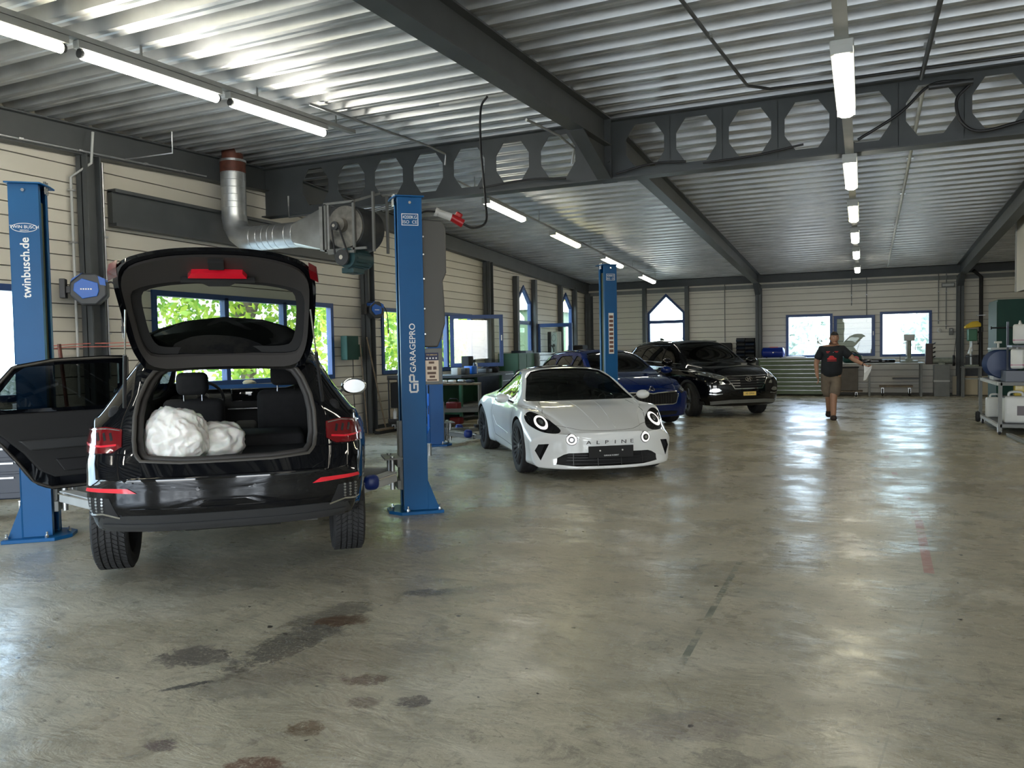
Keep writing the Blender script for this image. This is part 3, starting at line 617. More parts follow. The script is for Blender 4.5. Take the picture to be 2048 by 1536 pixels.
class Car:
    def __init__(s, spec): s.sp = spec
    def g(s, k, y): v = s.sp[k]; return v if isinstance(v, (int, float)) else pch(v, y)
    def section(s, y, inset=0, floor=None):
        g = s.g; zb, ws, zs, wm, zh, wh, zt_, wr, ze = [g(k, y) for k in ('zb', 'wsill', 'zs', 'wmax', 'zsh', 'wsh', 'ztop', 'wroof', 'zre')]
        if floor is not None:
            i = inset; return chaikin([(0, floor), (ws - .1, floor), (wm - i - .02, max(zs, floor + .1)), (wh - i, zh), (wh - i - .03, zh + .02), (wr - i * .8, ze - i * .6), (wr * .5, zt_ - i), (0, zt_ - i)], 2)
        return chaikin([(0, zb), (ws * .93, zb), (ws, zb + .03), (ws + (wm - ws) * .6, zb + .14), (wm, zs), (wm, zs + (zh - zs) * .55), (wh + .012, zh - .012), (wh, zh), (wh - .025, zh + .012), (wr + .012, ze - .02), (wr, ze), (wr - .05, ze + (zt_ - ze) * .45), (wr * .5, zt_ - (zt_ - ze) * .12), (0, zt_)], 3)
    def deform(s, p):
        f = s.sp.get('deform'); return f(p) if f else p
    def loft(s, y0, y1, dy, caps=True, **kw):
        n = max(2, int(round((y1 - y0) / dy))); ys = [y0 + (y1 - y0) * i / n for i in range(n + 1)]
        rings = []
        for y in ys:
            h = s.section(y, **kw); ring = [(x, y, z) for x, z in h] + [(-x, y, z) for x, z in h[-2:0:-1]]; rings.append(ring)
        if caps:
            def cap(ring, sgn, fil):
                zc_ = sum(p[2] for p in ring) / len(ring); out = []
                for k, push in ((.985, .5), (.955, .85), (.90, 1.), (.7, 1.), (.45, 1.), (.2, 1.)): out.append([(p[0] * k, p[1] + sgn * fil * push, zc_ + (p[2] - zc_) * k) for p in ring])
                return out
            rings = cap(rings[0], -1, .022)[::-1] + rings + cap(rings[-1], 1, .022)
        m_ = len(rings[0]); bm = bmesh.new()
        V = [[bm.verts.new(s.deform(Vector(p))) for p in r] for r in rings]
        for a, b in zip(V[:-1], V[1:]):
            for j in range(m_): bm.faces.new((a[j], a[(j + 1) % m_], b[(j + 1) % m_], b[j]))
        for r in (V[0], V[-1]):   # close with quads across
            hN = m_ // 2
            for j in range(hN): 
                q = [r[j], r[j + 1], r[(m_ - j - 1) % m_], r[(m_ - j) % m_]]; q2 = []
                for v in q:
                    if v not in q2: q2.append(v)
                if len(q2) >= 3:
                    try: bm.faces.new(q2)
                    except ValueError: pass
        bmesh.ops.recalc_face_normals(bm, faces=bm.faces); return bm
def bm_obj(bm, name, mats):
    me = bpy.data.meshes.new(name); bm.to_mesh(me); bm.free()
    for x in mats: me.materials.append(M[x] if isinstance(x, str) else x)
    o = bpy.data.objects.new(name, me); COL.objects.link(o); return o
def boolean(o, cut, op='DIFFERENCE', solver='EXACT'):
    md = o.modifiers.new('b', 'BOOLEAN'); md.operation = op; md.object = cut; md.solver = solver
    try: md.material_mode = 'TRANSFER'
    except Exception: pass
    bpy.context.view_layer.update()
    me = bpy.data.meshes.new_from_object(o.evaluated_get(bpy.context.evaluated_depsgraph_get())); o.modifiers.clear(); old = o.data; o.data = me; me.name = o.name
    bpy.data.meshes.remove(old); cm = cut.data; bpy.data.objects.remove(cut); bpy.data.meshes.remove(cm)
class Skin:
    """original outer surface of a car; things are laid on it by ray casting"""
    def __init__(s, bm): s.bvh = BVHTree.FromBMesh(bm)
    def hit(s, P, D):
        r = s.bvh.ray_cast(Vector(P), Vector(D)); return (r[0], r[1]) if r[0] is not None else (None, None)
def V3(*a): return Vector(a)
DIRS = {'front': (V3(0, 4, 0), V3(1, 0, 0), V3(0, 0, 1), V3(0, -1, 0)), 'rear': (V3(0, -4, 0), V3(1, 0, 0), V3(0, 0, 1), V3(0, 1, 0)),
        'left': (V3(-3, 0, 0), V3(0, 1, 0), V3(0, 0, 1), V3(1, 0, 0)), 'right': (V3(3, 0, 0), V3(0, 1, 0), V3(0, 0, 1), V3(-1, 0, 0)),
        'top': (V3(0, 0, 3), V3(1, 0, 0), V3(0, 1, 0), V3(0, 0, -1))}
def quarter(sx, deg=35, tilt=0, sy=1):   # looking direction from front-side: sx=+1 right side of car
    a = math.radians(deg); D = V3(-sx * math.sin(a), -sy * math.cos(a), -math.sin(math.radians(tilt))).normalized(); U = V3(math.cos(a), -sx * sy * math.sin(a), 0).normalized()
    return (-D * 5 + V3(0, 0, 0), U, U.cross(D).normalized() * (1 if U.cross(D).z > 0 else -1), D)
def patch(skin, poly, dr, off, name, m, parent, step=.03, skirt=.012, label=None):
    O, U, Vv, D = DIRS[dr] if isinstance(dr, str) else dr
    pts = []
    for a, b in zip(poly, poly[1:] + poly[:1]):
        L = math.hypot(b[0] - a[0], b[1] - a[1]); k = max(1, int(L / step))
        pts += [(a[0] + (b[0] - a[0]) * i / k, a[1] + (b[1] - a[1]) * i / k) for i in range(k)]
    nb = len(pts); xs = [p[0] for p in poly]; zs = [p[1] for p in poly]
    def inside(x, y):
        c = False
        for a, b in zip(pts, pts[1:] + pts[:1]):
            if (a[1] > y) != (b[1] > y) and x < (b[0] - a[0]) * (y - a[1]) / (b[1] - a[1]) + a[0]: c = not c
        return c
    ins = []; y = min(zs) + step * .5
    while y < max(zs):
        x = min(xs) + step * .5
        while x < max(xs):
            if inside(x, y) and min((x - p[0]) ** 2 + (y - p[1]) ** 2 for p in pts) > (step * .45) ** 2: ins.append((x, y))
            x += step
        y += step
    r = delaunay_2d_cdt([Vector(p) for p in pts + ins], [], [list(range(nb))], 1, 1e-5)
    vs, fs = r[0], r[2]; P3 = []
    for v in vs:
        h, n_ = skin.hit(O + U * v.x + Vv * v.y, D)
        if h is not None:
            if n_.dot(D) > 0: n_ = -n_
            P3.append((h + n_ * off, h - n_ * skirt))
        else: P3.append(None)
    mb = MB(); ok = [p is not None for p in P3]; top = [p[0] if p else V3(0, 0, 0) for p in P3]; bot = [p[1] if p else V3(0, 0, 0) for p in P3]; N = len(top)
    F = [tuple(f) for f in fs if all(ok[i] for i in f)]
    ed = {}
    for f in F:
        for a, b in zip(f, f[1:] + f[:1]): ed[(a, b)] = 1
    S_ = [(b, a, a + N, b + N) for (a, b) in ed if (b, a) not in ed] if skirt > 0 else []
    mb.add(top + bot, F + S_)
    bm = bmesh.new(); me = bpy.data.meshes.new(name); me.from_pydata(mb.v, [], mb.f); bm.from_mesh(me); bmesh.ops.delete(bm, geom=[v for v in bm.verts if not v.link_faces], context='VERTS'); bmesh.ops.recalc_face_normals(bm, faces=bm.faces)
    bm.to_mesh(me); bm.free(); me.materials.append(M[m] if isinstance(m, str) else m); me.polygons.foreach_set('use_smooth', [True] * len(me.polygons)); me.set_sharp_from_angle(angle=math.radians(50))
    o = bpy.data.objects.new(name, me); COL.objects.link(o); o.parent = parent
    if label: o['label'] = label
    return o
def strip(skin, pts, dr, w, off, name, m, parent, closed=False, step=.03, thick=.006, label=None):
    """a narrow strip laid along a 2D line on the skin"""
    O, U, Vv, D = DIRS[dr] if isinstance(dr, str) else dr
    if closed: pts = pts + pts[:1]
    P = []
    for a, b in zip(pts[:-1], pts[1:]):
        L = math.hypot(b[0] - a[0], b[1] - a[1]); k = max(1, int(L / step)); P += [(a[0] + (b[0] - a[0]) * i / k, a[1] + (b[1] - a[1]) * i / k) for i in range(k)]
    P.append(pts[-1]); H_ = []
    for p in P:
        h, n_ = skin.hit(O + U * p[0] + Vv * p[1], D)
        if h is None: continue
        if n_.dot(D) > 0: n_ = -n_
        H_.append((h, n_))
    if len(H_) < 2: return None
    vs = []; k = len(H_)
    for i, (h, n_) in enumerate(H_):
        a = H_[max(0, i - 1)][0]; b = H_[min(k - 1, i + 1)][0]
        if closed and i in (0, k - 1): a = H_[-2][0]; b = H_[1][0]
        t = (b - a).normalized(); sd = t.cross(n_).normalized() * w / 2
        c = h + n_ * off; vs += [c - sd, c + sd, c + sd - n_ * thick, c - sd - n_ * thick]
    fs = [(i * 4 + j, i * 4 + (j + 1) % 4, i * 4 + 4 + (j + 1) % 4, i * 4 + 4 + j) for i in range(k - 1) for j in range(4)] + [(0, 1, 2, 3), (4 * k - 1, 4 * k - 2, 4 * k - 3, 4 * k - 4)]
    mb = MB(); mb.add(vs, fs); return mb.build(name, m, parent, smooth=50, label=label)
def poly_cut(mb, poly, dr, d0, d1):   # prism cutter along direction
    O, U, Vv, D = DIRS[dr]; mb.prism(poly, d1 - d0, lambda a, b, c: tuple(O + U * a + Vv * b + D * (d0 + c)))
def mirror_x(poly): return [(-a, b) for a, b in poly][::-1]
def rrect(x0, x1, z0, z1, r, n=4):
    out = []
    for cx_, cz_, a0 in ((x1 - r, z1 - r, 0), (x0 + r, z1 - r, 90), (x0 + r, z0 + r, 180), (x1 - r, z0 + r, 270)):
        out += [(cx_ + r * math.cos(math.radians(a0 + 90 * i / n)), cz_ + r * math.sin(math.radians(a0 + 90 * i / n))) for i in range(n + 1)]
    return out
def circ(cx_, cz_, r, n=24, rz=None): return [(cx_ + r * math.cos(2 * PI * i / n), cz_ + (rz or r) * math.sin(2 * PI * i / n)) for i in range(n)]
def rounded(poly, k=2):
    for _ in range(k):
        q = []
        for a, b in zip(poly, poly[1:] + poly[:1]): q += [(a[0] * .78 + b[0] * .22, a[1] * .78 + b[1] * .22), (a[0] * .22 + b[0] * .78, a[1] * .22 + b[1] * .78)]
        poly = q
    return poly
def soft(name, c, d, m, parent, r=.04, rot=None, seg=3, label=None):   # rounded box
    bm = bmesh.new(); bmesh.ops.create_cube(bm, size=1); bmesh.ops.scale(bm, vec=d, verts=bm.verts)
    bmesh.ops.bevel(bm, geom=list(bm.edges), offset=min(r, min(d) * .48), segments=seg, profile=.5, affect='EDGES')
    if rot is not None: bmesh.ops.rotate(bm, matrix=rot, verts=bm.verts)
    bmesh.ops.translate(bm, vec=c, verts=bm.verts); me = bpy.data.meshes.new(name); bm.to_mesh(me); bm.free()
    me.materials.append(M[m] if isinstance(m, str) else m); me.polygons.foreach_set('use_smooth', [True] * len(me.polygons))
    o = bpy.data.objects.new(name, me); COL.objects.link(o)
    if parent: o.parent = parent
    if label: o['label'] = label
    return o
def wheel(parent, x, y, R, wd, rimr, spokes, rimm, side, z=None, tread=False, steer=0, twin=True, label=None):
    """a wheel empty is not needed: tyre, rim, tread and hub are parts of the car"""
    z = R if z is None else z; q = Matrix.Translation((x, y, z)) @ Matrix.Rotation(steer, 4, 'Z')
    def put(mb): mb.v = [tuple(q @ Vector(p)) for p in mb.v]; return mb
    w = wd / 2; s_ = side
    mb = MB(); pr = [(rimr - .01, -w * .8), (rimr + .005, -w * .92), (rimr + (R - rimr) * .5, -w * 1.0), (R - .02, -w * .97), (R - .006, -w * .86)]
    gro = [-.5, -.17, .17, .5]
    for g_ in gro: pr += [(R, w * g_ - .009), (R - .008, w * g_ - .006), (R - .008, w * g_ + .006), (R, w * g_ + .009)]
    pr += [(R - .006, w * .86), (R - .02, w * .97), (rimr + (R - rimr) * .5, w), (rimr + .005, w * .92), (rimr - .01, w * .8)]
    mb.lathe(pr, (0, 0, 0), (1, 0, 0), 48); tyre = put(mb).build('tyre', 'rubber', parent, smooth=35)
    if tread:
        t = MB(); rows = [(-.84, -.55), (-.46, -.2), (-.13, .13), (.2, .46), (.55, .84)]; n = 62
        for k in range(n):
            for ri, (a, b) in enumerate(rows):
                th = 2 * PI * (k + (ri % 2) * .5) / n; sk = .10 * (1 if ri < 2 else -1 if ri > 2 else 0); dth = 2 * PI / n * .40
                vs = []
                for rr in (R - .004, R + .0045):
                    for xx, tt in ((a, th - dth + sk * .3), (b, th - dth - sk * .3), (b, th + dth - sk * .3), (a, th + dth + sk * .3)):
                        vs.append((w * xx, math.cos(tt) * rr, math.sin(tt) * rr))
                t.add(vs, [(0, 3, 2, 1), (4, 5, 6, 7), (0, 1, 5, 4), (1, 2, 6, 5), (2, 3, 7, 6), (3, 0, 4, 7)])
        o = put(t).build('tread_blocks', 'rubber', tyre); o['kind'] = 'stuff'
    mb = MB(); f = s_ * w
    mb.lathe([(rimr, -w * .8), (rimr - .02, -w * .6), (rimr - .03, w * .3 * 1), (rimr - .012, w * .75), (rimr, w * .84), (rimr - .006, w * .9), (rimr - .02, w * .8)] if s_ > 0 else [(rimr - .02, -w * .8), (rimr - .006, -w * .9), (rimr, -w * .84), (rimr - .012, -w * .75), (rimr - .03, -w * .3), (rimr - .02, w * .6), (rimr, w * .8)], (0, 0, 0), (1, 0, 0), 48)
    mb.cyl((f * .1, 0, 0), (f * .12, 0, 0), rimr - .03, n=32); rim = put(mb).build('rim', 'blackmatte' if rimm == 'black' else 'dgrey', parent, smooth=40)
    sp = MB()
    for k in range(spokes):
        a = 2 * PI * k / spokes
        for da in ((-.13, .13) if twin else (0,)):
            a1 = a + da * .4; a2 = a + da * 1.25
            p0 = V3(f * .62, math.cos(a1) * .055, math.sin(a1) * .055); p1 = V3(f * .80, math.cos(a2) * (rimr - .012), math.sin(a2) * (rimr - .012)); sp.beam(p0, p1, .026 if twin else .05, .028)
    sp.lathe([(0, f * .78), (.05, f * .74), (.066, f * .6), (.066, f * .3)], (0, 0, 0), (1, 0, 0), 20); put(sp).build('spokes', rimm if rimm != 'black' else 'black', rim, smooth=35)
    cpm = MB(); cpm.cyl((f * .76, 0, 0), (f * .82, 0, 0), .03, n=16); put(cpm).build('hub_cap', 'alu', rim)
    dsc = MB(); dsc.cyl((f * .15, 0, 0), (f * .3, 0, 0), rimr * .62, n=28); put(dsc).build('brake_disc', 'alu', rim, smooth=40)
    return tyre
def seat(parent, x, y, z, m='seatcloth', s=1., name='seat', tilt=14):
    """seat facing +y"""
    o = soft(name, (x, y, z), (.5 * s, .5, .16), m, parent, .06); r = Matrix.Rotation(math.radians(tilt), 3, 'X')
    soft('backrest', (x, y - .28, z + .30), (.48 * s, .13, .58), m, o, .06, r); 
    soft('headrest', (x, y - .40, z + .71), (.25 * s, .11, .19), m, o, .05, r)
    p = MB()
    p.cyl((x - .07, y - .37, z + .54), (x - .07, y - .39, z + .68), .007, n=8); p.cyl((x + .07, y - .37, z + .54), (x + .07, y - .39, z + .68), .007, n=8); p.build('headrest_post', 'chrome', o); return o
def steering(parent, x, y, z, R=.18):
    mb = MB(); r = Matrix.Rotation(math.radians(-68), 3, 'X'); c = V3(x, y, z)
    mb.tube([c + r @ V3(math.cos(t) * R, math.sin(t) * R, 0) for t in [2 * PI * i / 28 for i in range(29)]], .014, 8)
    mb.beam(c + r @ V3(-R, 0, 0), c + r @ V3(R, 0, 0), .04, .015); mb.beam(c, c + r @ V3(0, -R, 0), .04, .015); mb.cyl(c - r @ V3(0, 0, .02), c + r @ V3(0, 0, .05), .055, n=14)
    return mb.build('steering_wheel', 'black', parent, smooth=40)
M['seatcloth'] = mat('dark_seat_cloth', (.014, .014, .016), .85, 0, .2, 20)
M['interior'] = mat('dark_interior_lining', (.012, .012, .013), .8)
def car_body(root, car, ya, yb, arches, cav, side_polys, front_poly, rear_poly, paint, pockets=(), ar=.36, extra=None, rearcut=None, dy=.045):
    bm = car.loft(ya, yb, dy); skin = Skin(bm); o = bm_obj(bm, 'body', [paint])
    mb = MB()
    for y, zc_ in arches:
        for sx in (-1, 1): mb.cyl((sx * .56, y, zc_), (sx * 1.1, y, zc_), ar, n=40)
    for pl, dr, dep in pockets:   # recesses: depth measured from the skin at the polygon centre
        O, U, Vv, D = DIRS[dr]; cx_ = sum(p[0] for p in pl) / len(pl); cz_ = sum(p[1] for p in pl) / len(pl); h, n_ = skin.hit(O + U * cx_ + Vv * cz_, D)
        far = (h - O).dot(D) + dep; poly_cut(mb, pl, dr, far - 1.2, far)
    c = mb.build('cut', 'blackmatte'); boolean(o, c)
    if cav:
        cb = car.loft(cav[0], cav[1], .06, caps=False, inset=cav[3] if len(cav) > 3 else .05, floor=cav[2])
        c = bm_obj(cb, 'cut', ['interior']); boolean(o, c)
        if side_polys:
            mb = MB()
            for pl in side_polys: poly_cut(mb, pl, 'left', 0, 6)
            c = mb.build('cut', 'interior'); boolean(o, c)
        mb = MB()
        if front_poly: poly_cut(mb, front_poly[0], 'front', 4 - front_poly[1], 4 - front_poly[2])
        if rear_poly: poly_cut(mb, rear_poly[0], 'rear', 4 - rear_poly[1], 4 - rear_poly[2])
        if mb.v: c = mb.build('cut', 'interior'); boolean(o, c)
    if rearcut: c = rearcut(); boolean(o, c)
    o.parent = root; me = o.data; me.polygons.foreach_set('use_smooth', [True] * len(me.polygons)); me.set_sharp_from_angle(angle=math.radians(38))
    return o, skin
def mirror(parent, skin_pt, sx, m, s=1., glass='chrome'):
    x, y, z = skin_pt; mb = MB(); mb.beam((x, y, z), (x + sx * .10 * s, y - .0, z + .05 * s), .05, .025)
    arm = mb.build('mirror_stalk', 'black', parent)
    bm = bmesh.new(); bmesh.ops.create_uvsphere(bm, u_segments=20, v_segments=12, radius=1)
    for v in bm.verts:
        if v.co.y < 0: v.co.y *= .25
        v.co = Vector((v.co.x * .115 * s, v.co.y * .12 * s, v.co.z * .075 * s)) + Vector((x + sx * .19 * s, y + .02, z + .075 * s))
    o = bm_obj(bm, 'mirror_housing', [m]); o.parent = parent; o.data.polygons.foreach_set('use_smooth', [True] * len(o.data.polygons))
    g = MB(); g.lathe([(0, 0), (1, 0), (1, .05), (0, .05)], (0, 0, 0), (0, 1, 0), 20); g.v = [(p[0] * .095 * s + x + sx * .19 * s, p[1] * .1 + y - .018 * s, p[2] * .06 * s + z + .075 * s) for p in g.v]; g.build('mirror_glass', glass, o)
    return o
def windows_glass(root, skin, side_polys, front_poly, rear_poly, gm, off=-.012):
    gs = []
    for i, pl in enumerate(side_polys):
        for dr in ('left', 'right'): gs.append(patch(skin, pl, dr, off, 'side_window', gm, root, .05, 0))
    if front_poly: patch(skin, front_poly, 'front', off, 'windscreen', gm, root, .05, 0)
    if rear_poly: patch(skin, rear_poly, 'rear', off, 'rear_window', gm, root, .05, 0)
# ------------------------------------------------------------------ white sports coupe
M['pearl'] = mat('white_pearl_paint', (.74, .76, .77), .25, 0, coat=1., spec=.2)
M['blackgloss'] = mat('black_gloss', (.006, .006, .007), .06, 0, coat=1., spec=.0)
M['blackpaint'] = mat('black_car_paint', (.003, .0035, .005), .10, 0, coat=1., spec=.0)
M['bluepaint'] = mat('dark_blue_car_paint', (.003, .014, .10), .3, .0, coat=1., spec=.0)
M['seam'] = mat('panel_gap', (.006, .006, .006), .8)
M['bprint'] = mat('brown_print', (.12, .07, .05), .6); M['bpic'] = mat('brown_picture', (.16, .07, .05), .5)
M['led'] = emis('lit_running_lamp', (.9, .88, .85), .5)
M['lampglass'] = glassmat('lamp_lens', (.85, .87, .88), 1.6)
M['lampdark'] = mat('lamp_bowl', (.02, .02, .022), .25, .3)
M['silverlamp'] = mat('lamp_reflector', (.6, .62, .62), .12, .9)
M['lampclear'] = mat('clear_lamp_glass', (.30, .31, .31), .15, .7)
M['redlamp'] = mat('red_lamp_lens', (.14, .003, .006), .12, 0, coat=1.)
M['redglow'] = mat('red_reflector', (.75, .01, .03), .25, 0, coat=1.)
M['plateyellow'] = mat('yellow_number_plate', (.95, .68, .22), .4)
M['darktrim'] = mat('dark_grey_trim', (.028, .029, .031), .45)
def bump_s(x, a, b): t = min(1, max(0, (x - a) / (b - a))); return t * t * (3 - 2 * t)
def alp_def(p):
    x, y, z = p; t = bump_s(y, 1.25, 2.06); ax = abs(x)
    y2 = y - t * (.34 * (ax / .85) ** 2.4) - t * max(0, z - .42) ** 2 * 1.6 + t * max(0, .22 - z) * .25
    t2 = bump_s(-y, 1.4, 2.12); y2 += t2 * .28 * (ax / .85) ** 2.4
    z2 = z + .02 * max(0, 1 - abs(ax - .64) / .22) * bump_s(y, .6, 1.2) * (1 - bump_s(y, 1.6, 2.)) * (1 if z > .6 else 0)
    return Vector((x, y2, z2))
alp = Car(dict(
    ztop=[(-2.12, .72), (-2.05, .78), (-1.6, .90), (-1.0, 1.11), (-.6, 1.21), (-.2, 1.245), (.15, 1.225), (.4, 1.13), (.95, .83), (1.3, .77), (1.7, .68), (1.95, .595), (2.06, .54)],
    wroof=[(-2.12, .5), (-1.6, .42), (-1, .46), (-.2, .52), (.15, .56), (.4, .62), (.95, .73), (1.3, .64), (1.7, .5), (2.06, .40)],
    zre=[(-2.12, .71), (-1.6, .86), (-1, 1.02), (-.6, 1.13), (-.2, 1.175), (.15, 1.155), (.4, 1.07), (.95, .815), (1.3, .75), (1.7, .665), (2.06, .53)],
    wsh=[(-2.12, .70), (-1.6, .80), (-1.2, .83), (-.6, .79), (0, .775), (.6, .80), (1.2, .84), (1.6, .82), (1.9, .76), (2.06, .70)],
    zsh=[(-2.12, .68), (-1.6, .77), (-1.2, .80), (-.6, .80), (0, .80), (.6, .775), (1.0, .77), (1.3, .76), (1.6, .70), (1.9, .60), (2.06, .525)],
    wmax=[(-2.12, .80), (-1.9, .86), (-1.2, .9), (-.6, .85), (0, .84), (.6, .855), (1.2, .89), (1.7, .87), (2.06, .84)],
    zs=[(-2.12, .6), (-1.2, .56), (0, .5), (1.2, .5), (2.06, .36)], wsill=[(-2.12, .62), (-1.2, .86), (-.6, .80), (.6, .80), (1.2, .86), (1.7, .85), (2.06, .80)],
    zb=[(-2.12, .3), (-1.6, .15), (1.8, .14), (2.06, .13)], deform=alp_def))
root = thing('sports_coupe', 'low white two door sports coupe with round lamps and black wheels', 'car', (-3.77, 10.04, 0), math.atan2(-.588, -.81))
sw = rounded([(.66, .835), (.22, 1.11), (-.05, 1.165), (-.45, 1.135), (-.72, 1.03), (-.90, .87), (-.5, .85), (.3, .835)])
ws = rounded([(-.70, .83), (0, .828), (.70, .83), (.69, .845), (.53, 1.165), (.25, 1.21), (-.25, 1.21), (-.53, 1.165), (-.69, .845)], 1)
grl = rounded([(-.70, .165), (.70, .165), (.54, .285), (.44, .315), (-.44, .315), (-.54, .285)], 1)
sidein = [(.66, .41), (.745, .22), (.80, .33), (.765, .40)]
body, sk = car_body(root, alp, -2.12, 2.06, [(1.21, .33), (-1.21, .335)], (-1.15, .92, .3, .045), [sw], (ws, 1.3, .05), None, 'pearl',
    [(grl, 'front', .14), (sidein, 'front', .10), (mirror_x(sidein), 'front', .10)], ar=.345)
windows_glass(root, sk, [sw], ws, None, 'carglass')
patch(sk, rounded([(-.44, .12), (.44, .12), (.42, -.55), (.3, -.8), (-.3, -.8), (-.42, -.55)], 1), 'top', .003, 'roof_panel', 'blackgloss', root, .05, .006, label='glossy black roof panel')
for dr in ('left', 'right'): strip(sk, [(a * 1.0, b) for a, b in sw], dr, .028, .002, 'window_surround', 'blackgloss', root, closed=True)
for z in (.195, .225, .255, .285): strip(sk, [(-.55, z), (.55, z)], 'front', .006, -.05, 'grille_bar', 'black', root, step=.06)
for x in (-.42, -.14, .14, .42): strip(sk, [(x, .165), (x, .30)], 'front', .01, -.045, 'grille_upright', 'darktrim', root)
for sx in (-1, 1):
    fl_ = (lambda p: p) if sx > 0 else mirror_x
    Q = quarter(sx, 30, 18)
    hp = rounded([(.50, .555), (.60, .665), (.76, .75), (.84, .70), (.82, .60), (.72, .53), (.56, .52)])
    hp = fl_(hp); patch(sk, hp, 'front', .004, 'headlamp', 'blackgloss', root, .025, .006)
    c = fl_(circ(.685, .625, .068)); patch(sk, c, 'front', .010, 'lamp_ring', 'led', root, .018, .004); c = fl_(circ(.685, .625, .045)); patch(sk, c, 'front', .016, 'lamp_bowl', 'lampdark', root, .018, .004); patch(sk, fl_(circ(.685, .625, .022)), 'front', .021, 'lamp_lens', 'silverlamp', root, .012, .004)
    c = fl_(circ(.43, .458, .062)); patch(sk, c, 'front', .004, 'round_lamp', 'blackgloss', root, .02, .004); patch(sk, fl_(circ(.43, .458, .055)), 'front', .009, 'lamp_ring', 'led', root, .018, .004); patch(sk, fl_(circ(.43, .458, .036)), 'front', .014, 'lamp_bowl', 'lampdark', root, .016, .004); patch(sk, fl_(circ(.43, .458, .018)), 'front', .018, 'lamp_lens', 'silverlamp', root, .01, .004)
    dr = 'right' if sx > 0 else 'left'
    strip(sk, [(.80, .30), (.86, .55), (.80, .77)], dr, .006, .0008, 'door_gap', 'seam', root, thick=.002); strip(sk, [(-.50, .83), (-.62, .6), (-.45, .30), (.80, .26)], dr, .006, .0008, 'door_gap', 'seam', root, thick=.002)
    strip(sk, [(-.12, .70), (.06, .705)], dr, .02, .012, 'door_handle', 'pearl', root); strip(sk, [(.45, .40), (-.3, .44), (-.5, .56)], dr, .012, .004, 'door_crease', 'pearl', root, thick=.006)
    strip(sk, [(.9, .13), (-.8, .13)], dr, .03, .01, 'sill_strip', 'black', root)
    for k, (a, w_, colr) in enumerate(((.93, .02, 'bluelift'), (.955, .02, 'white'), (.98, .02, 'red'))): pass
    mirror(root, (sx * .79, .62, .80), sx, 'pearl', .78)
    wheel(root, sx * .775, 1.21, .322, .215, .235, 10, 'black', sx); wheel(root, sx * .765, -1.21, .328, .24, .235, 10, 'black', sx)
strip(sk, [(-.56, .82), (-.62, .72), (-.55, .60), (-.30, .555), (0, .545), (.30, .555), (.55, .60), (.62, .72), (.56, .82)], 'front', .005, .0006, 'bonnet_gap', 'seam', root, thick=.002)
for x0 in (-.16, .16): strip(sk, [(x0, 1.0), (x0 * .75, 1.6), (x0 * .6, 1.95)], 'top', .012, .003, 'bonnet_crease', 'pearl', root, thick=.008)
for ch, x in zip('ALPINE', [.25 - .1 * i for i in range(6)]):
    h, n_ = sk.hit((x, 4, .425), (0, -1, 0)); text(ch, .058, 'blackprint', root, basis(h + n_ * .003, (-1, 0, 0), Vector((0, 0, 1)) - n_ * n_.z), 'lettering', .002, sx=1.5)
# number plate holder
mb = MB(); mb.box(-.26, .26, 2.075, 2.09, .255, .385); pl = mb.build('plate_holder', 'blackmatte', root, bevel=.004, loc=(0, 0, 0))
text('GARAGE ROBERT', .022, 'whiteprint', pl, basis((0, 2.0925, .28), (-1, 0, 0), (0, 0, 1)))
for x in (-.13, .13): mb = MB(); mb.cyl((x, 2.089, .335), (x, 2.094, .335), .009, n=12); mb.build('screw', 'white', pl)
# cabin
for sx in (-1, 1): seat(root, sx * .36, -.28, .38, s=.95, tilt=20)
o = soft('dashboard', (0, .60, .73), (1.3, .36, .13), 'interior', root, .05); steering(root, -.36, .36, .78, .165)
o = soft('cabin_wall', (0, -.98, .62), (1.2, .06, .5), 'interior', root, .02)
o = soft('inner_mirror', (0, .22, 1.12), (.2, .03, .05), 'black', root, .02)
for x in (-.42, .42):
    mb = MB(); pts = [(x + math.cos(t) * .10, .69 + math.sin(t) * .0, .845 + math.sin(t) * .045) for t in [2 * PI * i / 20 for i in range(21)]]; mb.tube(pts, .005, 6); mb.build('dash_vent_ring', 'chrome', root)

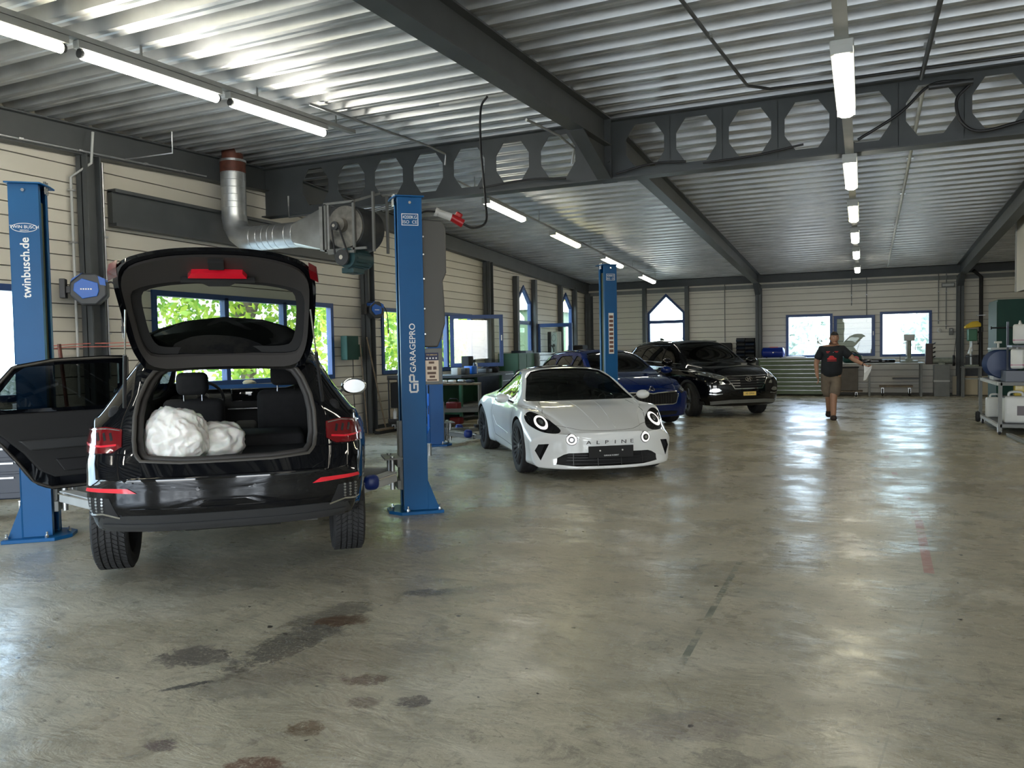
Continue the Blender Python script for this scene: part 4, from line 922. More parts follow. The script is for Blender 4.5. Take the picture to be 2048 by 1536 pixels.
# ------------------------------------------------------------------ black compact SUV
def tuc_def(p):
    x, y, z = p; t = bump_s(y, 1.5, 2.19); ax = abs(x)
    y2 = y - t * (.26 * (ax / .9) ** 2.6) - t * max(0, z - .62) ** 2 * .9 - t * max(0, .45 - z) * .35
    t2 = bump_s(-y, 1.6, 2.28); y2 += t2 * .22 * (ax / .9) ** 2.6
    return Vector((x, y2, z))
tuc = Car(dict(
    ztop=[(-2.28, .95), (-2.2, 1.12), (-1.95, 1.46), (-1.5, 1.59), (-.6, 1.65), (.1, 1.63), (.38, 1.56), (1.08, 1.13), (1.3, 1.095), (1.8, 1.04), (2.05, .97), (2.19, .87)],
    wroof=[(-2.28, .66), (-1.9, .58), (-.6, .60), (.1, .60), (.38, .63), (1.08, .74), (1.3, .72), (1.8, .68), (2.19, .60)],
    zre=[(-2.28, .93), (-2.2, 1.08), (-1.95, 1.38), (-1.5, 1.51), (-.6, 1.57), (.1, 1.56), (.38, 1.49), (1.08, 1.11), (1.3, 1.07), (1.8, 1.01), (2.05, .94), (2.19, .84)],
    wsh=[(-2.28, .78), (-1.8, .86), (0, .87), (1.0, .86), (1.6, .84), (2.19, .78)], zsh=[(-2.28, .92), (-1.8, 1.12), (-1, 1.09), (0, 1.05), (1.0, 1.01), (1.6, .97), (2.0, .90), (2.19, .82)],
    wmax=[(-2.28, .84), (-1.8, .91), (-1.335, .925), (0, .905), (1.335, .925), (1.9, .91), (2.19, .88)], zs=.68, wsill=[(-2.28, .72), (-1.3, .88), (0, .85), (1.3, .88), (2.19, .80)],
    zb=[(-2.28, .36), (-1.7, .24), (1.7, .24), (2.19, .24)], deform=tuc_def))
def suv_like(root, car, ya, yb, ax_, R, sides, ws, dark, paint, cab, wfr, ar, seats=True, wy=(1.3, .1)):
    return None
root = thing('compact_suv', 'black sport utility car with chrome barred grille and yellow number plate', 'car', (-3.62, 18.35, 0), math.atan2(-.675, -.74))
s1 = rounded([(.86, 1.12), (.40, 1.42), (.10, 1.50), (-.02, 1.50), (-.02, 1.13)], 1); s2 = rounded([(-.12, 1.13), (-.12, 1.50), (-.70, 1.50), (-1.0, 1.44), (-1.05, 1.17)], 1); s3 = rounded([(-1.14, 1.19), (-1.12, 1.42), (-1.62, 1.40), (-1.70, 1.30)], 1)
ws = rounded([(-.70, 1.14), (.70, 1.14), (.58, 1.53), (.3, 1.575), (-.3, 1.575), (-.58, 1.53)], 1)
gr = [(-.50, .86), (.50, .86), (.47, .80), (.33, .60), (-.33, .60), (-.47, .80)]
rw = rounded([(-.60, 1.12), (.60, 1.12), (.5, 1.45), (-.5, 1.45)], 1)
body, sk = car_body(root, tuc, -2.28, 2.19, [(1.335, .35), (-1.335, .35)], (-2.0, 1.0, .45, .05), [s1, s2, s3], (ws, 1.35, .1), (rw, -1.6, -2.6), 'blackpaint', [(gr, 'front', .10)], ar=.385)
windows_glass(root, sk, [s1, s2, s3], ws, rw, 'carglassdark')
strip(sk, gr, 'front', .02, .006, 'grille_frame', 'chrome', root, closed=True)
for z, k in ((.82, .46), (.765, .43), (.71, .39), (.655, .355)): strip(sk, [(-k, z), (k, z)], 'front', .018, -.02, 'grille_bar', 'darktrim', root, step=.06); strip(sk, [(-k, z + .008), (-.2, z + .006)], 'front', .014, -.012, 'bar_edge', 'chrome', root); strip(sk, [(.2, z + .006), (k, z + .008)], 'front', .014, -.012, 'bar_edge', 'chrome', root)
def emblem_ring(sk, x, z, rx, rz, m, parent, dr='front', w=.012):
    return strip(sk, circ(x, z, rx, 24, rz), dr, w, .014, 'emblem', m, parent, closed=True, step=.012, thick=.02)
e = emblem_ring(sk, 0, .79, .075, .045, 'chrome', root)
for pts in ([(-.04, .76), (-.022, .822)], [(.022, .758), (.04, .82)], [(-.034, .785), (.034, .795)]): strip(sk, pts, 'front', .012, .014, 'emblem_stroke', 'chrome', e, step=.02, thick=.02)
for sx in (-1, 1):
    fl_ = (lambda p: p) if sx > 0 else mirror_x
    hp = fl_([(.49, .795), (.51, .86), (.70, .935), (.89, .975), (.88, .90), (.72, .82), (.6, .78)]); patch(sk, hp, 'front', .004, 'headlamp', 'lampclear', root, .025, .006)
    strip(sk, fl_([(.53, .855), (.70, .915), (.86, .945)])[::1], 'front', .012, .010, 'lamp_strip', 'silverlamp', root)
    for cx_, cz_, r in ((.66, .862, .032), (.75, .885, .03), (.575, .83, .022)): patch(sk, fl_(circ(cx_, cz_, r, 16)), 'front', .012, 'lamp_lens', 'silverlamp', root, .02, .004)
    fp = fl_(rounded([(.58, .56), (.66, .62), (.80, .60), (.82, .54), (.70, .53)], 1)); patch(sk, fp, 'front', .004, 'fog_lamp', 'silverlamp', root, .025, .004)
    strip(sk, fl_([(.58, .50), (.70, .485), (.82, .50)]), 'front', .016, .006, 'running_lamp', 'silverlamp', root)
    patch(sk, fl_([(.52, .70), (.58, .76), (.64, .755), (.62, .69)]), 'front', .004, 'indicator', 'lampcoverw' if False else 'silverlamp', root, .02, .004)
    dr = 'right' if sx > 0 else 'left'
    strip(sk, [(.95, .40), (1.0, .75), (.90, 1.05)], dr, .006, .0008, 'door_gap', 'seam', root, thick=.002); strip(sk, [(-.07, 1.1), (-.07, .40)], dr, .006, .0008, 'door_gap', 'seam', root, thick=.002); strip(sk, [(-1.12, 1.15), (-1.0, .75), (-.85, .40), (.95, .36)], dr, .006, .0008, 'door_gap', 'seam', root, thick=.002)
    strip(sk, [(.86, 1.105), (-1.7, 1.20)], dr, .016, .004, 'window_trim', 'chrome', root); strip(sk, [(.86, 1.12), (.40, 1.44), (.10, 1.525), (-.7, 1.525), (-1.4, 1.46), (-1.72, 1.3)], dr, .01, .004, 'window_trim', 'blackgloss', root)
    strip(sk, [(.05, .96), (.25, .965)], dr, .03, .02, 'door_handle', 'blackpaint', root, thick=.02); strip(sk, [(-.95, .99), (-.75, .985)], dr, .03, .02, 'door_handle', 'blackpaint', root, thick=.02)
    strip(sk, [(1.85, .30), (.9, .33), (-.9, .33), (-1.9, .36)], dr, .09, .012, 'sill_cladding', 'darktrim', root)
    # arch trims
    for yc in (1.335, -1.335): strip(sk, [(yc + .41 * math.cos(t), .35 + .41 * math.sin(t)) for t in [math.radians(5 + 17 * i) for i in range(11)]], dr, .05, .006, 'arch_trim', 'darktrim', root)
    mirror(root, (sx * .86, .72, 1.06), sx, 'blackpaint', 1.15)
    wheel(root, sx * .80, 1.335, .36, .235, .245, 5, 'alu', sx, steer=math.radians(-14)); wheel(root, sx * .80, -1.335, .36, .235, .245, 5, 'alu', sx)
    rl = MB(); rl.tube([(sx * .585, .0 + .1, 1.60), (sx * .6, -.4, 1.625), (sx * .59, -1.2, 1.59), (sx * .57, -1.6, 1.54)], .013, 8); rl.build('roof_rail', 'chrome', root)
strip(sk, [(-.62, 1.085), (-.62, .94), (-.5, .885), (.5, .885), (.62, .94), (.62, 1.085)], 'front', .006, .0008, 'bonnet_gap', 'seam', root, thick=.002)
strip(sk, [(-.78, .31), (-.4, .34), (.4, .34), (.78, .31)], 'front', .075, .012, 'skid_plate', 'midgrey', root)
h, n_ = sk.hit((0, 4, .5), (0, -1, 0)); mb = MB(); mb.box(-.15, .15, h.y + .005, h.y + .02, .455, .535); pl = mb.build('number_plate', 'plateyellow', root, bevel=.003)
text('VD 129550', .045, 'blackprint', pl, basis((0, h.y + .0215, .495), (-1, 0, 0), (0, 0, 1)))
for sx in (-1, 1): seat(root, sx * .38, -.1, .62); seat(root, sx * .38, -1.0, .64)
soft('dashboard', (0, .82, 1.0), (1.4, .35, .14), 'interior', root, .05); steering(root, -.38, .55, 1.03); soft('inner_mirror', (0, .42, 1.46), (.22, .03, .06), 'black', root, .02)
mb = MB(); mb.prism([(-1.25, 1.655), (-1.45, 1.63), (-1.48, 1.70), (-1.42, 1.71)], .03, lambda a, b, c: (-.015 + c, a, b)); mb.build('roof_antenna', 'blackpaint', root)

# ------------------------------------------------------------------ dark blue estate
def oct_def(p):
    x, y, z = p; t = bump_s(y, 1.5, 2.22); ax = abs(x)
    y2 = y - t * (.30 * (ax / .9) ** 2.6) - t * max(0, z - .55) ** 2 * 1.0 - t * max(0, .35 - z) * .2
    t2 = bump_s(-y, 1.8, 2.47); y2 += t2 * .22 * (ax / .9) ** 2.6
    return Vector((x, y2, z))
octa = Car(dict(
    ztop=[(-2.47, .85), (-2.38, 1.05), (-2.1, 1.30), (-1.6, 1.41), (-.6, 1.47), (.0, 1.455), (.3, 1.39), (1.08, .99), (1.3, .955), (1.8, .89), (2.08, .80), (2.22, .70)],
    wroof=[(-2.47, .62), (-2., .54), (-.6, .56), (0, .56), (.3, .60), (1.08, .71), (1.3, .68), (1.8, .62), (2.22, .52)],
    zre=[(-2.47, .83), (-2.38, 1.0), (-2.1, 1.23), (-1.6, 1.34), (-.6, 1.395), (0, 1.385), (.3, 1.32), (1.08, .97), (1.3, .93), (1.8, .86), (2.08, .77), (2.22, .67)],
    wsh=[(-2.47, .76), (-1.8, .84), (0, .85), (1.0, .85), (1.6, .82), (2.22, .74)], zsh=[(-2.47, .84), (-1.8, .97), (0, .92), (1.0, .89), (1.6, .84), (2.0, .76), (2.22, .66)],
    wmax=[(-2.47, .82), (-1.34, .91), (0, .90), (1.34, .912), (1.9, .89), (2.22, .84)], zs=.58, wsill=[(-2.47, .70), (-1.3, .87), (0, .85), (1.3, .87), (2.22, .78)],
    zb=[(-2.47, .3), (-1.7, .17), (1.8, .16), (2.22, .18)], deform=oct_def))
root = thing('estate_car', 'dark blue estate car parked between the white coupe and the black utility car', 'car', (-4.97, 15.86, 0), math.atan2(-.655, -.755))
s1 = rounded([(.88, .975), (.35, 1.27), (.05, 1.33), (-.05, 1.33), (-.05, .98)], 1); s2 = rounded([(-.13, .98), (-.13, 1.335), (-.8, 1.33), (-.98, 1.30), (-.98, 1.0)], 1); s3 = rounded([(-1.06, 1.01), (-1.06, 1.29), (-1.75, 1.25), (-1.95, 1.12), (-1.8, 1.04)], 1)
ws = rounded([(-.66, 1.0), (.66, 1.0), (.54, 1.365), (.3, 1.405), (-.3, 1.405), (-.54, 1.365)], 1)
gr = [(-.54, .655), (-.1, .64), (0, .625), (.1, .64), (.54, .655), (.56, .60), (.50, .44), (.42, .42), (-.42, .42), (-.50, .44), (-.56, .60)]
lg = rounded([(-.62, .22), (.62, .22), (.60, .30), (-.60, .30)], 1)
body, sk = car_body(root, octa, -2.47, 2.22, [(1.343, .33), (-1.343, .33)], (-2.1, 1.0, .4, .05), [s1, s2, s3], (ws, 1.35, .05), None, 'bluepaint', [(gr, 'front', .08), (lg, 'front', .08)], ar=.365)
windows_glass(root, sk, [s1, s2, s3], ws, None, 'carglassdark')
strip(sk, gr, 'front', .018, .006, 'grille_frame', 'chrome', root, closed=True)
for i in range(-9, 10): strip(sk, [(i * .055 + .0, .63), (i * .055, .435)], 'front', .014, -.012, 'grille_slat', 'black', root, step=.05)
e = emblem_ring(sk, 0, .715, .038, .038, 'chrome', root, w=.007); strip(sk, [(-.02, .70), (.0, .725), (.02, .715)], 'front', .012, .012, 'emblem_stroke', 'chrome', e, step=.01, thick=.01)
for sx in (-1, 1):
    fl_ = (lambda p: p) if sx > 0 else mirror_x
    hp = fl_([(.58, .66), (.62, .70), (.80, .745), (.86, .72), (.82, .66), (.64, .61)]); patch(sk, hp, 'front', .004, 'headlamp', 'lampdark', root, .025, .006)
    for cx_, cz_ in ((.67, .67), (.76, .69)): patch(sk, fl_(circ(cx_, cz_, .026, 16)), 'front', .012, 'lamp_lens', 'silverlamp', root, .02, .004)
    strip(sk, fl_([(.64, .685), (.82, .73)]), 'front', .008, .01, 'lamp_strip', 'silverlamp', root)
    dr = 'right' if sx > 0 else 'left'
    strip(sk, [(.95, .30), (1.0, .6), (.92, .93)], dr, .006, .0008, 'door_gap', 'seam', root, thick=.002); strip(sk, [(-.09, .95), (-.09, .28)], dr, .006, .0008, 'door_gap', 'seam', root, thick=.002)
    strip(sk, [(-1.02, .98), (-1.0, .65), (-.85, .28), (.95, .26)], dr, .006, .0008, 'door_gap', 'seam', root, thick=.002)
    strip(sk, [(.92, .955), (-1.9, 1.01)], dr, .012, .004, 'window_trim', 'chrome', root)
    mirror(root, (sx * .84, .74, .93), sx, 'bluepaint', 1.1)
    wheel(root, sx * .79, 1.343, .325, .21, .22, 7, 'alu', sx); wheel(root, sx * .79, -1.343, .325, .21, .22, 7, 'alu', sx)
    rl = MB(); rl.tube([(sx * .545, 0, 1.41), (sx * .555, -.5, 1.43), (sx * .55, -1.4, 1.40), (sx * .53, -1.8, 1.355)], .012, 8); rl.build('roof_rail', 'chrome', root)
strip(sk, [(-.60, .965), (-.60, .80), (-.5, .70), (.5, .70), (.60, .80), (.60, .965)], 'front', .006, .0008, 'bonnet_gap', 'seam', root, thick=.002)
for x0 in (-.35, .35): strip(sk, [(x0, 1.2), (x0 * .8, 1.7), (x0 * .55, 2.05)], 'top', .014, .003, 'bonnet_crease', 'bluepaint', root, thick=.008)
for sx in (-1, 1): seat(root, sx * .37, -.15, .50); seat(root, sx * .37, -1.05, .52)
soft('dashboard', (0, .80, .86), (1.35, .35, .14), 'interior', root, .05); steering(root, -.37, .52, .90); soft('inner_mirror', (0, .38, 1.30), (.22, .03, .06), 'black', root, .02)
# ------------------------------------------------------------------ black hatchback on the lift, tailgate up
DZ = .15
def aud_def(p):
    x, y, z = p; t = bump_s(y, 1.5, 2.21); ax = abs(x)
    y2 = y - t * (.28 * (ax / .9) ** 2.6) - t * max(0, z - .5) ** 2 * 1.0 - t * max(0, .35 - z) * .3
    t2 = bump_s(-y, 1.35, 2.13); y2 += t2 * (.30 * (ax / .9) ** 3.2)
    if z < .74: y2 -= t2 * (.05 * bump_s(.74 - z, 0, .08)) - t2 * max(0, .42 - z) * .45
    return Vector((x, y2, z))
aud = Car(dict(
    ztop=[(-2.13, .60), (-2.10, .68), (-2.05, .80), (-1.98, 1.0), (-1.86, 1.20), (-1.74, 1.31), (-1.5, 1.36), (-1, 1.41), (-.2, 1.43), (.2, 1.38), (.5, 1.27), (1.1, .98), (1.4, .945), (1.9, .85), (2.12, .74), (2.21, .64)],
    wroof=[(-2.13, .60), (-2.05, .62), (-1.9, .54), (-1.5, .55), (-.5, .56), (.2, .57), (.5, .60), (1.1, .70), (1.4, .68), (1.9, .62), (2.21, .52)],
    zre=[(-2.13, .59), (-2.10, .67), (-2.05, .78), (-1.98, .97), (-1.86, 1.15), (-1.74, 1.25), (-1.5, 1.30), (-1, 1.345), (-.2, 1.36), (.2, 1.31), (.5, 1.2), (1.1, .955), (1.4, .92), (1.9, .82), (2.12, .71), (2.21, .61)],
    wsh=[(-2.13, .74), (-2.0, .77), (-1.6, .82), (-.8, .83), (0, .83), (1.0, .83), (1.6, .80), (2.21, .72)],
    zsh=[(-2.13, .585), (-2.10, .665), (-2.05, .775), (-1.98, .88), (-1.8, .93), (-1, .92), (0, .89), (1.0, .86), (1.6, .81), (2.0, .73), (2.21, .60)],
    wmax=[(-2.13, .80), (-1.9, .85), (-1.318, .905), (-.6, .88), (.6, .88), (1.318, .90), (1.9, .88), (2.21, .83)], zs=[(-2.13, .50), (-1.3, .58), (1.3, .56), (2.21, .42)],
    wsill=[(-2.13, .76), (-1.9, .82), (-1.3, .87), (0, .84), (1.3, .87), (2.21, .76)], zb=[(-2.13, .26), (-1.7, .2), (1.8, .16), (2.21, .18)], deform=aud_def))
root = thing('hatchback', 'black hatchback raised on the near lift with its tailgate up and left rear door open', 'car', (-4.90, 5.23, DZ), math.radians(40.5))
AUD = root
s1 = rounded([(.92, .94), (.42, 1.22), (.1, 1.29), (0, 1.295), (0, .93)], 1); s2 = rounded([(-.08, .93), (-.08, 1.30), (-.7, 1.285), (-.98, 1.24), (-1.0, .95)], 1); s3 = rounded([(-1.08, .99), (-1.1, 1.22), (-1.45, 1.18), (-1.62, 1.06)], 1)
ws = rounded([(-.66, .98), (.66, .98), (.53, 1.32), (.3, 1.36), (-.3, 1.36), (-.53, 1.32)], 1)
opening = rounded([(-.47, .665), (.47, .665), (.535, .74), (.53, 1.0), (.45, 1.2), (.36, 1.25), (-.36, 1.25), (-.45, 1.2), (-.53, 1.0), (-.535, .74)], 1)
def rc():
    mb = MB(); poly_cut(mb, opening, 'rear', 1.2, 2.75)
    # doorway of the open left rear door
    mb2 = [(-.12, .34), (-.12, 1.29), (-.7, 1.275), (-.98, 1.23), (-1.03, .9), (-.86, .62), (-.74, .34)]; poly_cut(mb, mb2, 'left', 1.9, 2.6)
    return mb.build('cut', 'interior')
body, sk = car_body(root, aud, -2.13, 2.21, [(1.318, .32), (-1.318, .26)], (-1.86, 1.02, .36, .05), [s1, s3], (ws, 1.4, .05), None, 'blackpaint', [], ar=.37, rearcut=rc, dy=.035)
for pl in (s1, s3):
    for dr in ('left', 'right'): patch(sk, pl, dr, -.012, 'side_window', 'carglassdark', root, .05, 0)
patch(sk, s2, 'right', .002, 'side_window', 'carglassdark', root, .05, .004)
patch(sk, ws, 'front', -.012, 'windscreen', 'paneglass', root, .05, 0)
M['rubberseal'] = mat('rubber_seal', (.05, .045, .04), .6)
M['trimbrown'] = mat('warm_dark_trim', (.030, .027, .026), .6)
M['lining'] = mat('boot_carpet', (.012, .012, .014), .95, 0, .3, 60)
# seal round the opening, laid on the cut edge
P = []
for a, b in zip(opening, opening[1:] + opening[:1]):
    for i in range(4):
        u = (a[0] + (b[0] - a[0]) * i / 4, a[1] + (b[1] - a[1]) * i / 4); h, n_ = sk.hit((u[0], -4, u[1]), (0, 1, 0))
        if h is not None: P.append(h + V3(0, .012, 0))
P.append(P[0]); mb = MB(); mb.tube(P, .014, 8, cap=False); mb.build('opening_seal', 'rubberseal', root, smooth=60)
P2 = [p * 1 for p in P]; mb = MB(); mb.tube([V3(p.x * .955, p.y + .06, (p.z - .95) * .96 + .95) for p in P], .022, 8, cap=False); mb.build('inner_frame', 'trimbrown', root, smooth=60)
# boot floor, side linings, sill
soft('boot_floor', (0, -1.35, .60), (1.02, 1.25, .07), 'lining', root, .02)
for sx in (-1, 1): soft('boot_side', (sx * .62, -1.50, .80), (.16, .72, .42), 'lining', root, .05)
soft('boot_sill', (0, -2.03, .645), (.92, .10, .03), 'black', root, .012)
soft('folded_seat_back', (.18, -.78, .66), (.62, .55, .12), 'seatcloth', root, .04)
soft('rear_seat', (0, -.40, .50), (1.15, .5, .2), 'seatcloth', root, .06)
for sx in (-1, 1): seat(root, sx * .37, .18, .37 + (.06 if sx > 0 else 0), s=1.0, tilt=14)
soft('dashboard', (0, .93, .86), (1.35, .34, .16), 'interior', root, .05); soft('centre_screen', (0, .76, .93), (.26, .03, .12), 'blackgloss', root, .01); steering(root, -.37, .66, .90)
soft('centre_console', (0, .35, .62), (.2, .8, .14), 'interior', root, .04); soft('inner_mirror', (.0, .46, 1.25), (.22, .03, .06), 'black', root, .02)
mb = MB(); mb.beam((-.16, .745, .80), (.5, .745, .80), .012, .008); mb.build('dash_strip', 'chrome', root)
# tail lamps, reflectors, bumper lines
for sx in (-1, 1):
    fl_ = (lambda p: p) if sx > 0 else mirror_x
    Q = quarter(sx, 22, 0, -1)
    lp = fl_([(.60, .868), (.70, .882), (.86, .86), (.88, .80), (.855, .72), (.66, .73), (.60, .765)]); patch(sk, lp, 'rear', .006, 'tail_lamp', 'redlamp', root, .025, .008)
    strip(sk, fl_([(.63, .775), (.72, .765), (.84, .775)]), 'rear', .012, .010, 'lamp_bar', 'redglow', root)
    strip(sk, fl_([(.61, .86), (.70, .872), (.83, .855)]), 'rear', .006, .009, 'lamp_edge', 'silverlamp', root)
    for x in (.66, .70, .74): strip(sk, fl_([(x, .80), (x + .01, .845)]), 'rear', .016, .009, 'lamp_cell', 'lampdark' if int(x * 100) % 8 else 'redlamp', root)
    rp = fl_([(.50, .505), (.80, .515), (.79, .535), (.55, .535)]); patch(sk, rp, 'rear', .006, 'reflector', 'redglow', root, .02, .005)
    mp = fl_([(.60, .34), (.80, .36), (.83, .48), (.66, .475)]); patch(sk, mp, 'rear', .003, 'corner_vent', 'blackmatte', root, .03, .004)
    for j in range(5):
        for i in range(3): patch(sk, fl_(circ(.70 + i * .035, .40 + j * .018, .007, 8)), 'rear', .008, 'vent_stud', 'alu', root, .02, .003)
    strip(sk, fl_([(.60, .36), (.70, .385), (.80, .37)]), 'rear', .012, .010, 'vent_trim', 'chrome', root)
    dr = 'right' if sx > 0 else 'left'
    strip(sk, [(-2.05, .72), (-1.6, .735), (-1.2, .76), (1.6, .72)], dr, .012, .003, 'shoulder_crease', 'blackpaint', root, thick=.006)
    mirror(root, (sx * .82, .80, .90), sx, 'silverlamp' if sx > 0 else 'blackpaint', 1.1)
    wheel(root, sx * .7625, -1.318, .318, .225, .225, 5, 'alu', sx, z=.20, tread=True); wheel(root, sx * .765, 1.318, .318, .225, .225, 5, 'alu', sx, z=.22)
    strip(sk, [(1.0, .92), (.42, 1.245), (.0, 1.325), (-.9, 1.29), (-1.5, 1.21), (-1.68, 1.08), (-1.1, .955), (.95, .905)], dr, .01, .003, 'window_trim', 'blackgloss', root, closed=False)
patch(sk, [(-.76, .27), (.76, .27), (.72, .355), (.55, .37), (-.55, .37), (-.72, .355)], 'rear', .004, 'rear_diffuser', 'darktrim', root, .04, .01)
strip(sk, [(-.70, .31), (.70, .31)], 'rear', .022, .012, 'diffuser_rib', 'darktrim', root)
strip(sk, [(-.54, .405), (.54, .405)], 'rear', .012, .004, 'bumper_crease', 'blackpaint', root); strip(sk, [(-.52, .565), (-.5, .60), (.5, .60), (.52, .565)], 'rear', .010, .003, 'bumper_crease', 'blackpaint', root)
for x in (-.42, -.16, .16, .42): patch(sk, circ(x, .52, .011, 12), 'rear', .002, 'parking_sensor', 'blackgloss', root, .02, .003)
mb = MB(); mb.cyl((-.3, -1.6, .25), (.3, -1.6, .25), .10, n=16); mb.build('silencer', 'dgrey', root, smooth=40)
mb = MB(); mb.cyl((-.7, -1.318, .23), (.7, -1.318, .23), .035, n=10); mb.box(-.55, -.45, -1.5, -.9, .14, .20); mb.box(.45, .55, -1.5, -.9, .14, .20); mb.build('rear_axle', 'dgrey', root)
# raised tailgate
HG = V3(0, -1.74, 1.31); TS = V3(0, -.72, .694); TN = V3(0, .694, .72)
def tg(x, s, t=0.):   # lateral, along from hinge, outward
    x = x * .91; t = t - .08 * ((s - .42) / .5) ** 2 - .10 * (abs(x) / .58) ** 2.5; return tuple(HG + TS * s + TN * t + V3(x, 0, 0))
def ring_pts(pl, n): 
    L = [0]; q = pl + pl[:1]
    for a, b in zip(q[:-1], q[1:]): L.append(L[-1] + math.hypot(b[0] - a[0], b[1] - a[1]))
    out = []
    for i in range(n):
        d = L[-1] * i / n; k = max(j for j in range(len(L) - 1) if L[j] <= d + 1e-9); u = (d - L[k]) / max(1e-9, L[k + 1] - L[k]); out.append((q[k][0] + (q[k + 1][0] - q[k][0]) * u, q[k][1] + (q[k + 1][1] - q[k][1]) * u))
    return out
def angres(pl, c, n):   # resample a star-shaped outline by angle about c
    out = []
    for i in range(n):
        a = 2 * PI * i / n; d = (math.cos(a), math.sin(a)); best = 0
        for p, q in zip(pl, pl[1:] + pl[:1]):
            ex, ey = q[0] - p[0], q[1] - p[1]; den = d[0] * ey - d[1] * ex
            if abs(den) < 1e-12: continue
            px, py = p[0] - c[0], p[1] - c[1]; t = (px * ey - py * ex) / den; u = (px * d[1] - py * d[0]) / den
            if t > best and -1e-6 <= u <= 1 + 1e-6: best = t
        out.append((c[0] + d[0] * best, c[1] + d[1] * best))
    return out
outl = rounded([(-.50, -.02), (0, -.03), (.50, -.02), (.585, .18), (.60, .50), (.60, .78), (.53, .90), (.3, .945), (0, .955), (-.3, .945), (-.53, .90), (-.60, .78), (-.60, .50), (-.585, .18)], 2)
gl_ = rounded([(-.44, .08), (.44, .08), (.52, .20), (.535, .60), (.48, .69), (-.48, .69), (-.535, .60), (-.52, .20)], 2)
def ring_mesh(mb, A, B, ta, tb, th):
    n = len(A); vs = []
    def sub(p, q, k): return (p[0] + (q[0] - p[0]) * k, p[1] + (q[1] - p[1]) * k)
    K = 5
    for j in range(K + 1): vs += [tg(*sub(a, b, j / K), ta + (tb - ta) * j / K) for a, b in zip(A, B)]
    m_ = len(vs)
    for j in range(K, -1, -1): vs += [tg(*sub(a, b, j / K), ta + (tb - ta) * j / K - th) for a, b in zip(A, B)]
    R_ = 2 * (K + 1)
    mb.add(vs, [(j * n + i, j * n + (i + 1) % n, ((j + 1) % R_) * n + (i + 1) % n, ((j + 1) % R_) * n + i) for j in range(R_) for i in range(n)])
N = 96; cc = (0, .36); A = angres(outl, cc, N); B = angres(gl_, cc, N)
mb = MB(); ring_mesh(mb, A, B, .0, 0.01, .03); gate = mb.build('tailgate', 'blackpaint', root, smooth=40)
A2 = [(p[0] * .93, .46 + (p[1] - .46) * .93) for p in A]
mb = MB(); ring_mesh(mb, angres(A2, cc, N), [(b[0] * 1.0, b[1]) for b in B], -.032, -.022, .022); mb.build('tailgate_lining', 'trimbrown', gate, smooth=40)
mb = MB(); ring_mesh(mb, [(b[0] * 1.02, .345 + (b[1] - .345) * 1.02) for b in B], [(b[0] * .9, .345 + (b[1] - .345) * .84) for b in B], -.012, -.010, .004); mb.build('glass_border', 'blackmatte', gate, smooth=40)
bm = bmesh.new(); vv = [[bm.verts.new(tg(b[0] * k, .345 + (b[1] - .345) * k, -.006)) for b in B] for k in (1., .8, .6, .4, .2)]; c0 = bm.verts.new(tg(0, .345, -.006))
for r0, r1 in zip(vv[:-1], vv[1:]):
    for i in range(N): bm.faces.new((r0[i], r0[(i + 1) % N], r1[(i + 1) % N], r1[i]))
for i in range(N): bm.faces.new((vv[-1][i], vv[-1][(i + 1) % N], c0))
M['gateglass'] = glassmat('tailgate_glass', (.42, .46, .43), 1.0)
o = bm_obj(bm, 'tailgate_glass', ['gateglass']); o.parent = gate; o.data.polygons.foreach_set('use_smooth', [True] * len(o.data.polygons))
def tgbar(pl, t0, t1, name, m, k=6):
    n = len(pl); mb = MB(); vs = [tg(a, b, t0) for a, b in pl] + [tg(a, b, t1) for a, b in pl]; mb.add(vs, [tuple(range(n)), tuple(range(n, 2 * n))[::-1]] + [(i, n + i, n + (i + 1) % n, (i + 1) % n) for i in range(n)]); return mb.build(name, m, gate)
tgbar([(-.175, .755), (.175, .755), (.15, .80), (-.15, .80)], -.085, -.045, 'brake_light', 'redglow')
tgbar([(-.22, .715), (.22, .715), (.22, .735), (-.22, .735)], -.08, -.05, 'trim_bar', 'darktrim')
tgbar([(-.12, .716), (.12, .716), (.06, .675), (-.06, .675)], -.08, -.05, 'pull_handle', 'darktrim')
tgbar([(-.045, .83), (.045, .83), (.045, .895), (-.045, .895)], -.085, -.05, 'latch', 'blackmatte')
sp_ = [(-.54, -.02), (.54, -.02), (.54, .12), (.50, .20), (.42, .245), (.25, .285), (0, .30), (-.25, .275), (-.42, .235), (-.50, .20), (-.54, .12)]
n_s = len(sp_); mb = MB(); mb.add([tg(a, b, .035) for a, b in sp_] + [tg(a, b, .075 - .03 * max(0, b / .3)) for a, b in sp_], [tuple(range(n_s)), tuple(range(n_s, 2 * n_s))[::-1]] + [(i, n_s + i, n_s + (i + 1) % n_s, (i + 1) % n_s) for i in range(n_s)]); mb.build('roof_spoiler', 'blackpaint', gate)
for sx in (-1, 1):
    tgbar([(sx * .56, .80), (sx * .612, .78), (sx * .60, .86), (sx * .55, .885)], -.05, .012, 'lamp_section', 'redlamp')
    p0 = V3(sx * .585, -1.93, 1.0); p1 = V3(*tg(sx * .565, .52, -.05)); mb = MB(); mid = p0.lerp(p1, .55); mb.cyl(p0, mid, .011, n=10); mb.build('gas_strut', 'black', gate, smooth=40); mb = MB(); mb.cyl(mid, p1, .005, n=8); mb.build('strut_rod', 'chrome', gate, smooth=40)
    mb = MB(); mb.box(sx * .42 - .03, sx * .42 + .03, -1.84, -1.68, 1.27, 1.30); mb.build('hinge', 'black', gate)
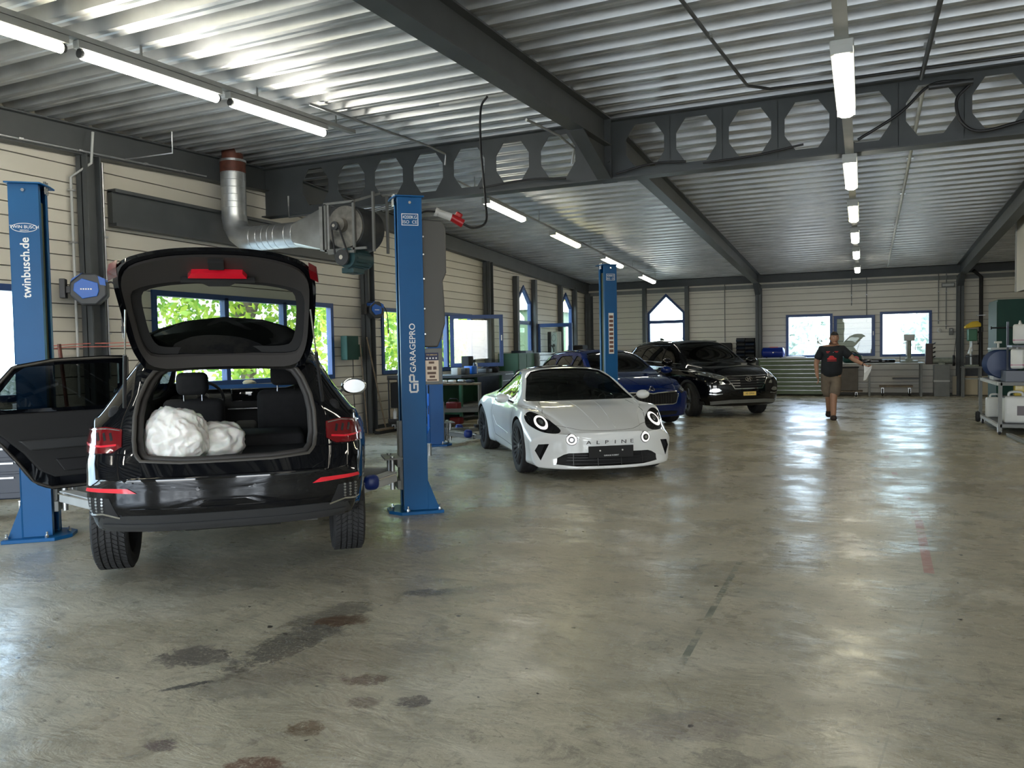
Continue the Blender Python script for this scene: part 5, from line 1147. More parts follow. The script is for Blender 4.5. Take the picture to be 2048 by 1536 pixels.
# open left rear door
ang = math.radians(64); dd = V3(-math.sin(ang), -math.cos(ang), 0); dn = V3(-math.cos(ang), math.sin(ang), 0)   # along door, outward face
hp = V3(-.885, -.10, 0)
def dp(a, z, t=0.): t2 = t - .10 * max(0, (z - .88) / .42) ** 1.3; return tuple(hp + dd * a + V3(0, 0, z) + dn * t2)
dout = [(0, .30), (.58, .30), (.70, .36), (.80, .52), (.90, .66), (1.0, .78), (1.06, .92), (.96, 1.08), (.82, 1.26), (.55, 1.31), (.2, 1.325), (.02, 1.325)]
dhole = [(.07, .93), (.94, .93), (.955, .97), (.80, 1.20), (.74, 1.245), (.5, 1.262), (.09, 1.27)]
c_ = (.5, 1.05); A = angres(dout, c_, 80); B = angres(dhole, c_, 80)
def door_ring(mb, A, B, t0, t1):
    n = len(A); K = 4; vs = []
    for j in range(K + 1): vs += [dp(a[0] + (b[0] - a[0]) * j / K, a[1] + (b[1] - a[1]) * j / K, t0) for a, b in zip(A, B)]
    for j in range(K, -1, -1): vs += [dp(a[0] + (b[0] - a[0]) * j / K, a[1] + (b[1] - a[1]) * j / K, t1) for a, b in zip(A, B)]
    R_ = 2 * (K + 1); mb.add(vs, [(j * n + i, j * n + (i + 1) % n, ((j + 1) % R_) * n + (i + 1) % n, ((j + 1) % R_) * n + i) for j in range(R_) for i in range(n)])
mb = MB(); door_ring(mb, A, B, .0, -.05); door = mb.build('rear_door', 'blackpaint', root, smooth=40)
ins = [(.05, .40), (.56, .40), (.66, .46), (.76, .60), (.92, .76), (.98, .90), (.05, .90)]
def doorpl(pl, t0, t1, name, m):
    n = len(pl); mb = MB(); mb.add([dp(a, z, t0) for a, z in pl] + [dp(a, z, t1) for a, z in pl], [tuple(range(n)), tuple(range(n, 2 * n))[::-1]] + [(i, n + i, n + (i + 1) % n, (i + 1) % n) for i in range(n)]); return mb.build(name, m, door, bevel=.012)
doorpl(ins, -.05, -.09, 'door_lining', 'interior'); doorpl([(.08, .62), (.72, .62), (.80, .70), (.08, .70)], -.09, -.125, 'arm_rest', 'darktrim'); doorpl([(.10, .44), (.5, .44), (.56, .54), (.10, .54)], -.09, -.11, 'door_pocket', 'black')
gg = [dp(a, z, -.02) for a, z in dhole]; mb = MB(); mb.add(gg, [tuple(range(len(gg)))]); mb.build('door_glass', 'carglassdark', door)
mb = MB(); mb.tube([dp(*q, -.056) for q in [(p[0] * .97 + .015, .81 + (p[1] - .81) * .965) for p in dout] + [(dout[0][0] * .97 + .015, .81 + (dout[0][1] - .81) * .965)]], .011, 6); mb.build('door_seal', 'rubberseal', door, smooth=60)
mb = MB(); mb.tube([dp(.10, .84, -.11), dp(.2, .845, -.115), dp(.26, .82, -.11)], .010, 8); mb.build('inner_handle', 'chrome', door)
# wing cover and a pair of gloves on the bonnet (seen through the windscreen)
cv = patch(sk, rounded([(-.66, 1.15), (.70, 1.12), (.72, 1.75), (-.66, 1.80)], 1), 'top', .045, 'wing_cover', mat('blue_cover_cloth', (.01, .12, .42), .6), None, .06, .035)
cv.location = root.location; cv.rotation_euler = root.rotation_euler; tag(cv, 'bright blue protective cover lying over the bonnet, seen through the open car', 'cover')
def crumple(name, c, r, m, seed, amp=.22, flat=0., sub=5, label=None, cat=None, parent=None, rot=0):
    bm = bmesh.new(); bmesh.ops.create_icosphere(bm, subdivisions=sub, radius=1)
    for v in bm.verts:
        d = v.co.normalized(); s_ = Vector((seed * 3.1, seed, 0)); k = 1 + amp * .8 * noise.noise(d * 1.6 + s_); f = 0
        for o_, am in ((1.7, .6), (3.4, .42), (8, .13)): f += am * (1 - abs(noise.noise(d * o_ + s_ * 1.3)) * 3.2)
        k += amp * f * .55; p = Vector((d.x * r[0], d.y * r[1], d.z * r[2])) * k
        if p.z < -r[2] * (1 - flat): p.z = -r[2] * (1 - flat) + (p.z + r[2] * (1 - flat)) * .08
        v.co = p
    o = bm_obj(bm, name, [m]); o.data.polygons.foreach_set('use_smooth', [True] * len(o.data.polygons)); o.location = c; o.rotation_euler = (0, 0, rot)
    if parent: o.parent = parent
    return tag(o, label, cat)
M['bag'] = mat('thin_white_plastic', (.80, .79, .76), .32, 0, .05, 4, .25, 26)
M['bag'].node_tree.nodes['Principled BSDF'].inputs['Subsurface Weight'].default_value = .15
mw = Matrix.Translation(root.location) @ Matrix.Rotation(root.rotation_euler.z, 4, 'Z')
crumple('plastic_bag', mw @ V3(-.315, -1.80, .775), (.195, .18, .21), 'bag', 1.3, .17, .35, 6, 'large crumpled white plastic bag in the open car boot, front one', 'bag', rot=.3)
crumple('plastic_bag', mw @ V3(-.085, -1.66, .74), (.17, .14, .135), 'bag', 4.7, .17, .3, 5, 'smaller crumpled white plastic bag in the boot right of the big one', 'bag', rot=1.)
crumple('work_gloves', mw @ V3(.02, 1.2, 1.03), (.07, .05, .03), mat('pale_glove', (.6, .55, .4), .8), 2.2, .3, .3, 3, 'pale work gloves on the blue bonnet cover', 'gloves')
M['bluebright'] = mat('bright_blue_plastic', (.01, .11, .48), .35)
# ------------------------------------------------------------------ two post lifts
def post(loc, s, lab, blue='bluelift', h=2.84, arms=True, guard=False, zc=.33, rz=math.radians(39.7)):
    """s = +1: opens toward +x (left post), -1: right post"""
    r = thing('lift_post', lab, 'vehicle lift', (*loc, 0), rz, group='posts of the two post lifts')
    W2, D2, t = .108, .125, .008
    mb = MB(); mb.box(-s * W2, -s * (W2 - t), -D2, D2, .03, h); mb.box(-s * W2, s * W2, -D2, -D2 + t, .03, h); mb.box(-s * W2, s * W2, D2 - t, D2, .03, h)
    mb.box(s * (W2 - t), s * W2, -D2, -D2 + .06, .03, h); mb.box(s * (W2 - t), s * W2, D2 - .06, D2, .03, h)
    mb.build('column_profile', blue, r, bevel=.003)
    mb = MB(); mb.box(s * (W2 - .03), s * (W2 - .022), -D2 + .05, D2 - .05, zc + .5, h - .12); mb.build('dust_strip', mat('olive_strip', (.07, .085, .05), .5) if 'strip' not in M else M['strip'], r)
    mb = MB(); mb.prism([(-s * (W2 + .02), -D2 - .025), (s * (W2 + .02), -D2 - .025), (s * (W2 + .05), D2 * .2), (s * (W2 + .05), D2 + .02), (-s * (W2 + .02), D2 + .02)], .012, lambda a, b, c: (a, b, h + c)); mb.build('top_plate', blue, r, bevel=.002)
    for dx in (-.02, .03): mb = MB(); mb.cyl((s * (W2 + .02), dx, h - .06), (s * (W2 + .02), dx, h + .04), .012, n=8); mb.cyl((s * (W2 + .018), dx, h + .0), (s * (W2 + .018), dx, h + .02), .02, n=6); mb.build('cable_end', 'chrome', r)
    mb = MB(); mb.cyl((0, -D2 - .012, h - .05), (0, -D2, h - .05), .014, n=6); mb.build('bolt', 'chrome', r)
    mb = MB(); mb.prism([(-s * .24, -.20), (s * .14, -.20), (s * .24, -.08), (s * .24, .08), (s * .14, .20), (-s * .24, .20)], .028, lambda a, b, c: (a, b, c)); mb.build('base_plate', blue, r, bevel=.003)
    for y in (-D2, D2 - .01): mb = MB(); mb.prism([(-s * W2, .028), (-s * .215, .028), (-s * .20, .06), (-s * W2, .30)], .010, lambda a, b, c: (a, y + c, b)); mb.build('base_gusset', blue, r)
    for x, y in ((-.21, -.16), (-.21, .16), (.08, -.17), (.08, .17), (.2, 0)): mb = MB(); mb.cyl((s * x, y, .028), (s * x, y, .05), .016, n=6); mb.cyl((s * x, y, .05), (s * x, y, .075), .008, n=8); mb.build('anchor_bolt', 'chrome', r)
    # carriage
    mb = MB(); mb.box(s * (W2 - .06), s * (W2 + .03), -D2 + .062, D2 - .062, zc - .12, zc + .5); mb.box(s * (W2 + .03), s * (W2 + .06), -.16, .16, zc - .10, zc - .02); mb.box(s * (W2 + .03), s * (W2 + .06), -.16, .16, zc + .10, zc + .18)
    ca = mb.build('carriage', 'midgrey', r, bevel=.004); mb = MB(); mb.cyl((s * (W2 + .1), -.12, zc - .1), (s * (W2 + .1), -.12, zc + .2), .022, n=12); mb.build('arm_pin', 'alu', ca, smooth=40); mb = MB(); mb.cyl((s * (W2 + .1), .12, zc - .1), (s * (W2 + .1), .12, zc + .2), .022, n=12); mb.build('arm_pin', 'alu', ca, smooth=40)
    mb = MB(); mb.box(s * (W2 + .01), s * (W2 + .17), -.17, .17, zc + .17, zc + .185); mb.build('carriage_shelf', 'midgrey', ca)
    if arms:
        for y0, ex, ey in ((-.12, .62, -.62), (.12, .75, .8)):
            a = V3(s * (W2 + .1), y0, zc + .02); b = V3(s * (W2 + ex), ey, zc - .04); m1 = a.lerp(b, .62)
            mb = MB(); mb.beam(a, m1, .10, .09); arm = mb.build('swing_arm', 'lgrey' if blue == 'bluelift' else 'midgrey', r, bevel=.004)
            mb = MB(); mb.beam(m1.lerp(a, .3), b, .07, .06); mb.build('arm_extension', 'midgrey', arm, bevel=.003)
            mb = MB(); mb.cyl(b + V3(0, 0, 0), b + V3(0, 0, .06), .05, n=16); mb.cyl(b + V3(0, 0, .06), b + V3(0, 0, .085), .065, n=16); mb.build('lifting_pad', 'rubber', arm, smooth=40)
            mb = MB(); mb.beam(a + V3(-s * .03, math.copysign(.07, y0), .03), m1 + V3(0, math.copysign(.07, y0), .03), .012, .012); mb.build('arm_rod', 'chrome', arm)
            if guard: soft('foot_guard', a.lerp(b, .42) + V3(0, math.copysign(.10, y0), .03), (.13, .10, .13), M['fguard'], arm, .045)
    return r
M['strip'] = mat('olive_dust_strip', (.07, .085, .05), .5); M['fguard'] = mat('deep_blue_rubber', (.003, .022, .17), .4)
FX = lambda z, x=0, y=-.1255: Vector((x, y, z))
pL = post((-6.13, 4.24), 1, 'near blue lift post at the far left with a white web address')
pR = post((-3.77, 6.18), -1, 'near blue lift post right of the open car with white lettering', guard=True)
pL2 = post((-6.10, 10.68), 1, 'brightly lit blue lift post mostly hidden behind the near right post', 'bluelift_lit', arms=True, guard=True, zc=.18)
pR2 = post((-3.87, 12.62), -1, 'far blue lift post with a picture strip, before the blue estate car', arms=False, zc=.18)
text('twinbusch.de', .09, 'whiteprint', pL, basis(FX(2.18), (0, 0, 1), (-1, 0, 0)), bold=.0015)
text('TWIN BUSCH', .034, 'whiteprint', pL, basis(FX(2.50), (1, 0, 0), (0, 0, 1)))
text('GERMANY', .014, 'whiteprint', pL, basis(FX(2.474), (1, 0, 0), (0, 0, 1)))
def oval(parent, c, rx, rz, m, w=.004):
    mb = MB(); n = 40; vs = [(c[0] + math.cos(2 * PI * i / n) * (rx - k), c[1] - dz_, c[2] + math.sin(2 * PI * i / n) * (rz - k)) for dz_ in (0, .001) for k in (0, w) for i in range(n)]
    mb.add(vs, [(j0 * n + i, j0 * n + (i + 1) % n, j1 * n + (i + 1) % n, j1 * n + i) for j0, j1 in ((0, 1), (3, 2), (0, 2), (1, 3)) for i in range(n)]); return mb.build('oval_badge', m, parent)
oval(pL, FX(2.495), .092, .036, 'whiteprint')
def label_frame(parent, z, w, h, m='whiteprint'):
    for a in ((-w / 2, w / 2, z - h / 2, z - h / 2 + .006), (-w / 2, w / 2, z + h / 2 - .006, z + h / 2), (-w / 2, -w / 2 + .006, z - h / 2, z + h / 2), (w / 2 - .006, w / 2, z - h / 2, z + h / 2)):
        mb = MB(); mb.box(a[0], a[1], -.1262, -.1252, a[2], a[3]); mb.build('label_border', m, parent)
for p in (pR, pR2):
    label_frame(p, 2.64, .15, .105); text('4200KG', .042, 'whiteprint', p, basis(FX(2.66), (1, 0, 0), (0, 0, 1)), sx=.9); text('ISO  CE', .040, 'whiteprint', p, basis(FX(2.617), (1, 0, 0), (0, 0, 1)))
text('GARAGEPRO', .076, 'whiteprint', pR, basis(FX(1.495), (0, 0, 1), (-1, 0, 0)), bold=.0006)
# GP monogram: rounded G and P strokes, turned upright like the name
def stroke(parent, pts, w, m='whiteprint'):
    mb = MB(); P = [V3(a, -.1258, b) for a, b in pts]
    for a, b in zip(P[:-1], P[1:]):
        d = (b - a).normalized(); mb.beam(a - d * w / 2, b + d * w / 2, .0012, w) if abs(d.z) < .01 else mb.beam(a - d * w / 2, b + d * w / 2, w, .0012)
    return mb.build('monogram', m, parent)
def band(pts, w):
    P = [V3(a, -.1262, b) for a, b in pts]; mb = MB()
    for a, b in zip(P[:-1], P[1:]): d = (b - a).normalized(); sd = V3(-d.z, 0, d.x) * w / 2; e = d * w / 2; q = [a - e - sd, b + e - sd, b + e + sd, a - e + sd]; mb.add([v + V3(0, k, 0) for k in (0, .0008) for v in q], [(0, 1, 2, 3), (4, 5, 6, 7)[::-1], (0, 1, 5, 4), (1, 2, 6, 5), (2, 3, 7, 6), (3, 0, 4, 7)])
    return mb.build('monogram', 'whiteprint', pR)
band([(-.032, 1.165), (-.032, 1.115), (-.024, 1.10), (.026, 1.10), (.036, 1.112), (.036, 1.17), (.004, 1.17), (.004, 1.135)], .015)
band([(.036, 1.192), (-.022, 1.192), (-.032, 1.202), (-.032, 1.24), (-.024, 1.252), (-.004, 1.252), (.004, 1.24), (.004, 1.192)], .015)
# plastic hood, control box and motor on the outer side of the near right post
mb = MB(); mb.prism([(.108, 1.50), (.24, 1.50), (.275, 1.58), (.315, 1.72), (.31, 1.95), (.30, 2.10), (.335, 2.18), (.335, 2.58), (.30, 2.65), (.108, 2.66)], .20, lambda a, b, c: (a, -.06 + c, b)); hd = mb.build('plastic_hood', mat('dark_grey_vinyl', (.07, .067, .062), .38), pR, bevel=.012)
for z in (1.62, 1.85, 2.12, 2.34, 2.5): mb = MB(); mb.cyl((.125, -.068, z), (.125, -.06, z), .008, n=8); mb.build('screw', 'chrome', hd)
mb = MB(); mb.box(.108, .27, -.10, .06, 1.16, 1.49); cb = mb.build('control_box', 'midgrey', pR, bevel=.006)
mb = MB(); mb.box(.112, .235, -.1025, -.1005, 1.19, 1.38); pc = mb.build('instruction_plate', mat('cream_print', (.72, .6, .48), .5), cb); mb = MB(); mb.box(.112, .235, -.1025, -.1005, 1.38, 1.45); mb.build('plate_header', mat('navy_print', (.02, .025, .08), .5), cb)
for x, z, w, h in ((.17, 1.36, .05, .02), (.15, 1.31, .04, .03), (.20, 1.31, .03, .03), (.17, 1.265, .08, .022), (.175, 1.232, .05, .02), (.172, 1.202, .09, .014)): mb = MB(); mb.box(x - w / 2, x + w / 2, -.1035, -.1025, z - h / 2, z + h / 2); mb.build('print_mark', mat('brown_print', (.12, .07, .05), .6) if 'bprint' not in M else M['bprint'], pc)
text('VOR GEBRAUCH', .013, 'plateyellow', cb, basis((.173, -.1027, 1.43), (1, 0, 0), (0, 0, 1)))
for k in range(4): mb = MB(); mb.cyl((.13 + k * .028, -.1035, 1.40), (.13 + k * .028, -.1025, 1.40), .008, n=12); mb.build('print_dot', 'whiteprint', cb)
mb = MB(); mb.cyl((0, 0, 0), (0, 0, .17), .034, n=20); o = mb.build('steel_can', 'alu', smooth=40, loc=(-5.58, 9.58, .001)); tag(o, 'small shiny steel can on the floor at the foot of the brightly lit blue post', 'can')
for z0, z1 in ((.30, .82), (.96, 1.20), (1.26, 1.9)): mb = MB(); mb.box(-.118, -.108, -.125, -.03, z0, z1); mb.build('lit_side_strip', 'bluebright', pL2)  # bright blue strip paints in the light on the post's outer side
for z0 in (.5, .82, 1.2): mb = MB(); mb.box(-.122, -.112, -.11, -.05, z0, z0 + .13); mb.build('side_slot', 'blackmatte', pL2)
# picture strip on the far post
mb = MB(); mb.box(-.045, .045, -.1275, -.1255, 1.38, 2.05); ps = mb.build('picture_strip', 'white', pR2)
for i in range(9): mb = MB(); mb.box(-.035, .035, -.1285, -.1275, 1.405 + i * .07, 1.45 + i * .07); mb.build('picture', mat('brown_picture', (.16, .07, .05), .5) if 'bpic' not in M else M['bpic'], ps)
mb = MB(); mb.box(.108, .14, -.02, .02, 1.72, 1.80); mb.build('limit_switch', 'black', pR2)
mb = MB(); mb.box(-.16, -.108, -.05, .03, .92, 1.10); mb.build('lock_unit', 'alu', pL)
M['redtool'] = mat('dull_red_paint', (.16, .012, .012), .5)
# ------------------------------------------------------------------ exhaust duct and fan
r = thing('exhaust_duct', 'silver spiral duct bending from the roof to the fan above the open tailgate', 'duct', (-7.99, 8.5, 0))
def ringed(pts, R, name, parent, m='galv', every=None):
    mb = MB(); mb.tube(pts, R, 28); o = mb.build(name, m, parent, smooth=50)
    return o
R_ = .168
ringed([(0, 0, 4.02), (0, 0, 3.42)], R_, 'vertical_duct', r)
E_ = [(.30 - .30 * math.cos(a), 0, 3.38 - .32 * math.sin(a)) for a in [math.radians(x) for x in (0, 22.5, 45, 67.5, 90)]]
mb = MB(); mb.tube([(0, 0, 3.42)] + E_ + [(.36, 0, 3.06)], R_ * 1.01, 28); mb.build('elbow', 'galv', r, smooth=18)
ringed([(.34, 0, 3.06), (1.12, 0, 3.06)], R_, 'horizontal_duct', r)
for z in (3.5, 3.58, 3.68, 3.78, 3.88, 3.98): mb = MB(); mb.lathe([(R_, -.003), (R_ + .002, 0), (R_, .003)], (0, 0, z), (0, 0, 1), 28); mb.build('duct_seam', 'galv', r)
for x in (.38, .50, .60, .70, .80, .98, 1.10): mb = MB(); mb.lathe([(R_, -.004), (R_ + .003, 0), (R_, .004)], (x, 0, 3.06), (1, 0, 0), 28); mb.build('duct_seam', 'galv', r)
mb = MB(); mb.cyl((0, 0, 3.99), (0, 0, 4.13), R_ + .004, n=28); mb.build('rusty_collar', 'rust', r, smooth=40)
mb = MB(); mb.cyl((0, 0, 4.13), (0, 0, 4.16), R_ + .015, n=28); mb.build('clamp_ring', 'alu', r, smooth=40); mb = MB(); mb.cyl((0, 0, 4.16), (0, 0, 4.3), R_ * .85, n=24); mb.build('roof_sleeve', 'rust', r, smooth=40)
# transition round to square
mb = MB(); n = 32; v = []
for i in range(n):
    a = 2 * PI * i / n; v.append((1.10, math.cos(a) * R_, 3.06 + math.sin(a) * R_))
for i in range(n):
    a = 2 * PI * i / n; c, s_ = math.cos(a), math.sin(a); k = .235 / max(abs(c), abs(s_)); v.append((1.66, c * k, 3.06 + s_ * k * 1.1))
mb.add(v, [(i, (i + 1) % n, n + (i + 1) % n, n + i) for i in range(n)]); mb.build('transition_piece', 'galv', r, smooth=25)
f = thing('duct_fan', 'grimy belt driven fan with motor hanging under the pierced beam', 'fan', (-6.08, 8.5, 2.7)); M['grime'] = mat('grimy_metal', (.20, .19, .17), .5, .6, .45, 9, .15, 30); M['motorgreen'] = mat('motor_blue_green', (.03, .075, .085), .4, .2, .2, 9)
mb = MB(); mb.box(-.27, -.22, -.25, .25, .08, .64); mb.build('flange', 'alu', f); mb = MB(); mb.box(-.20, -.16, -.24, .24, .08, .64); mb.build('flexible_joint', 'blackmatte', f); mb = MB(); mb.box(-.15, -.12, -.25, .25, .07, .65); mb.build('flange', 'alu', f)
mb = MB(); mb.cyl((.10, -.20, .36), (.10, .26, .36), .28, n=36); mb.box(-.14, .1, -.20, .26, .36, .63); mb.build('fan_scroll', 'dgrey', f, smooth=40)
mb = MB(); mb.cyl((.10, -.22, .36), (.10, -.20, .36), .265, n=36); mb.build('scroll_face', 'grime', f, smooth=40)
mb = MB(); mb.cyl((.06, -.30, .38), (.06, -.2, .38), .09, n=20); mb.build('bearing_housing', 'grime', f, smooth=40)
mb = MB(); mb.cyl((.04, -.36, .36), (.04, -.33, .36), .055, n=20); mb.build('pulley', 'dgrey', f, smooth=40); mb = MB(); mb.cyl((.04, -.375, .36), (.04, -.36, .36), .022, n=12); mb.build('pulley_hub', 'chrome', f)
mb = MB(); mb.cyl((.14, -.36, -.04), (.14, -.33, -.04), .10, n=24); mb.build('pulley', 'dgrey', f, smooth=40); mb = MB(); mb.cyl((.14, -.375, -.04), (.14, -.36, -.04), .028, n=12); mb.build('pulley_hub', 'chrome', f)
for a, b in (((-.015, .36), (.04, -.04)), ((.095, .36), (.24, -.04))): mb = MB(); mb.beam((a[0], -.345, a[1]), (b[0], -.345, b[1]), .012, .02); mb.build('drive_belt', 'black', f)
mb = MB(); mb.cyl((.16, -.28, -.04), (.16, .10, -.04), .125, n=24); mb.cyl((.16, .10, -.04), (.16, .16, -.04), .11, n=24); mo = mb.build('motor', 'motorgreen', f, smooth=40)
for k in range(14): a = 2 * PI * k / 14; mb = MB(); mb.beam((.16 + math.cos(a) * .13, -.22, -.04 + math.sin(a) * .13), (.16 + math.cos(a) * .13, .08, -.04 + math.sin(a) * .13), .008, .02, roll=a); mb.build('cooling_fin', 'motorgreen', mo)
mb = MB(); mb.box(.02, .2, -.2, .05, -.22, -.15); mb.build('terminal_box', 'motorgreen', f, bevel=.008)
for x, y in ((-.17, -.25), (.26, -.25), (.42, -.05), (.42, .27)): mb = MB(); mb.beam((x, y, .05), (x, y, .80 if x > .3 else .66), .03, .03); mb.build('frame_upright', 'midgrey', f)
for a, b in (((-.19, -.25, .66), (.28, -.25, .66)), ((-.19, -.25, .07), (.44, -.25, .07)), ((.26, -.25, .66), (.42, .1, .80)), ((-.1, -.30, .03), (.3, -.30, .03))): mb = MB(); mb.beam(a, b, .03, .03); mb.build('frame_bar', 'midgrey', f)
for x in (.0, .2, .40): mb = MB(); mb.cyl((x, .2, .6), (x, .95, .82), .012, n=8); mb.build('hanger_rod', 'alu', f)
# ------------------------------------------------------------------ hose reels
def reel(y, z, lab, face):
    r = thing('hose_reel', lab, 'hose reel', (XL + .32, y, z), face)
    def fan_(R, k, n=8, off=22.5): return [(math.cos(math.radians(off + 360 / n * i)) * R * k[0], math.sin(math.radians(off + 360 / n * i)) * R * k[1]) for i in range(n)]
    t3 = lambda a, b, c: (a, c, b)
    mb = MB(); mb.prism(fan_(.205, (1, .95)), .19, t3, -.095); mb.build('reel_housing', mat('charcoal_plastic', (.03, .033, .038), .45) if 'chpl' not in M else M['chpl'], r, bevel=.02)
    mb = MB(); mb.prism([(-.14, .06), (-.06, .12), (.10, .07), (.11, -.02), (.09, -.08), (-.06, -.11), (-.15, -.02)], .02, t3, -.115); mb.build('blue_cover', 'bluebright', r, bevel=.006)
    mb = MB(); mb.prism([(-.18, .08), (-.08, .17), (-.05, .185), (-.16, .12)], .2, t3, -.1); mb.build('blue_edge', 'bluebright', r); mb = MB(); mb.prism([(.10, .15), (.17, .12), (.18, .04), (.12, .05)], .2, t3, -.1); mb.build('blue_edge', 'bluebright', r)
    for k, x in enumerate((-.07, -.045, -.02, .005, .03)): mb = MB(); mb.box(x - .008, x + .008, -.1165, -.1155, -.01, .008); mb.build('reel_mark', 'whiteprint', r)
    mb = MB(); mb.box(-.30, -.24, -.06, .06, -.10, .12); mb.box(-.26, -.12, -.03, .03, -.04, .04); mb.build('wall_bracket', 'black', r, bevel=.006)
    mb = MB(); mb.tube(spline([(.19, -.02, .08), (.24, -.02, .08), (.30, -.03, -.02), (.325, -.04, -.2), (.33, -.04, -.42)]), .010, 8); mb.build('hose', 'black', r, smooth=60)
    mb = MB(); mb.cyl((.33, -.04, -.42), (.33, -.04, -.5), .015, n=10); mb.build('hose_sleeve', 'black', r); mb = MB(); mb.cyl((.33, -.04, -.5), (.33, -.04, -.56), .009, n=10); mb.build('coupling', 'chrome', r)
    return r
M['bluebright'] = mat('bright_blue_plastic', (.01, .11, .48), .35); M['chpl'] = mat('charcoal_plastic', (.03, .033, .038), .45)
reel(6.28, 2.24, 'charcoal and blue hose reel on the column above the open car door', math.radians(42)); 
rr = reel(12.02, 2.24, 'hose reel on the second wall column above the leaning broom', math.radians(72)); rr.scale = (.85, .85, .85)
# ------------------------------------------------------------------ conduits and pipes
def pipe(pts, rad, m, lab, name='conduit', cat='pipe', clips=()):
    r = thing(name, lab, cat, pts[0]); o0 = Vector(pts[0]); P = [Vector(p) - o0 for p in pts]; mb = MB(); mb.tube(P, rad, 8); mb.build('tube', m, r, smooth=60)
    for c in clips: mb = MB(); c = Vector(c) - o0; mb.cbox(c, (rad * 4, rad * 4, .02)); mb.build('clip', 'alu', r)
    return r
pipe([(XL + .05, 6.30, 1.0), (XL + .05, 6.30, 3.55), (XL + .22, 6.44, 3.72), (XL + .24, 6.46, 4.08)], .016, 'lgrey', 'pale vertical conduit left of the column with the blue hose reel', clips=((XL + .05, 6.30, 3.4), (XL + .05, 6.30, 2.8)))
pipe([(XL + .12, 6.66, 1.2), (XL + .12, 6.66, 3.78)], .014, 'alu', 'thin vertical conduit right of the column with the blue hose reel', clips=((XL + .12, 6.66, 2.9), (XL + .12, 6.66, 1.75)))
pipe([(XL + .22, 1.0, 3.60), (XL + .22, 6.5, 3.84), (XL + .22, 8.2, 3.91)], .012, 'alu', 'long thin conduit along the eaves beam of the near left wall', clips=[(XL + .22, y, 3.6 + .0436 * (y - 1)) for y in (5.6, 6.3, 7.2, 7.8)])
pipe([(XL + .24, 6.9, 3.86), (XL + .9, 7.0, 3.88), (XL + .9, 7.0, 4.13)], .010, 'alu', 'bent conduit stub at the eaves right of the hose reel column')
pipe([(-7.75, 9.36, 3.8), (-7.75, 9.36, 3.49), (-5.9, 9.36, 3.505)], .014, 'alu', 'conduit bent under the pierced beam behind the silver duct')
pipe([(-5.4, 6.9, 4.13), (-5.2, 9.1, 4.16), (-5.1, 9.36, 4.1), (-5.12, 9.37, 3.96)], .016, 'alu', 'conduit running to a small hook at the pierced beam')
pipe([(-4.2, 7.6, 4.14), (-3.1, 7.6, 4.14)], .018, 'lgrey', 'short pale pipe under the deck where the plug cable hangs')
pipe([(-2.9 - .2, 7.4, 3.78), (-3.05, 8.2, 3.81), (-3.05, 8.7, 3.78), (-3.1, 8.75, 3.62)], .014, 'alu', 'pale conduit along the underside of the near roof beam')
pipe([(-1.35, 4.2, 4.0), (-1.2, 6.9, 4.10), (-1.1, 8.6, 4.17), (-.9, 8.85, 4.18), (1.4, 8.95, 4.18)], .016, 'dgrey', 'dark pipe under the deck turning right before the pierced beam', clips=((-1.2, 6.9, 4.1),))
pipe([(.55, 4.0, 4.0), (.55, 9.3, 4.2)], .022, 'dgrey', 'dark round pipe under the deck right of the lamp row', clips=((.55, 8.2, 4.17),))
pipe([(.60, 9.75, 4.22), (.62, 15., 4.01), (.63, 24.2, 3.61)], .022, 'lgrey', 'pale round pipe under the far deck right of the lamp row', clips=((.62, 12.7, 4.11), (.62, 15, 4.01), (.62, 18, 3.88)))
for x, z0, lab in ((-3.9, 1.62, 'thin dark cable drop on the far wall above the utility car'), (-.3, 2.6, 'thin conduit down to the left far window'), (.1, 2.1, 'thin conduit with clips between the far windows'), (1.93, 2.0, 'thin conduit right of the right far window'), (2.12, 1.85, 'thin dark cable drop ending in a hook by the right far window')):
    pipe([(x, YF - .05, z0), (x, YF - .05, 3.4)], .012, 'midgrey', lab, clips=((x, YF - .05, z0 + .1), (x, YF - .05, 2.9)))
pipe([(2.95, YF - .12, .55), (2.95, YF - .12, 3.25), (2.75, YF - .25, 3.42)], .05, 'black', 'thick black downpipe right of the far column', clips=((2.95, YF - .12, 2.2),))
# hanging power lead with red and white coupling
r = thing('power_lead', 'black power lead hanging from the deck down to a red and white plug', 'cable', (-3.55, 7.45, 0))
mb = MB(); mb.tube(spline([(-.05, .1, 4.13), (-.12, .08, 4.0), (-.1, .02, 3.6), (.0, -.1, 3.0), (.12, -.35, 2.74), (.08, -.55, 2.66), (.0, -.65, 2.70)], 8), .012, 8); mb.build('lead', 'black', r, smooth=60)
mb = MB(); mb.cyl((.02, -.65, 2.69), (-.07, -.72, 2.75), .042, .036, n=16); mb.build('red_coupling', 'red', r, smooth=40); mb = MB(); mb.cbox((-.02, -.66, 2.77), (.06, .05, .06), Matrix.Rotation(.6, 3, 'Y')); mb.build('coupling_lid', 'red', r, bevel=.01)
mb = MB(); mb.cyl((-.07, -.72, 2.75), (-.17, -.80, 2.79), .038, .034, n=16); mb.cyl((-.17, -.80, 2.79), (-.19, -.815, 2.80), .042, n=16); mb.build('white_plug', 'white', r, smooth=40)
mb = MB(); mb.tube(spline([(-.19, -.81, 2.80), (-.27, -.9, 2.79), (-.31, -1.0, 2.7), (-.31, -1.1, 2.5)]), .010, 8); mb.build('tail_lead', 'black', r, smooth=60)
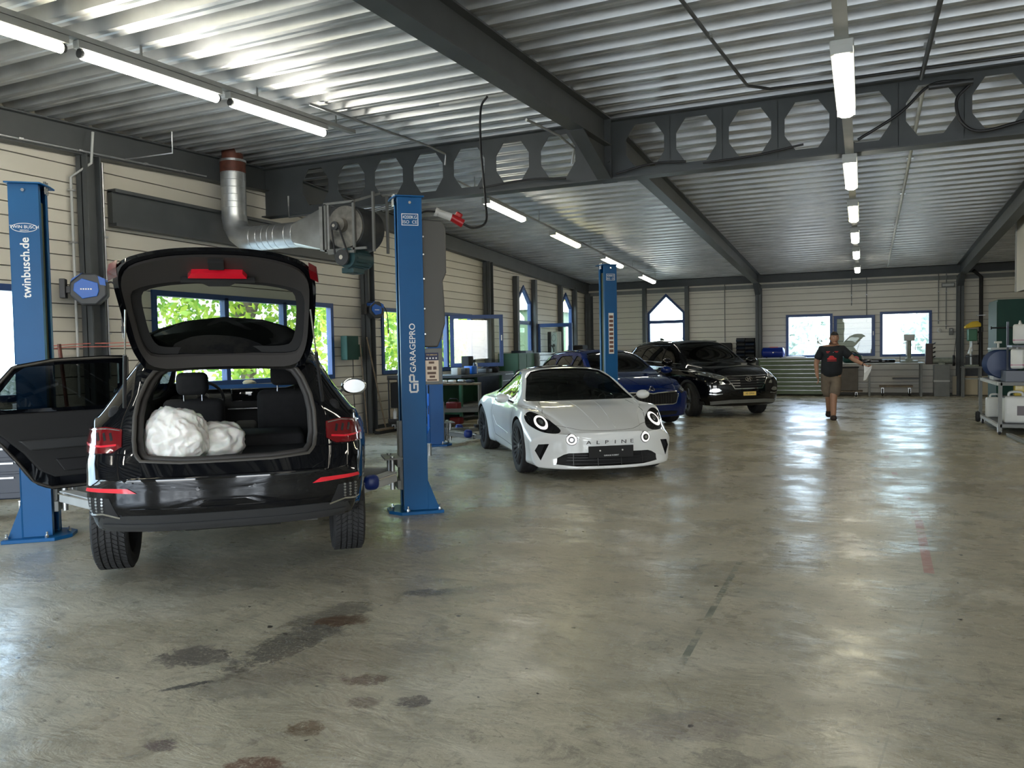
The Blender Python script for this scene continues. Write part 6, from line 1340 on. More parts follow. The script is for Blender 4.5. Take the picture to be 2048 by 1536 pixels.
# black flexible cables on the pierced beam
def cable(pts, rad, lab):
    mb = MB(); o0 = Vector(pts[0]); mb.tube([p - o0 for p in spline(pts, 8)], rad, 8); o = mb.build('cable', 'black', smooth=60, loc=o0); tag(o, lab, 'cable')
cable([(-.05, 9.36, 3.66), (.35, 9.34, 3.88), (.62, 9.34, 4.12), (.85, 9.34, 4.14), (1.0, 9.34, 4.10), (.88, 9.34, 3.95), (.92, 9.34, 3.72), (1.1, 9.34, 3.60), (1.5, 9.34, 3.66), (2.0, 9.34, 3.7)], .016, 'black cable looped over the pierced beam at the right')
cable([(-2.75, 9.36, 3.585), (-2.3, 9.36, 3.66), (-1.9, 9.36, 3.64)], .012, 'black cable lying on the pierced beam just right of the gusset')
cable([(-1.7, 9.36, 3.60), (-1.1, 9.36, 3.62), (-.6, 9.36, 3.68)], .012, 'black cable lying on the pierced beam left of the right lamp row')
cable([(-4.6, 9.36, 3.6), (-3.9, 9.36, 3.64), (-3.4, 9.36, 3.60)], .012, 'black cable lying on the pierced beam left of the gusset')
mb = MB(); mb.cyl((.62, 9.3, 4.10), (1.02, 9.3, 4.10), .03, n=12); o = mb.build('cable_box', 'dgrey', smooth=40); tag(o, 'small dark cylinder where the looped cable meets the deck pipe', 'cable box')

# ------------------------------------------------------------------ left wall items
r = thing('wall_box', 'dark green box fixed on the left wall beside the second column', 'box', (XL + .10, 11.5, 1.35))
mb = MB(); mb.box(0, .14, -.22, .12, 0, .42); mb.build('box_body', 'dkgreen', r, bevel=.01); mb = MB(); mb.box(.0, .12, .12, .26, .05, .22); mb.cyl((.06, .2, .22), (.06, .2, .27), .04, n=12); mb.build('side_box', 'dkgreen', r, bevel=.008); mb = MB(); mb.tube([(.06, .05, 0), (.05, .06, -.6), (.05, .1, -1.2)], .008, 6); mb.build('cord', 'black', r)
def broom(p0, p1, lab, head=True):
    r = thing('broom', lab, 'broom', p0); a = Vector((0, 0, .07)); b = Vector(p1) - Vector(p0)
    mb = MB(); mb.cyl(a, b, .014, n=10); mb.build('handle', 'wood', r, smooth=40)
    if head: mb = MB(); mb.box(-.05, .05, -.28, .28, .05, .09); mb.build('broom_head', 'wood', r, bevel=.01); mb = MB(); mb.box(-.06, .06, -.29, .29, .0, .05); mb.build('bristles', 'blackmatte', r)
broom((XL + .42, 12.15, 0), (XL + .22, 11.9, 1.75), 'wide dark floor broom leaning on the second wall column')
mb = MB(); mb.cyl((0, 0, 0), (-.05, -.1, 1.62), .012, n=8); o = mb.build('pole', 'wood', loc=(XL + .30, 11.75, .001)); tag(o, 'thin wooden pole leaning beside the floor broom', 'pole')
mb = MB(); mb.cyl((0, 0, .3), (0, -.12, 1.62), .02, n=8); mb.cyl((0, 0, 0), (0, 0, .32), .025, n=8); o = mb.build('pry_bar', 'rust', loc=(XL + .2, 6.08, .001)); tag(o, 'rusty dark bar leaning on the wall left of the reel column', 'bar')
M['redtape'] = mat('faded_red_tape', (.55, .16, .13), .6)
mb = MB(); mb.tube([(0, 0, 0), (.04, .25, .02), (.05, .5, .03), (.16, .62, .03), (.2, .9, .04)], .006, 6); mb.tube([(0, 0, -.03), (.04, .25, -.01), (.16, .62, -.01), (.2, .9, .0)], .006, 6); o = mb.build('tape', 'redtape', loc=(XL + .12, 5.9, 1.6)); tag(o, 'faded red and white tape strung across the wall behind the open car door', 'tape')

def castor(parent, x, y, z=.0, r_=.05, rot=0.):
    mb = MB(); mb.cyl((x - .015, y, r_ + z), (x + .015, y, r_ + z), r_, n=16); w_ = mb.build('castor', 'rubber', parent, smooth=40)
    mb = MB(); mb.box(x - .03, x - .02, y - .02, y + .03, r_ + z - .01, r_ * 2 + z + .03); mb.box(x + .02, x + .03, y - .02, y + .03, r_ + z - .01, r_ * 2 + z + .03); mb.box(x - .03, x + .03, y - .03, y + .03, r_ * 2 + z + .02, r_ * 2 + z + .03); mb.build('castor_fork', 'alu', w_)
# tool trolley at the far left edge
M['navy'] = mat('dark_navy_paint', (.008, .016, .035), .35)
r = thing('tool_trolley', 'dark navy tool trolley on castors cut by the left edge', 'trolley', (-7.28, 4.63, 0), math.radians(38))
mb = MB(); mb.box(-.40, .32, -.24, .24, .20, .92); mb.build('cabinet_body', 'navy', r, bevel=.012); mb = MB(); mb.box(-.42, .34, -.26, .26, .92, .96); mb.build('top', 'black', r, bevel=.01)
for i, z in enumerate((.26, .45, .58, .70, .81)): mb = MB(); mb.box(-.37, .29, -.25, -.24, z, z + (.17 if i == 0 else .10)); d = mb.build('drawer', 'navy', r, bevel=.003); mb = MB(); mb.box(-.3, .22, -.265, -.25, z + (.13 if i == 0 else .07), z + (.145 if i == 0 else .085)); mb.build('drawer_handle', 'alu', d)
mb = MB(); mb.tube([(.34, -.2, .25), (.42, -.2, .26), (.42, .2, .26), (.34, .2, .25)], .014, 8); mb.build('bumper_bar', 'black', r, smooth=60)
for x in (-.32, .26):
    for y in (-.18, .18): castor(r, x, y, 0, .075)
# black tool cart by window 3
r = thing('tool_cart', 'tall black tool cart below the left wall window, spray cans on its foot shelf', 'cart', (-7.68, 12.62, 0), math.radians(12))
mb = MB(); mb.box(-.36, .36, -.22, .22, .44, .90); mb.build('cart_body', 'blackmatte', r, bevel=.01)
for z in (.16, .96): mb = MB(); mb.box(-.40, .40, -.26, .26, z, z + .03); mb.box(-.40, .40, -.26, -.25, z, z + .08); mb.box(-.4, .4, .25, .26, z, z + .08); mb.build('tray', 'black', r)
for x in (-.38, .38):
    for y in (-.24, .24): mb = MB(); mb.beam((x, y, .14), (x, y, 1.0), .025, .025); mb.build('upright', 'black', r); 
for x in (-.32, .32):
    for y in (-.18, .18): castor(r, x, y, 0, .05)
cans = [(-.30, 'whiteprint'), (-.14, 'white'), (-.05, 'white'), (.06, 'redtape'), (.13, 'white')]
def cyl_thing(name, lab, cat, loc, prof, m, group=None, parts=()):
    mb = MB(); mb.lathe(prof, (0, 0, 0), (0, 0, 1), 18); o = mb.build(name, m, smooth=40, loc=loc); tag(o, lab, cat, group)
    for nm, pf, mm in parts: mb = MB(); mb.lathe(pf, (0, 0, 0), (0, 0, 1), 14); mb.build(nm, mm, o, smooth=40)
    return o
mwc = Matrix.Translation((-7.68, 12.62, 0)) @ Matrix.Rotation(math.radians(12), 4, 'Z')
ll = ['white spray can at the left end of the black cart foot shelf', 'second white spray can on the black cart foot shelf', 'third white spray can on the black cart foot shelf', 'red and white spray can on the black cart foot shelf', 'rightmost white spray can on the black cart foot shelf']
for (x, mm), lab in zip(cans, ll): cyl_thing('spray_can', lab, 'can', mwc @ V3(x, -.16, .192), [(0, 0), (.033, 0), (.033, .17), (.02, .195), (.012, .2), (0, .2)], mm, 'spray cans on the black cart', (('cap', [(.0, .2), (.014, .2), (.014, .23), (0, .23)], 'red' if mm == 'redtape' else 'white'),))
for k, (x, hgt, mm, lab) in enumerate(((-.24, .10, 'white', 'small white tube on the upper tray of the black cart'), (-.10, .12, 'white', 'small white bottle on the upper tray of the black cart'), (.1, .08, 'alu', 'small metal tin on the upper tray of the black cart'))): cyl_thing('small_bottle', lab, 'bottle', mwc @ V3(x, -.1, .992), [(0, 0), (.028, 0), (.028, hgt * .6), (.01, hgt * .8), (.01, hgt), (0, hgt)], mm)
# low two tier cart
r = thing('shelf_cart', 'low metal cart with wooden top and castors between blue post and white coupe', 'cart', (-7.30, 13.72, 0), math.radians(22))
for x in (-.42, .42):
    for y in (-.24, .24): mb = MB(); mb.beam((x, y, .1), (x, y, .84), .03, .03); mb.build('upright', 'midgrey', r); castor(r, x, y, 0, .055)
mb = MB(); mb.box(-.44, .44, -.26, .26, .81, .84); mb.build('top_board', 'wood', r); mb = MB(); mb.box(-.43, .43, -.25, .25, .28, .31); mb.build('lower_shelf', 'midgrey', r)
for y in (-.26, .26): mb = MB(); mb.beam((-.44, y, .33), (.44, y, .33), .02, .05); mb.build('rail', 'midgrey', r)
mws = Matrix.Translation((-7.30, 13.72, 0)) @ Matrix.Rotation(math.radians(22), 4, 'Z')
o = soft('tool_case', mws @ V3(-.1, 0, .40), (.26, .2, .14), 'redtool', None, .03); tag(o, 'dark red power tool on the lower shelf of the low metal cart', 'tool'); mb = MB(); mb.tube([(-.12, 0, .07), (-.08, 0, .13), (.08, 0, .13), (.12, 0, .07)], .012, 8); h = mb.build('handle', 'black', o); h.location = mws @ V3(-.1, 0, .40)
o = soft('jack_block', mws @ V3(-.05, .0, .10), (.24, .2, .14), 'redtool', None, .03); tag(o, 'red hydraulic unit on the floor under the low metal cart', 'tool')
q = random.Random(11)
for k, lab in enumerate(('crumpled white rag on the wooden cart top', 'white paper bundle at the middle of the wooden cart top', 'small silver part on the wooden cart top', 'dark blue tool tray on the wooden cart top')):
    o = soft(['rag', 'paper_bundle', 'machine_part', 'tool_tray'][k], mws @ V3(-.3 + k * .18, q.uniform(-.1, .1), .875), (.14, .12, .06), ['white', 'white', 'alu', 'navy'][k], None, .02); tag(o, lab, ['rag', 'paper', 'metal part', 'tray'][k])
# jerry can
def jerry(loc, lab, m='white', s=1., rz=0, group=None, neck=True, cap='white', lean=0.):
    r = thing('canister', lab, 'canister', loc, rz, group); r.scale = (s, s, s); r.rotation_euler[1] = lean
    bm = bmesh.new(); bmesh.ops.create_cube(bm, size=1); bmesh.ops.scale(bm, vec=(.30, .20, .34), verts=bm.verts); bmesh.ops.translate(bm, vec=(0, 0, .17), verts=bm.verts); bmesh.ops.bevel(bm, geom=list(bm.edges), offset=.035, segments=3, profile=.5, affect='EDGES')
    o = bm_obj(bm, 'canister_body', [m]); o.parent = r; o.data.polygons.foreach_set('use_smooth', [True] * len(o.data.polygons))
    mb = MB(); mb.tube(spline([(-.09, 0, .32), (-.07, 0, .385), (.05, 0, .385), (.07, 0, .33)]), .016, 8); mb.build('handle', m, r, smooth=60)
    mb = MB(); mb.cyl((.11, 0, .32), (.11, 0, .37), .028, n=14); mb.build('cap', cap, r, smooth=40); return r
M['milky'] = mat('milky_plastic', (.62, .62, .60), .4, 0, .05); M['milkydark'] = mat('milky_label', (.12, .10, .11), .5)
jerry((-7.12, 14.9, 0), 'white plastic canister on the floor behind the low metal cart', s=.95, rz=math.radians(40))
# workbench
r = thing('workbench', 'green legged workbench below the open window leaf', 'workbench', (-7.75, 15.0, 0))
mb = MB(); mb.box(-.42, .35, -.95, 1.2, .92, .98); mb.build('bench_top', 'dgrey', r, bevel=.005)
for y in (-.85, 1.1):
    for x in (-.36, .28): mb = MB(); mb.beam((x, y, 0), (x, y, .92), .06, .06); mb.build('leg', 'green', r)
for y in (-.85, 1.1): mb = MB(); mb.beam((-.36, y, .2), (.28, y, .2), .05, .04); mb.build('cross_bar', 'green', r)
mb = MB(); mb.box(-.38, .30, -.9, 1.15, .30, .33); mb.build('bench_shelf', 'midgrey', r); mb = MB(); mb.box(-.40, -.38, -.85, 1.1, .33, .9); mb.build('bench_back', 'green', r)
ids = [('paint_tin', 'pale blue tin at the left end of the workbench', 'tin', (.1, -.7), (.16, .16, .15), 'lgrey'), ('parts_box', 'open dark parts box on the workbench', 'box', (.1, -.42), (.25, .2, .14), 'dgrey'), ('blue_box', 'bright blue plastic box on the workbench', 'box', (.1, -.05), (.20, .24, .17), 'bluebright'),
       ('parts_case', 'grey plastic case on the workbench', 'case', (.1, .62), (.25, .30, .10), 'dgrey'), ('monitor_box', 'dark square box standing at the back of the workbench', 'box', (-.25, .55), (.18, .34, .38), 'blackmatte')]
for nm, lab, cat, (x, y), d, m_ in ids: o = soft(nm, (-7.75 + x, 15.0 + y, .98 + d[2] / 2), d, m_, None, .015); tag(o, lab, cat)
for k, y in enumerate((.16, .24)): cyl_thing('spray_can', ['blue spray can right of the blue box', 'white spray can on the workbench'][k], 'can', (-7.66, 15.0 + y, .98), [(0, 0), (.033, 0), (.033, .2), (.015, .24), (0, .24)], ['navy', 'white'][k])
crumple('rag_heap', (-7.7, 16.02, 1.06), (.18, .22, .12), 'blackmatte', 5.5, .3, .3, 4, 'dark heap of cloths at the right end of the workbench', 'rags')
# small drawer cabinet, then tall green cabinet, silver drawers
def drawers(name, lab, loc, w, d, h, n, m, hm, face='x', top=None, rz=0, group=None):
    r = thing(name, lab, 'cabinet', loc, rz, group); mb = MB(); mb.box(0, d, 0, w, .04, h); mb.build('cabinet_body', m, r, bevel=.005)
    if top: mb = MB(); mb.box(-.02, d + .02, -.02, w + .02, h, h + .03); mb.build('top', top, r, bevel=.004)
    hs = h - .1
    for i in range(n):
        z0 = .07 + hs * i / n; mb = MB(); mb.box(d, d + .012, .02, w - .02, z0, z0 + hs / n - .012); dr = mb.build('drawer', m, r, bevel=.002); mb = MB(); mb.box(d + .012, d + .026, .05, w - .05, z0 + hs / n - .04, z0 + hs / n - .022); mb.build('drawer_handle', hm, dr)
    return r
drawers('drawer_cabinet', 'dark open tool drawer cabinet at the right end of the workbench', (-8.2, 16.35, 0), .75, .6, .98, 6, 'dgrey', 'alu')
r = thing('steel_cabinet', 'plain green steel cabinet between workbench and silver drawers', 'cabinet', (-8.25, 17.62, 0)); mb = MB(); mb.box(0, .55, 0, 1.02, 0, 1.40); mb.build('cabinet_body', 'green', r, bevel=.006)
mb = MB(); mb.box(.55, .56, .02, .50, .05, 1.37); mb.build('door', 'green', r, bevel=.003); mb = MB(); mb.box(.55, .56, .52, 1.0, .05, 1.37); mb.build('door', 'green', r, bevel=.003)
mb = MB(); mb.box(.1, .5, .6, 1.05, 1.402, 1.46); o = mb.build('folder_case', 'navy', r); o.parent = None; o.location = (-8.25, 17.62, 0); tag(o, 'flat dark case on top of the green steel cabinet', 'case')
drawers('silver_drawers', 'silver drawer cabinet with dark handles before the pointed windows', (-8.2, 18.75, 0), 1.35, .6, 1.40, 9, 'alu', 'black')
# charging station
r = thing('charging_station', 'white and black wall charger on a post before the pointed windows', 'charger', (-7.95, 20.75, 0), math.radians(-30))
mb = MB(); mb.box(-.22, .22, -.09, .09, 0, .12); mb.build('foot', 'dgrey', r); mb = MB(); mb.box(-.20, -.04, -.09, .09, .12, 1.98); mb.build('black_half', 'black', r, bevel=.02); mb = MB(); mb.box(-.04, .22, -.09, .09, .12, 1.98); mb.build('white_half', 'white', r, bevel=.02)
strip_ = [(math.cos(2 * PI * i / 20) * .09 + .09, math.sin(2 * PI * i / 20) * .09 + 1.80) for i in range(21)]; mb = MB(); mb.tube([(a, -.092, b) for a, b in strip_], .004, 6); mb.build('ring_print', 'dgrey', r)
mb = MB(); mb.tube(spline([(-.1, -.1, 1.55), (.02, -.18, 1.62), (.16, -.16, 1.5), (.1, -.14, 1.2), (-.05, -.12, .8)]), .018, 8); mb.build('charging_cable', 'black', r, smooth=60); mb = MB(); mb.cyl((.1, -.1, 1.6), (.22, -.2, 1.58), .035, n=12); mb.build('connector', 'black', r, smooth=40)
o = soft('dark_machine', (-7.9, 22.6, .8), (.5, .5, 1.6), 'blackmatte', None, .04); tag(o, 'dark machine standing in the corner behind the blue estate car', 'machine')
o = soft('golf_bag', (-7.55, 24.3, .95), (.28, .28, 1.9), 'blackmatte', None, .08, Matrix.Rotation(.08, 3, 'Y')); tag(o, 'tall slim black case leaning at the far wall corner', 'case')
o = soft('black_trim_part', (-3.95, 24.75, .80), (.6, .12, 1.58), 'blackmatte', None, .05); tag(o, 'black bodywork panel leaning on the far wall behind the utility car', 'car part')

# ------------------------------------------------------------------ far wall items
r = thing('bin_rack', 'black wall rack of small parts bins left of the far column', 'rack', (-3.28, YF - .101, 1.05))
mb = MB(); mb.box(-.28, .28, .06, .1, 0, .68); mb.build('back_plate', 'blackmatte', r)
for i in range(6):
    for j in range(2): mb = MB(); mb.prism([(.06, 0), (-.08, .0), (-.10, .045), (.06, .09)], .25, lambda a, b, c, i=i, j=j: (-.27 + j * .28 + c, a, .01 + i * .112 + b)); mb.build('bin', 'navy' if (i + j) % 2 else 'dgrey', r)
r = drawers('drawer_cabinet', 'wide olive green cabinet of shallow drawers under the far windows', (-.98, YF - .12, 0), 1.82, .58, 1.08, 8, 'olive', 'alu', rz=math.radians(-90), top='lgrey'); r.location = (-2.83, YF - .08, 0)
for c in r.children: pass
o = MB(); o.cyl((-.30, 0, .16), (.26, 0, .16), .15, n=28); o.cyl((-.34, 0, .16), (-.30, 0, .16), .10, .15, n=28); o.cyl((.26, 0, .16), (.31, 0, .16), .15, .09, n=28); o = o.build('air_tank', 'bluebright', smooth=40, loc=(-2.42, YF - .45, 1.112)); tag(o, 'deep blue air tank lying on the olive drawer cabinet', 'tank'); o.data.materials[0] = mat('tank_blue', (.004, .02, .20), .25)
for x in (-.2, .2): mb = MB(); mb.box(x - .02, x + .02, -.1, .1, 0, .03); mb.build('tank_foot', 'black', o)
mb = MB(); mb.box(-.12, .12, -.03, .03, .30, .33); mb.build('tank_bracket', 'redtape', o); mb = MB(); mb.cyl((0, -.16, .16), (0, -.14, .16), .018, n=12); mb.build('tank_valve', 'chrome', o)
crumple('cloths', (-1.85, YF - .45, 1.125), (.30, .12, .035), 'white', 7.7, .3, .3, 4, 'white and blue cloths beside the air tank on the olive cabinet', 'cloths')
# low wheeled chest behind the man
M['taupe'] = mat('brown_grey_board', (.10, .085, .07), .7, 0, .15, 6)
r = thing('wheeled_chest', 'brown grey chest on castors under the far workbench behind the man', 'chest', (-.62, YF - .5, 0))
mb = MB(); mb.box(-.48, .50, -.22, .22, .16, .80); mb.build('chest_body', 'taupe', r, bevel=.008); mb = MB(); mb.box(-.50, .52, -.24, .24, .80, .83); mb.build('lid', 'blackmatte', r); mb = MB(); mb.box(-.48, .62, -.23, .23, .12, .15); mb.build('base_board', 'wood', r)
for x in (-.4, .45):
    for y in (-.16, .16): castor(r, x, y, 0, .04)
# long steel bench
r = thing('workbench', 'long grey steel workbench under the far windows', 'workbench', (.42, YF - .45, 0))
mb = MB(); mb.box(-1.45, 1.12, -.30, .30, .90, .94); mb.build('bench_top', 'lgrey', r, bevel=.004)
for x in (-1.38, -.25, 1.05):
    for y in (-.26, .26): mb = MB(); mb.beam((x, y, 0), (x, y, .90), .05, .05); mb.build('leg', 'midgrey', r)
for a, b in (((.35, .5), (1.05, .5)),): mb = MB(); mb.box(a[0], b[0], -.26, .26, .48, .51); mb.build('part_shelf', 'dgrey', r)
mb = MB(); mb.beam((-1.4, .27, .35), (1.05, .27, .35), .03, .02); mb.build('back_rail', 'white', r)
o = soft('car_grille', (.78 - .45, YF - .5, .99), (1.0, .30, .09), 'blackgloss', None, .03); tag(o, 'long black bumper trim lying on the far workbench', 'car part')
mb = MB(); mb.box(-.1, .1, -.06, .0, .04, .055); mb.build('trim_clip', 'white', o)
r = thing('tool_bag', 'dark green and black tool bag with red disc at the man\'s hand', 'bag', (-.28, YF - .45, .942)); soft('bag_body', (0, 0, .12), (.50, .26, .24), 'dkgreen', r, .08); mb = MB(); mb.cyl((.10, -.15, .11), (.10, -.13, .11), .085, n=20); mb.build('red_disc', 'red', r); mb = MB(); mb.tube(spline([(-.18, 0, .22), (0, 0, .32), (.18, 0, .22)]), .015, 8); mb.build('bag_handle', 'black', r, smooth=60); mb = MB(); mb.beam((.25, -.05, .22), (.33, -.05, .02), .03, .02); mb.build('bright_bar', 'white', r)
# press on bench
M['castgrey'] = mat('cast_grey_green', (.22, .24, .2), .5, .1, .2, 12)
r = thing('arbor_press', 'grey green upright press standing on the far workbench', 'press', (1.18, YF - .5, .942))
mb = MB(); mb.box(-.22, .22, -.14, .14, 0, .05); mb.build('press_base', 'castgrey', r, bevel=.01); mb = MB(); mb.cyl((0, .0, .05), (0, 0, .62), .055, n=18); mb.build('press_column', 'castgrey', r, smooth=40); mb = MB(); mb.prism([(-.13, .60), (.13, .60), (.14, .78), (-.14, .78)], .16, lambda a, b, c: (a, -.08 + c, b)); mb.build('press_head', 'lgrey', r, bevel=.02)
mb = MB(); mb.cyl((-.06, -.04, .20), (-.06, -.04, .60), .03, n=12); mb.build('spindle', 'alu', r, smooth=40); mb = MB(); mb.tube([(.05, -.06, .36), (.14, -.09, .34), (.16, -.09, .5)], .009, 8); mb.build('press_lever', 'alu', r); mb = MB(); mb.tube([(-.05, -.06, .55), (-.16, -.08, .53)], .009, 8); mb.build('press_lever', 'alu', r)
mb = MB(); mb.box(-.10, .08, -.12, .0, .05, .12); mb.build('press_table', 'castgrey', r, bevel=.008)
mb = MB(); mb.cyl((0, 0, 0), (0, 0, .22), .008, n=8); mb.cyl((-.05, 0, .22), (.05, 0, .22), .012, n=8); o = mb.build('clamp', 'black', loc=(.95, YF - .55, .942)); tag(o, 'small black screw clamp left of the press', 'clamp')
# dolly under bench
r = thing('dolly', 'low rolling dolly with four castors under the far workbench', 'dolly', (.85, YF - .5, 0)); mb = MB(); mb.box(-.42, .42, -.2, .2, .26, .30); mb.build('dolly_frame', 'wood', r)
for x in (-.34, .34):
    for y in (-.14, .14): castor(r, x, y, 0, .10)
# bench grinder / belt sander on pedestal
r = thing('belt_grinder', 'grinding machine with upright dark belt guard on a grey pedestal', 'grinder', (1.98, YF - .45, 0))
mb = MB(); mb.box(-.19, .19, -.16, .16, 0, .86); mb.build('pedestal', 'midgrey', r, bevel=.006); mb = MB(); mb.box(-.20, .20, -.17, .17, .40, .45); mb.build('pedestal_shelf', 'lgrey', r); mb = MB(); mb.cyl((-.22, 0, .98), (.26, 0, .98), .085, n=20); mb.build('grinder_motor', 'castgrey', r, smooth=40); mb = MB(); mb.box(-.08, .08, -.08, .08, .86, .92); mb.build('motor_foot', 'castgrey', r)
mb = MB(); mb.box(-.40, -.22, -.10, .10, .88, 1.46); mb.build('belt_guard', mat('dark_brown_guard', (.05, .03, .028), .5), r, bevel=.02); mb = MB(); mb.cyl((.27, 0, .98), (.32, 0, .98), .15, n=24); mb.build('grinding_wheel', 'black', r, smooth=40)
for z in (1.08, 1.2, 1.32, 1.44): mb = MB(); mb.cyl((-.21, -.05, z), (-.16, -.08, z + .03), .018, n=8); mb.build('knob', 'black', r)
mb = MB(); mb.tube([(.30, 0, 1.12), (.34, 0, 1.5), (.36, .1, 1.65)], .008, 6); mb.build('cord', 'dgrey', r)
# pillar drill
r = thing('pillar_drill', 'green pillar drill with yellow hood on a grey stand by the far column', 'drill', (2.66, YF - .75, 0))
for x in (-.2, .2):
    for y in (-.16, .16): mb = MB(); mb.beam((x, y, 0), (x, y, .80), .05, .05); mb.build('stand_leg', 'midgrey', r)
mb = MB(); mb.box(-.24, .24, -.2, .2, .78, .82); mb.build('stand_top', 'midgrey', r); mb = MB(); mb.box(-.2, .2, -.16, .16, .48, .51); mb.build('stand_shelf', 'lgrey', r)
mb = MB(); mb.box(-.16, .16, -.16, .16, .82, .87); mb.build('drill_base', 'castgrey', r, bevel=.008); mb = MB(); mb.cyl((0, .08, .87), (0, .08, 1.75), .035, n=14); mb.build('column', 'alu', r, smooth=40); mb = MB(); mb.cyl((0, -.05, 1.08), (0, -.05, 1.11), .13, n=20); mb.build('drill_table', 'dgrey', r, smooth=40)
M['dgreenmach'] = mat('machine_green', (.05, .17, .10), .4); mb = MB(); mb.box(-.10, .12, -.18, .16, 1.50, 1.82); mb.build('drill_head', 'dgreenmach', r, bevel=.03); mb = MB(); mb.prism([(-.17, 1.84), (.20, 1.88), (.20, 1.96), (.12, 2.03), (-.0, 2.02), (-.17, 1.90)], .34, lambda a, b, c: (a, -.2 + c, b)); mb.build('belt_hood', 'yellow', r, bevel=.02)
mb = MB(); mb.cyl((0, -.08, 1.26), (0, -.08, 1.50), .022, n=12); mb.cyl((0, -.08, 1.22), (0, -.08, 1.30), .034, n=12); mb.build('chuck', 'alu', r, smooth=40); mb = MB(); mb.cyl((-.05, -.08, 1.16), (-.02, -.08, 1.34), .055, .03, n=14); mb.build('chuck_guard', 'white', r, smooth=40)
for a in (0, 2.1, 4.2): mb = MB(); mb.cyl((.12, -.06, 1.58), (.14, -.06 + math.cos(a) * .16, 1.58 + math.sin(a) * .16), .007, n=8); mb.cyl((.14, -.06 + math.cos(a) * .16, 1.58 + math.sin(a) * .16), (.14, -.06 + math.cos(a) * .19, 1.58 + math.sin(a) * .19), .018, n=10); mb.build('feed_lever', 'black', r)
mb = MB(); mb.box(.22, .26, -.1, -.02, 1.74, 1.86); mb.build('switch_box', 'black', r)
# paler and darker strips on the lower wall, lamp, small boxes
mb = MB(); mb.box(2.28, 3.4, YF - .07, YF - .05, .02, .54); o = mb.build('trim_2', mat('pale_lower_wall', (.72, .62, .44), .5)); tag(o, kind='structure')
mb = MB(); mb.box(2.6, 4.2, YF - .10, YF - .05, .54, 1.12); o = mb.build('trim_3', 'dgrey'); tag(o, kind='structure')
r = thing('emergency_lamp', 'small grey lamp box high on the far wall left of the right column', 'lamp', (2.16, YF - .09, 3.07)); mb = MB(); mb.box(-.16, .16, -.04, .04, -.06, .06); mb.build('lamp_box', 'midgrey', r, bevel=.01); mb = MB(); mb.box(-.14, .14, -.045, -.04, -.03, .03); mb.build('lamp_face', 'lgrey', r)
r = thing('socket_box', 'small grey socket box left of the right far column', 'socket', (2.24, YF - .08, 1.78)); mb = MB(); mb.box(-.05, .05, -.03, .03, -.1, .1); mb.build('box_body', 'midgrey', r, bevel=.008); mb = MB(); mb.cyl((0, -.035, .04), (0, -.03, .04), .025, n=12); mb.build('socket', 'lgrey', r)
o = MB(); o.lathe([(.05, 0), (.06, .03), (.03, .05)], (0, 0, 0), (0, -1, 0), 16); o = o.build('wall_bell', 'milky', loc=(1.95, YF - .06, 1.82)); tag(o, 'small round white fitting right of the far window', 'fitting')

# ------------------------------------------------------------------ right edge: cream box wall, green cabinet, trolley with canisters
r = thing('boxed_room', 'cream partition box hanging into the hall above the tall green cabinet', 'partition', (2.72, 14.0, 2.42)); mb = MB(); mb.box(0, 3., 0, 4.0, 0, 1.50); mb.build('partition_wall', 'wallp', r); mb = MB(); mb.box(-.02, 0, 3.96, 4.0, 0, 1.50); mb.build('edge_trim', 'lgrey', r)
mb = MB(); mb.box(3.2, 4.2, 14.2, 14.4, 0, 2.42); mb.build('support', 'wallp', r, loc=(-2.72, -14., -2.42))
r = thing('steel_cabinet', 'tall dark green steel cabinet at the right edge', 'cabinet', (2.27, 16.9, 0)); mb = MB(); mb.box(0, 1.2, 0, 1.1, .05, 2.24); mb.build('cabinet_body', 'dkgreen', r, bevel=.006); mb = MB(); mb.box(-.012, 0, .02, 1.08, .08, 2.2); mb.build('door', 'dkgreen', r, bevel=.004); mb = MB(); mb.box(-.03, -.012, .98, 1.0, 1.0, 1.12); mb.build('door_handle', 'chrome', r)
mb = MB(); mb.cyl((-.1, -.04, 1.72), (1.0, -.04, 1.72), .014, n=10); mb.build('towel_bar', 'black', r); mb = MB(); mb.cyl((-.12, -.04, 1.72), (-.10, -.04, 1.72), .03, n=10); mb.build('bar_end', 'black', r)
r = thing('storage_trolley', 'grey steel trolley carrying canisters at the right edge', 'trolley', (1.92, 14.35, 0))
for x, y in ((.05, .0), (1.2, .0), (.02, 2.0), (1.2, 2.0)): mb = MB(); mb.beam((x, y, .05), (x, y, .82), .05, .05); mb.build('upright', 'midgrey', r)
for y in (0, 2.): mb = MB(); mb.beam((.05, y, .80), (1.2, y, .80), .05, .05); mb.beam((.05, y, .14), (1.2, y, .14), .05, .05); mb.build('cross_rail', 'midgrey', r)
for x in (.03, 1.2):
    for z in (.80, .14): mb = MB(); mb.beam((x, 0, z), (x, 2, z), .05, .05); mb.build('side_rail', 'lgrey', r)
mb = MB(); mb.box(.05, 1.2, .0, 2., .155, .175); mb.build('lower_shelf', 'dgrey', r); mb = MB(); mb.box(.05, 1.2, 0., 2., .815, .83); mb.build('upper_shelf', 'dgrey', r)
for x, y in ((.05, .05), (1.15, .05), (.05, 1.95), (1.15, 1.95)): castor(r, x, y, 0, .045)
mb = MB(); mb.lathe([(.09, -.03), (.10, 0), (.09, .03)], (-.02, 2.0, .12), (1, 0, 0), 18); mb.build('rear_wheel', 'rubber', r, smooth=40)
jl = [('large white canister on the lower shelf of the right trolley', (2.22, 14.55, .177), 'milky', 1.25), ('white canister cut by the right edge, lower shelf of the trolley', (2.62, 14.50, .177), 'milky', 1.1), ('slim white canister at the back of the trolley lower shelf', (2.08, 15.6, .177), 'milky', 1.)]
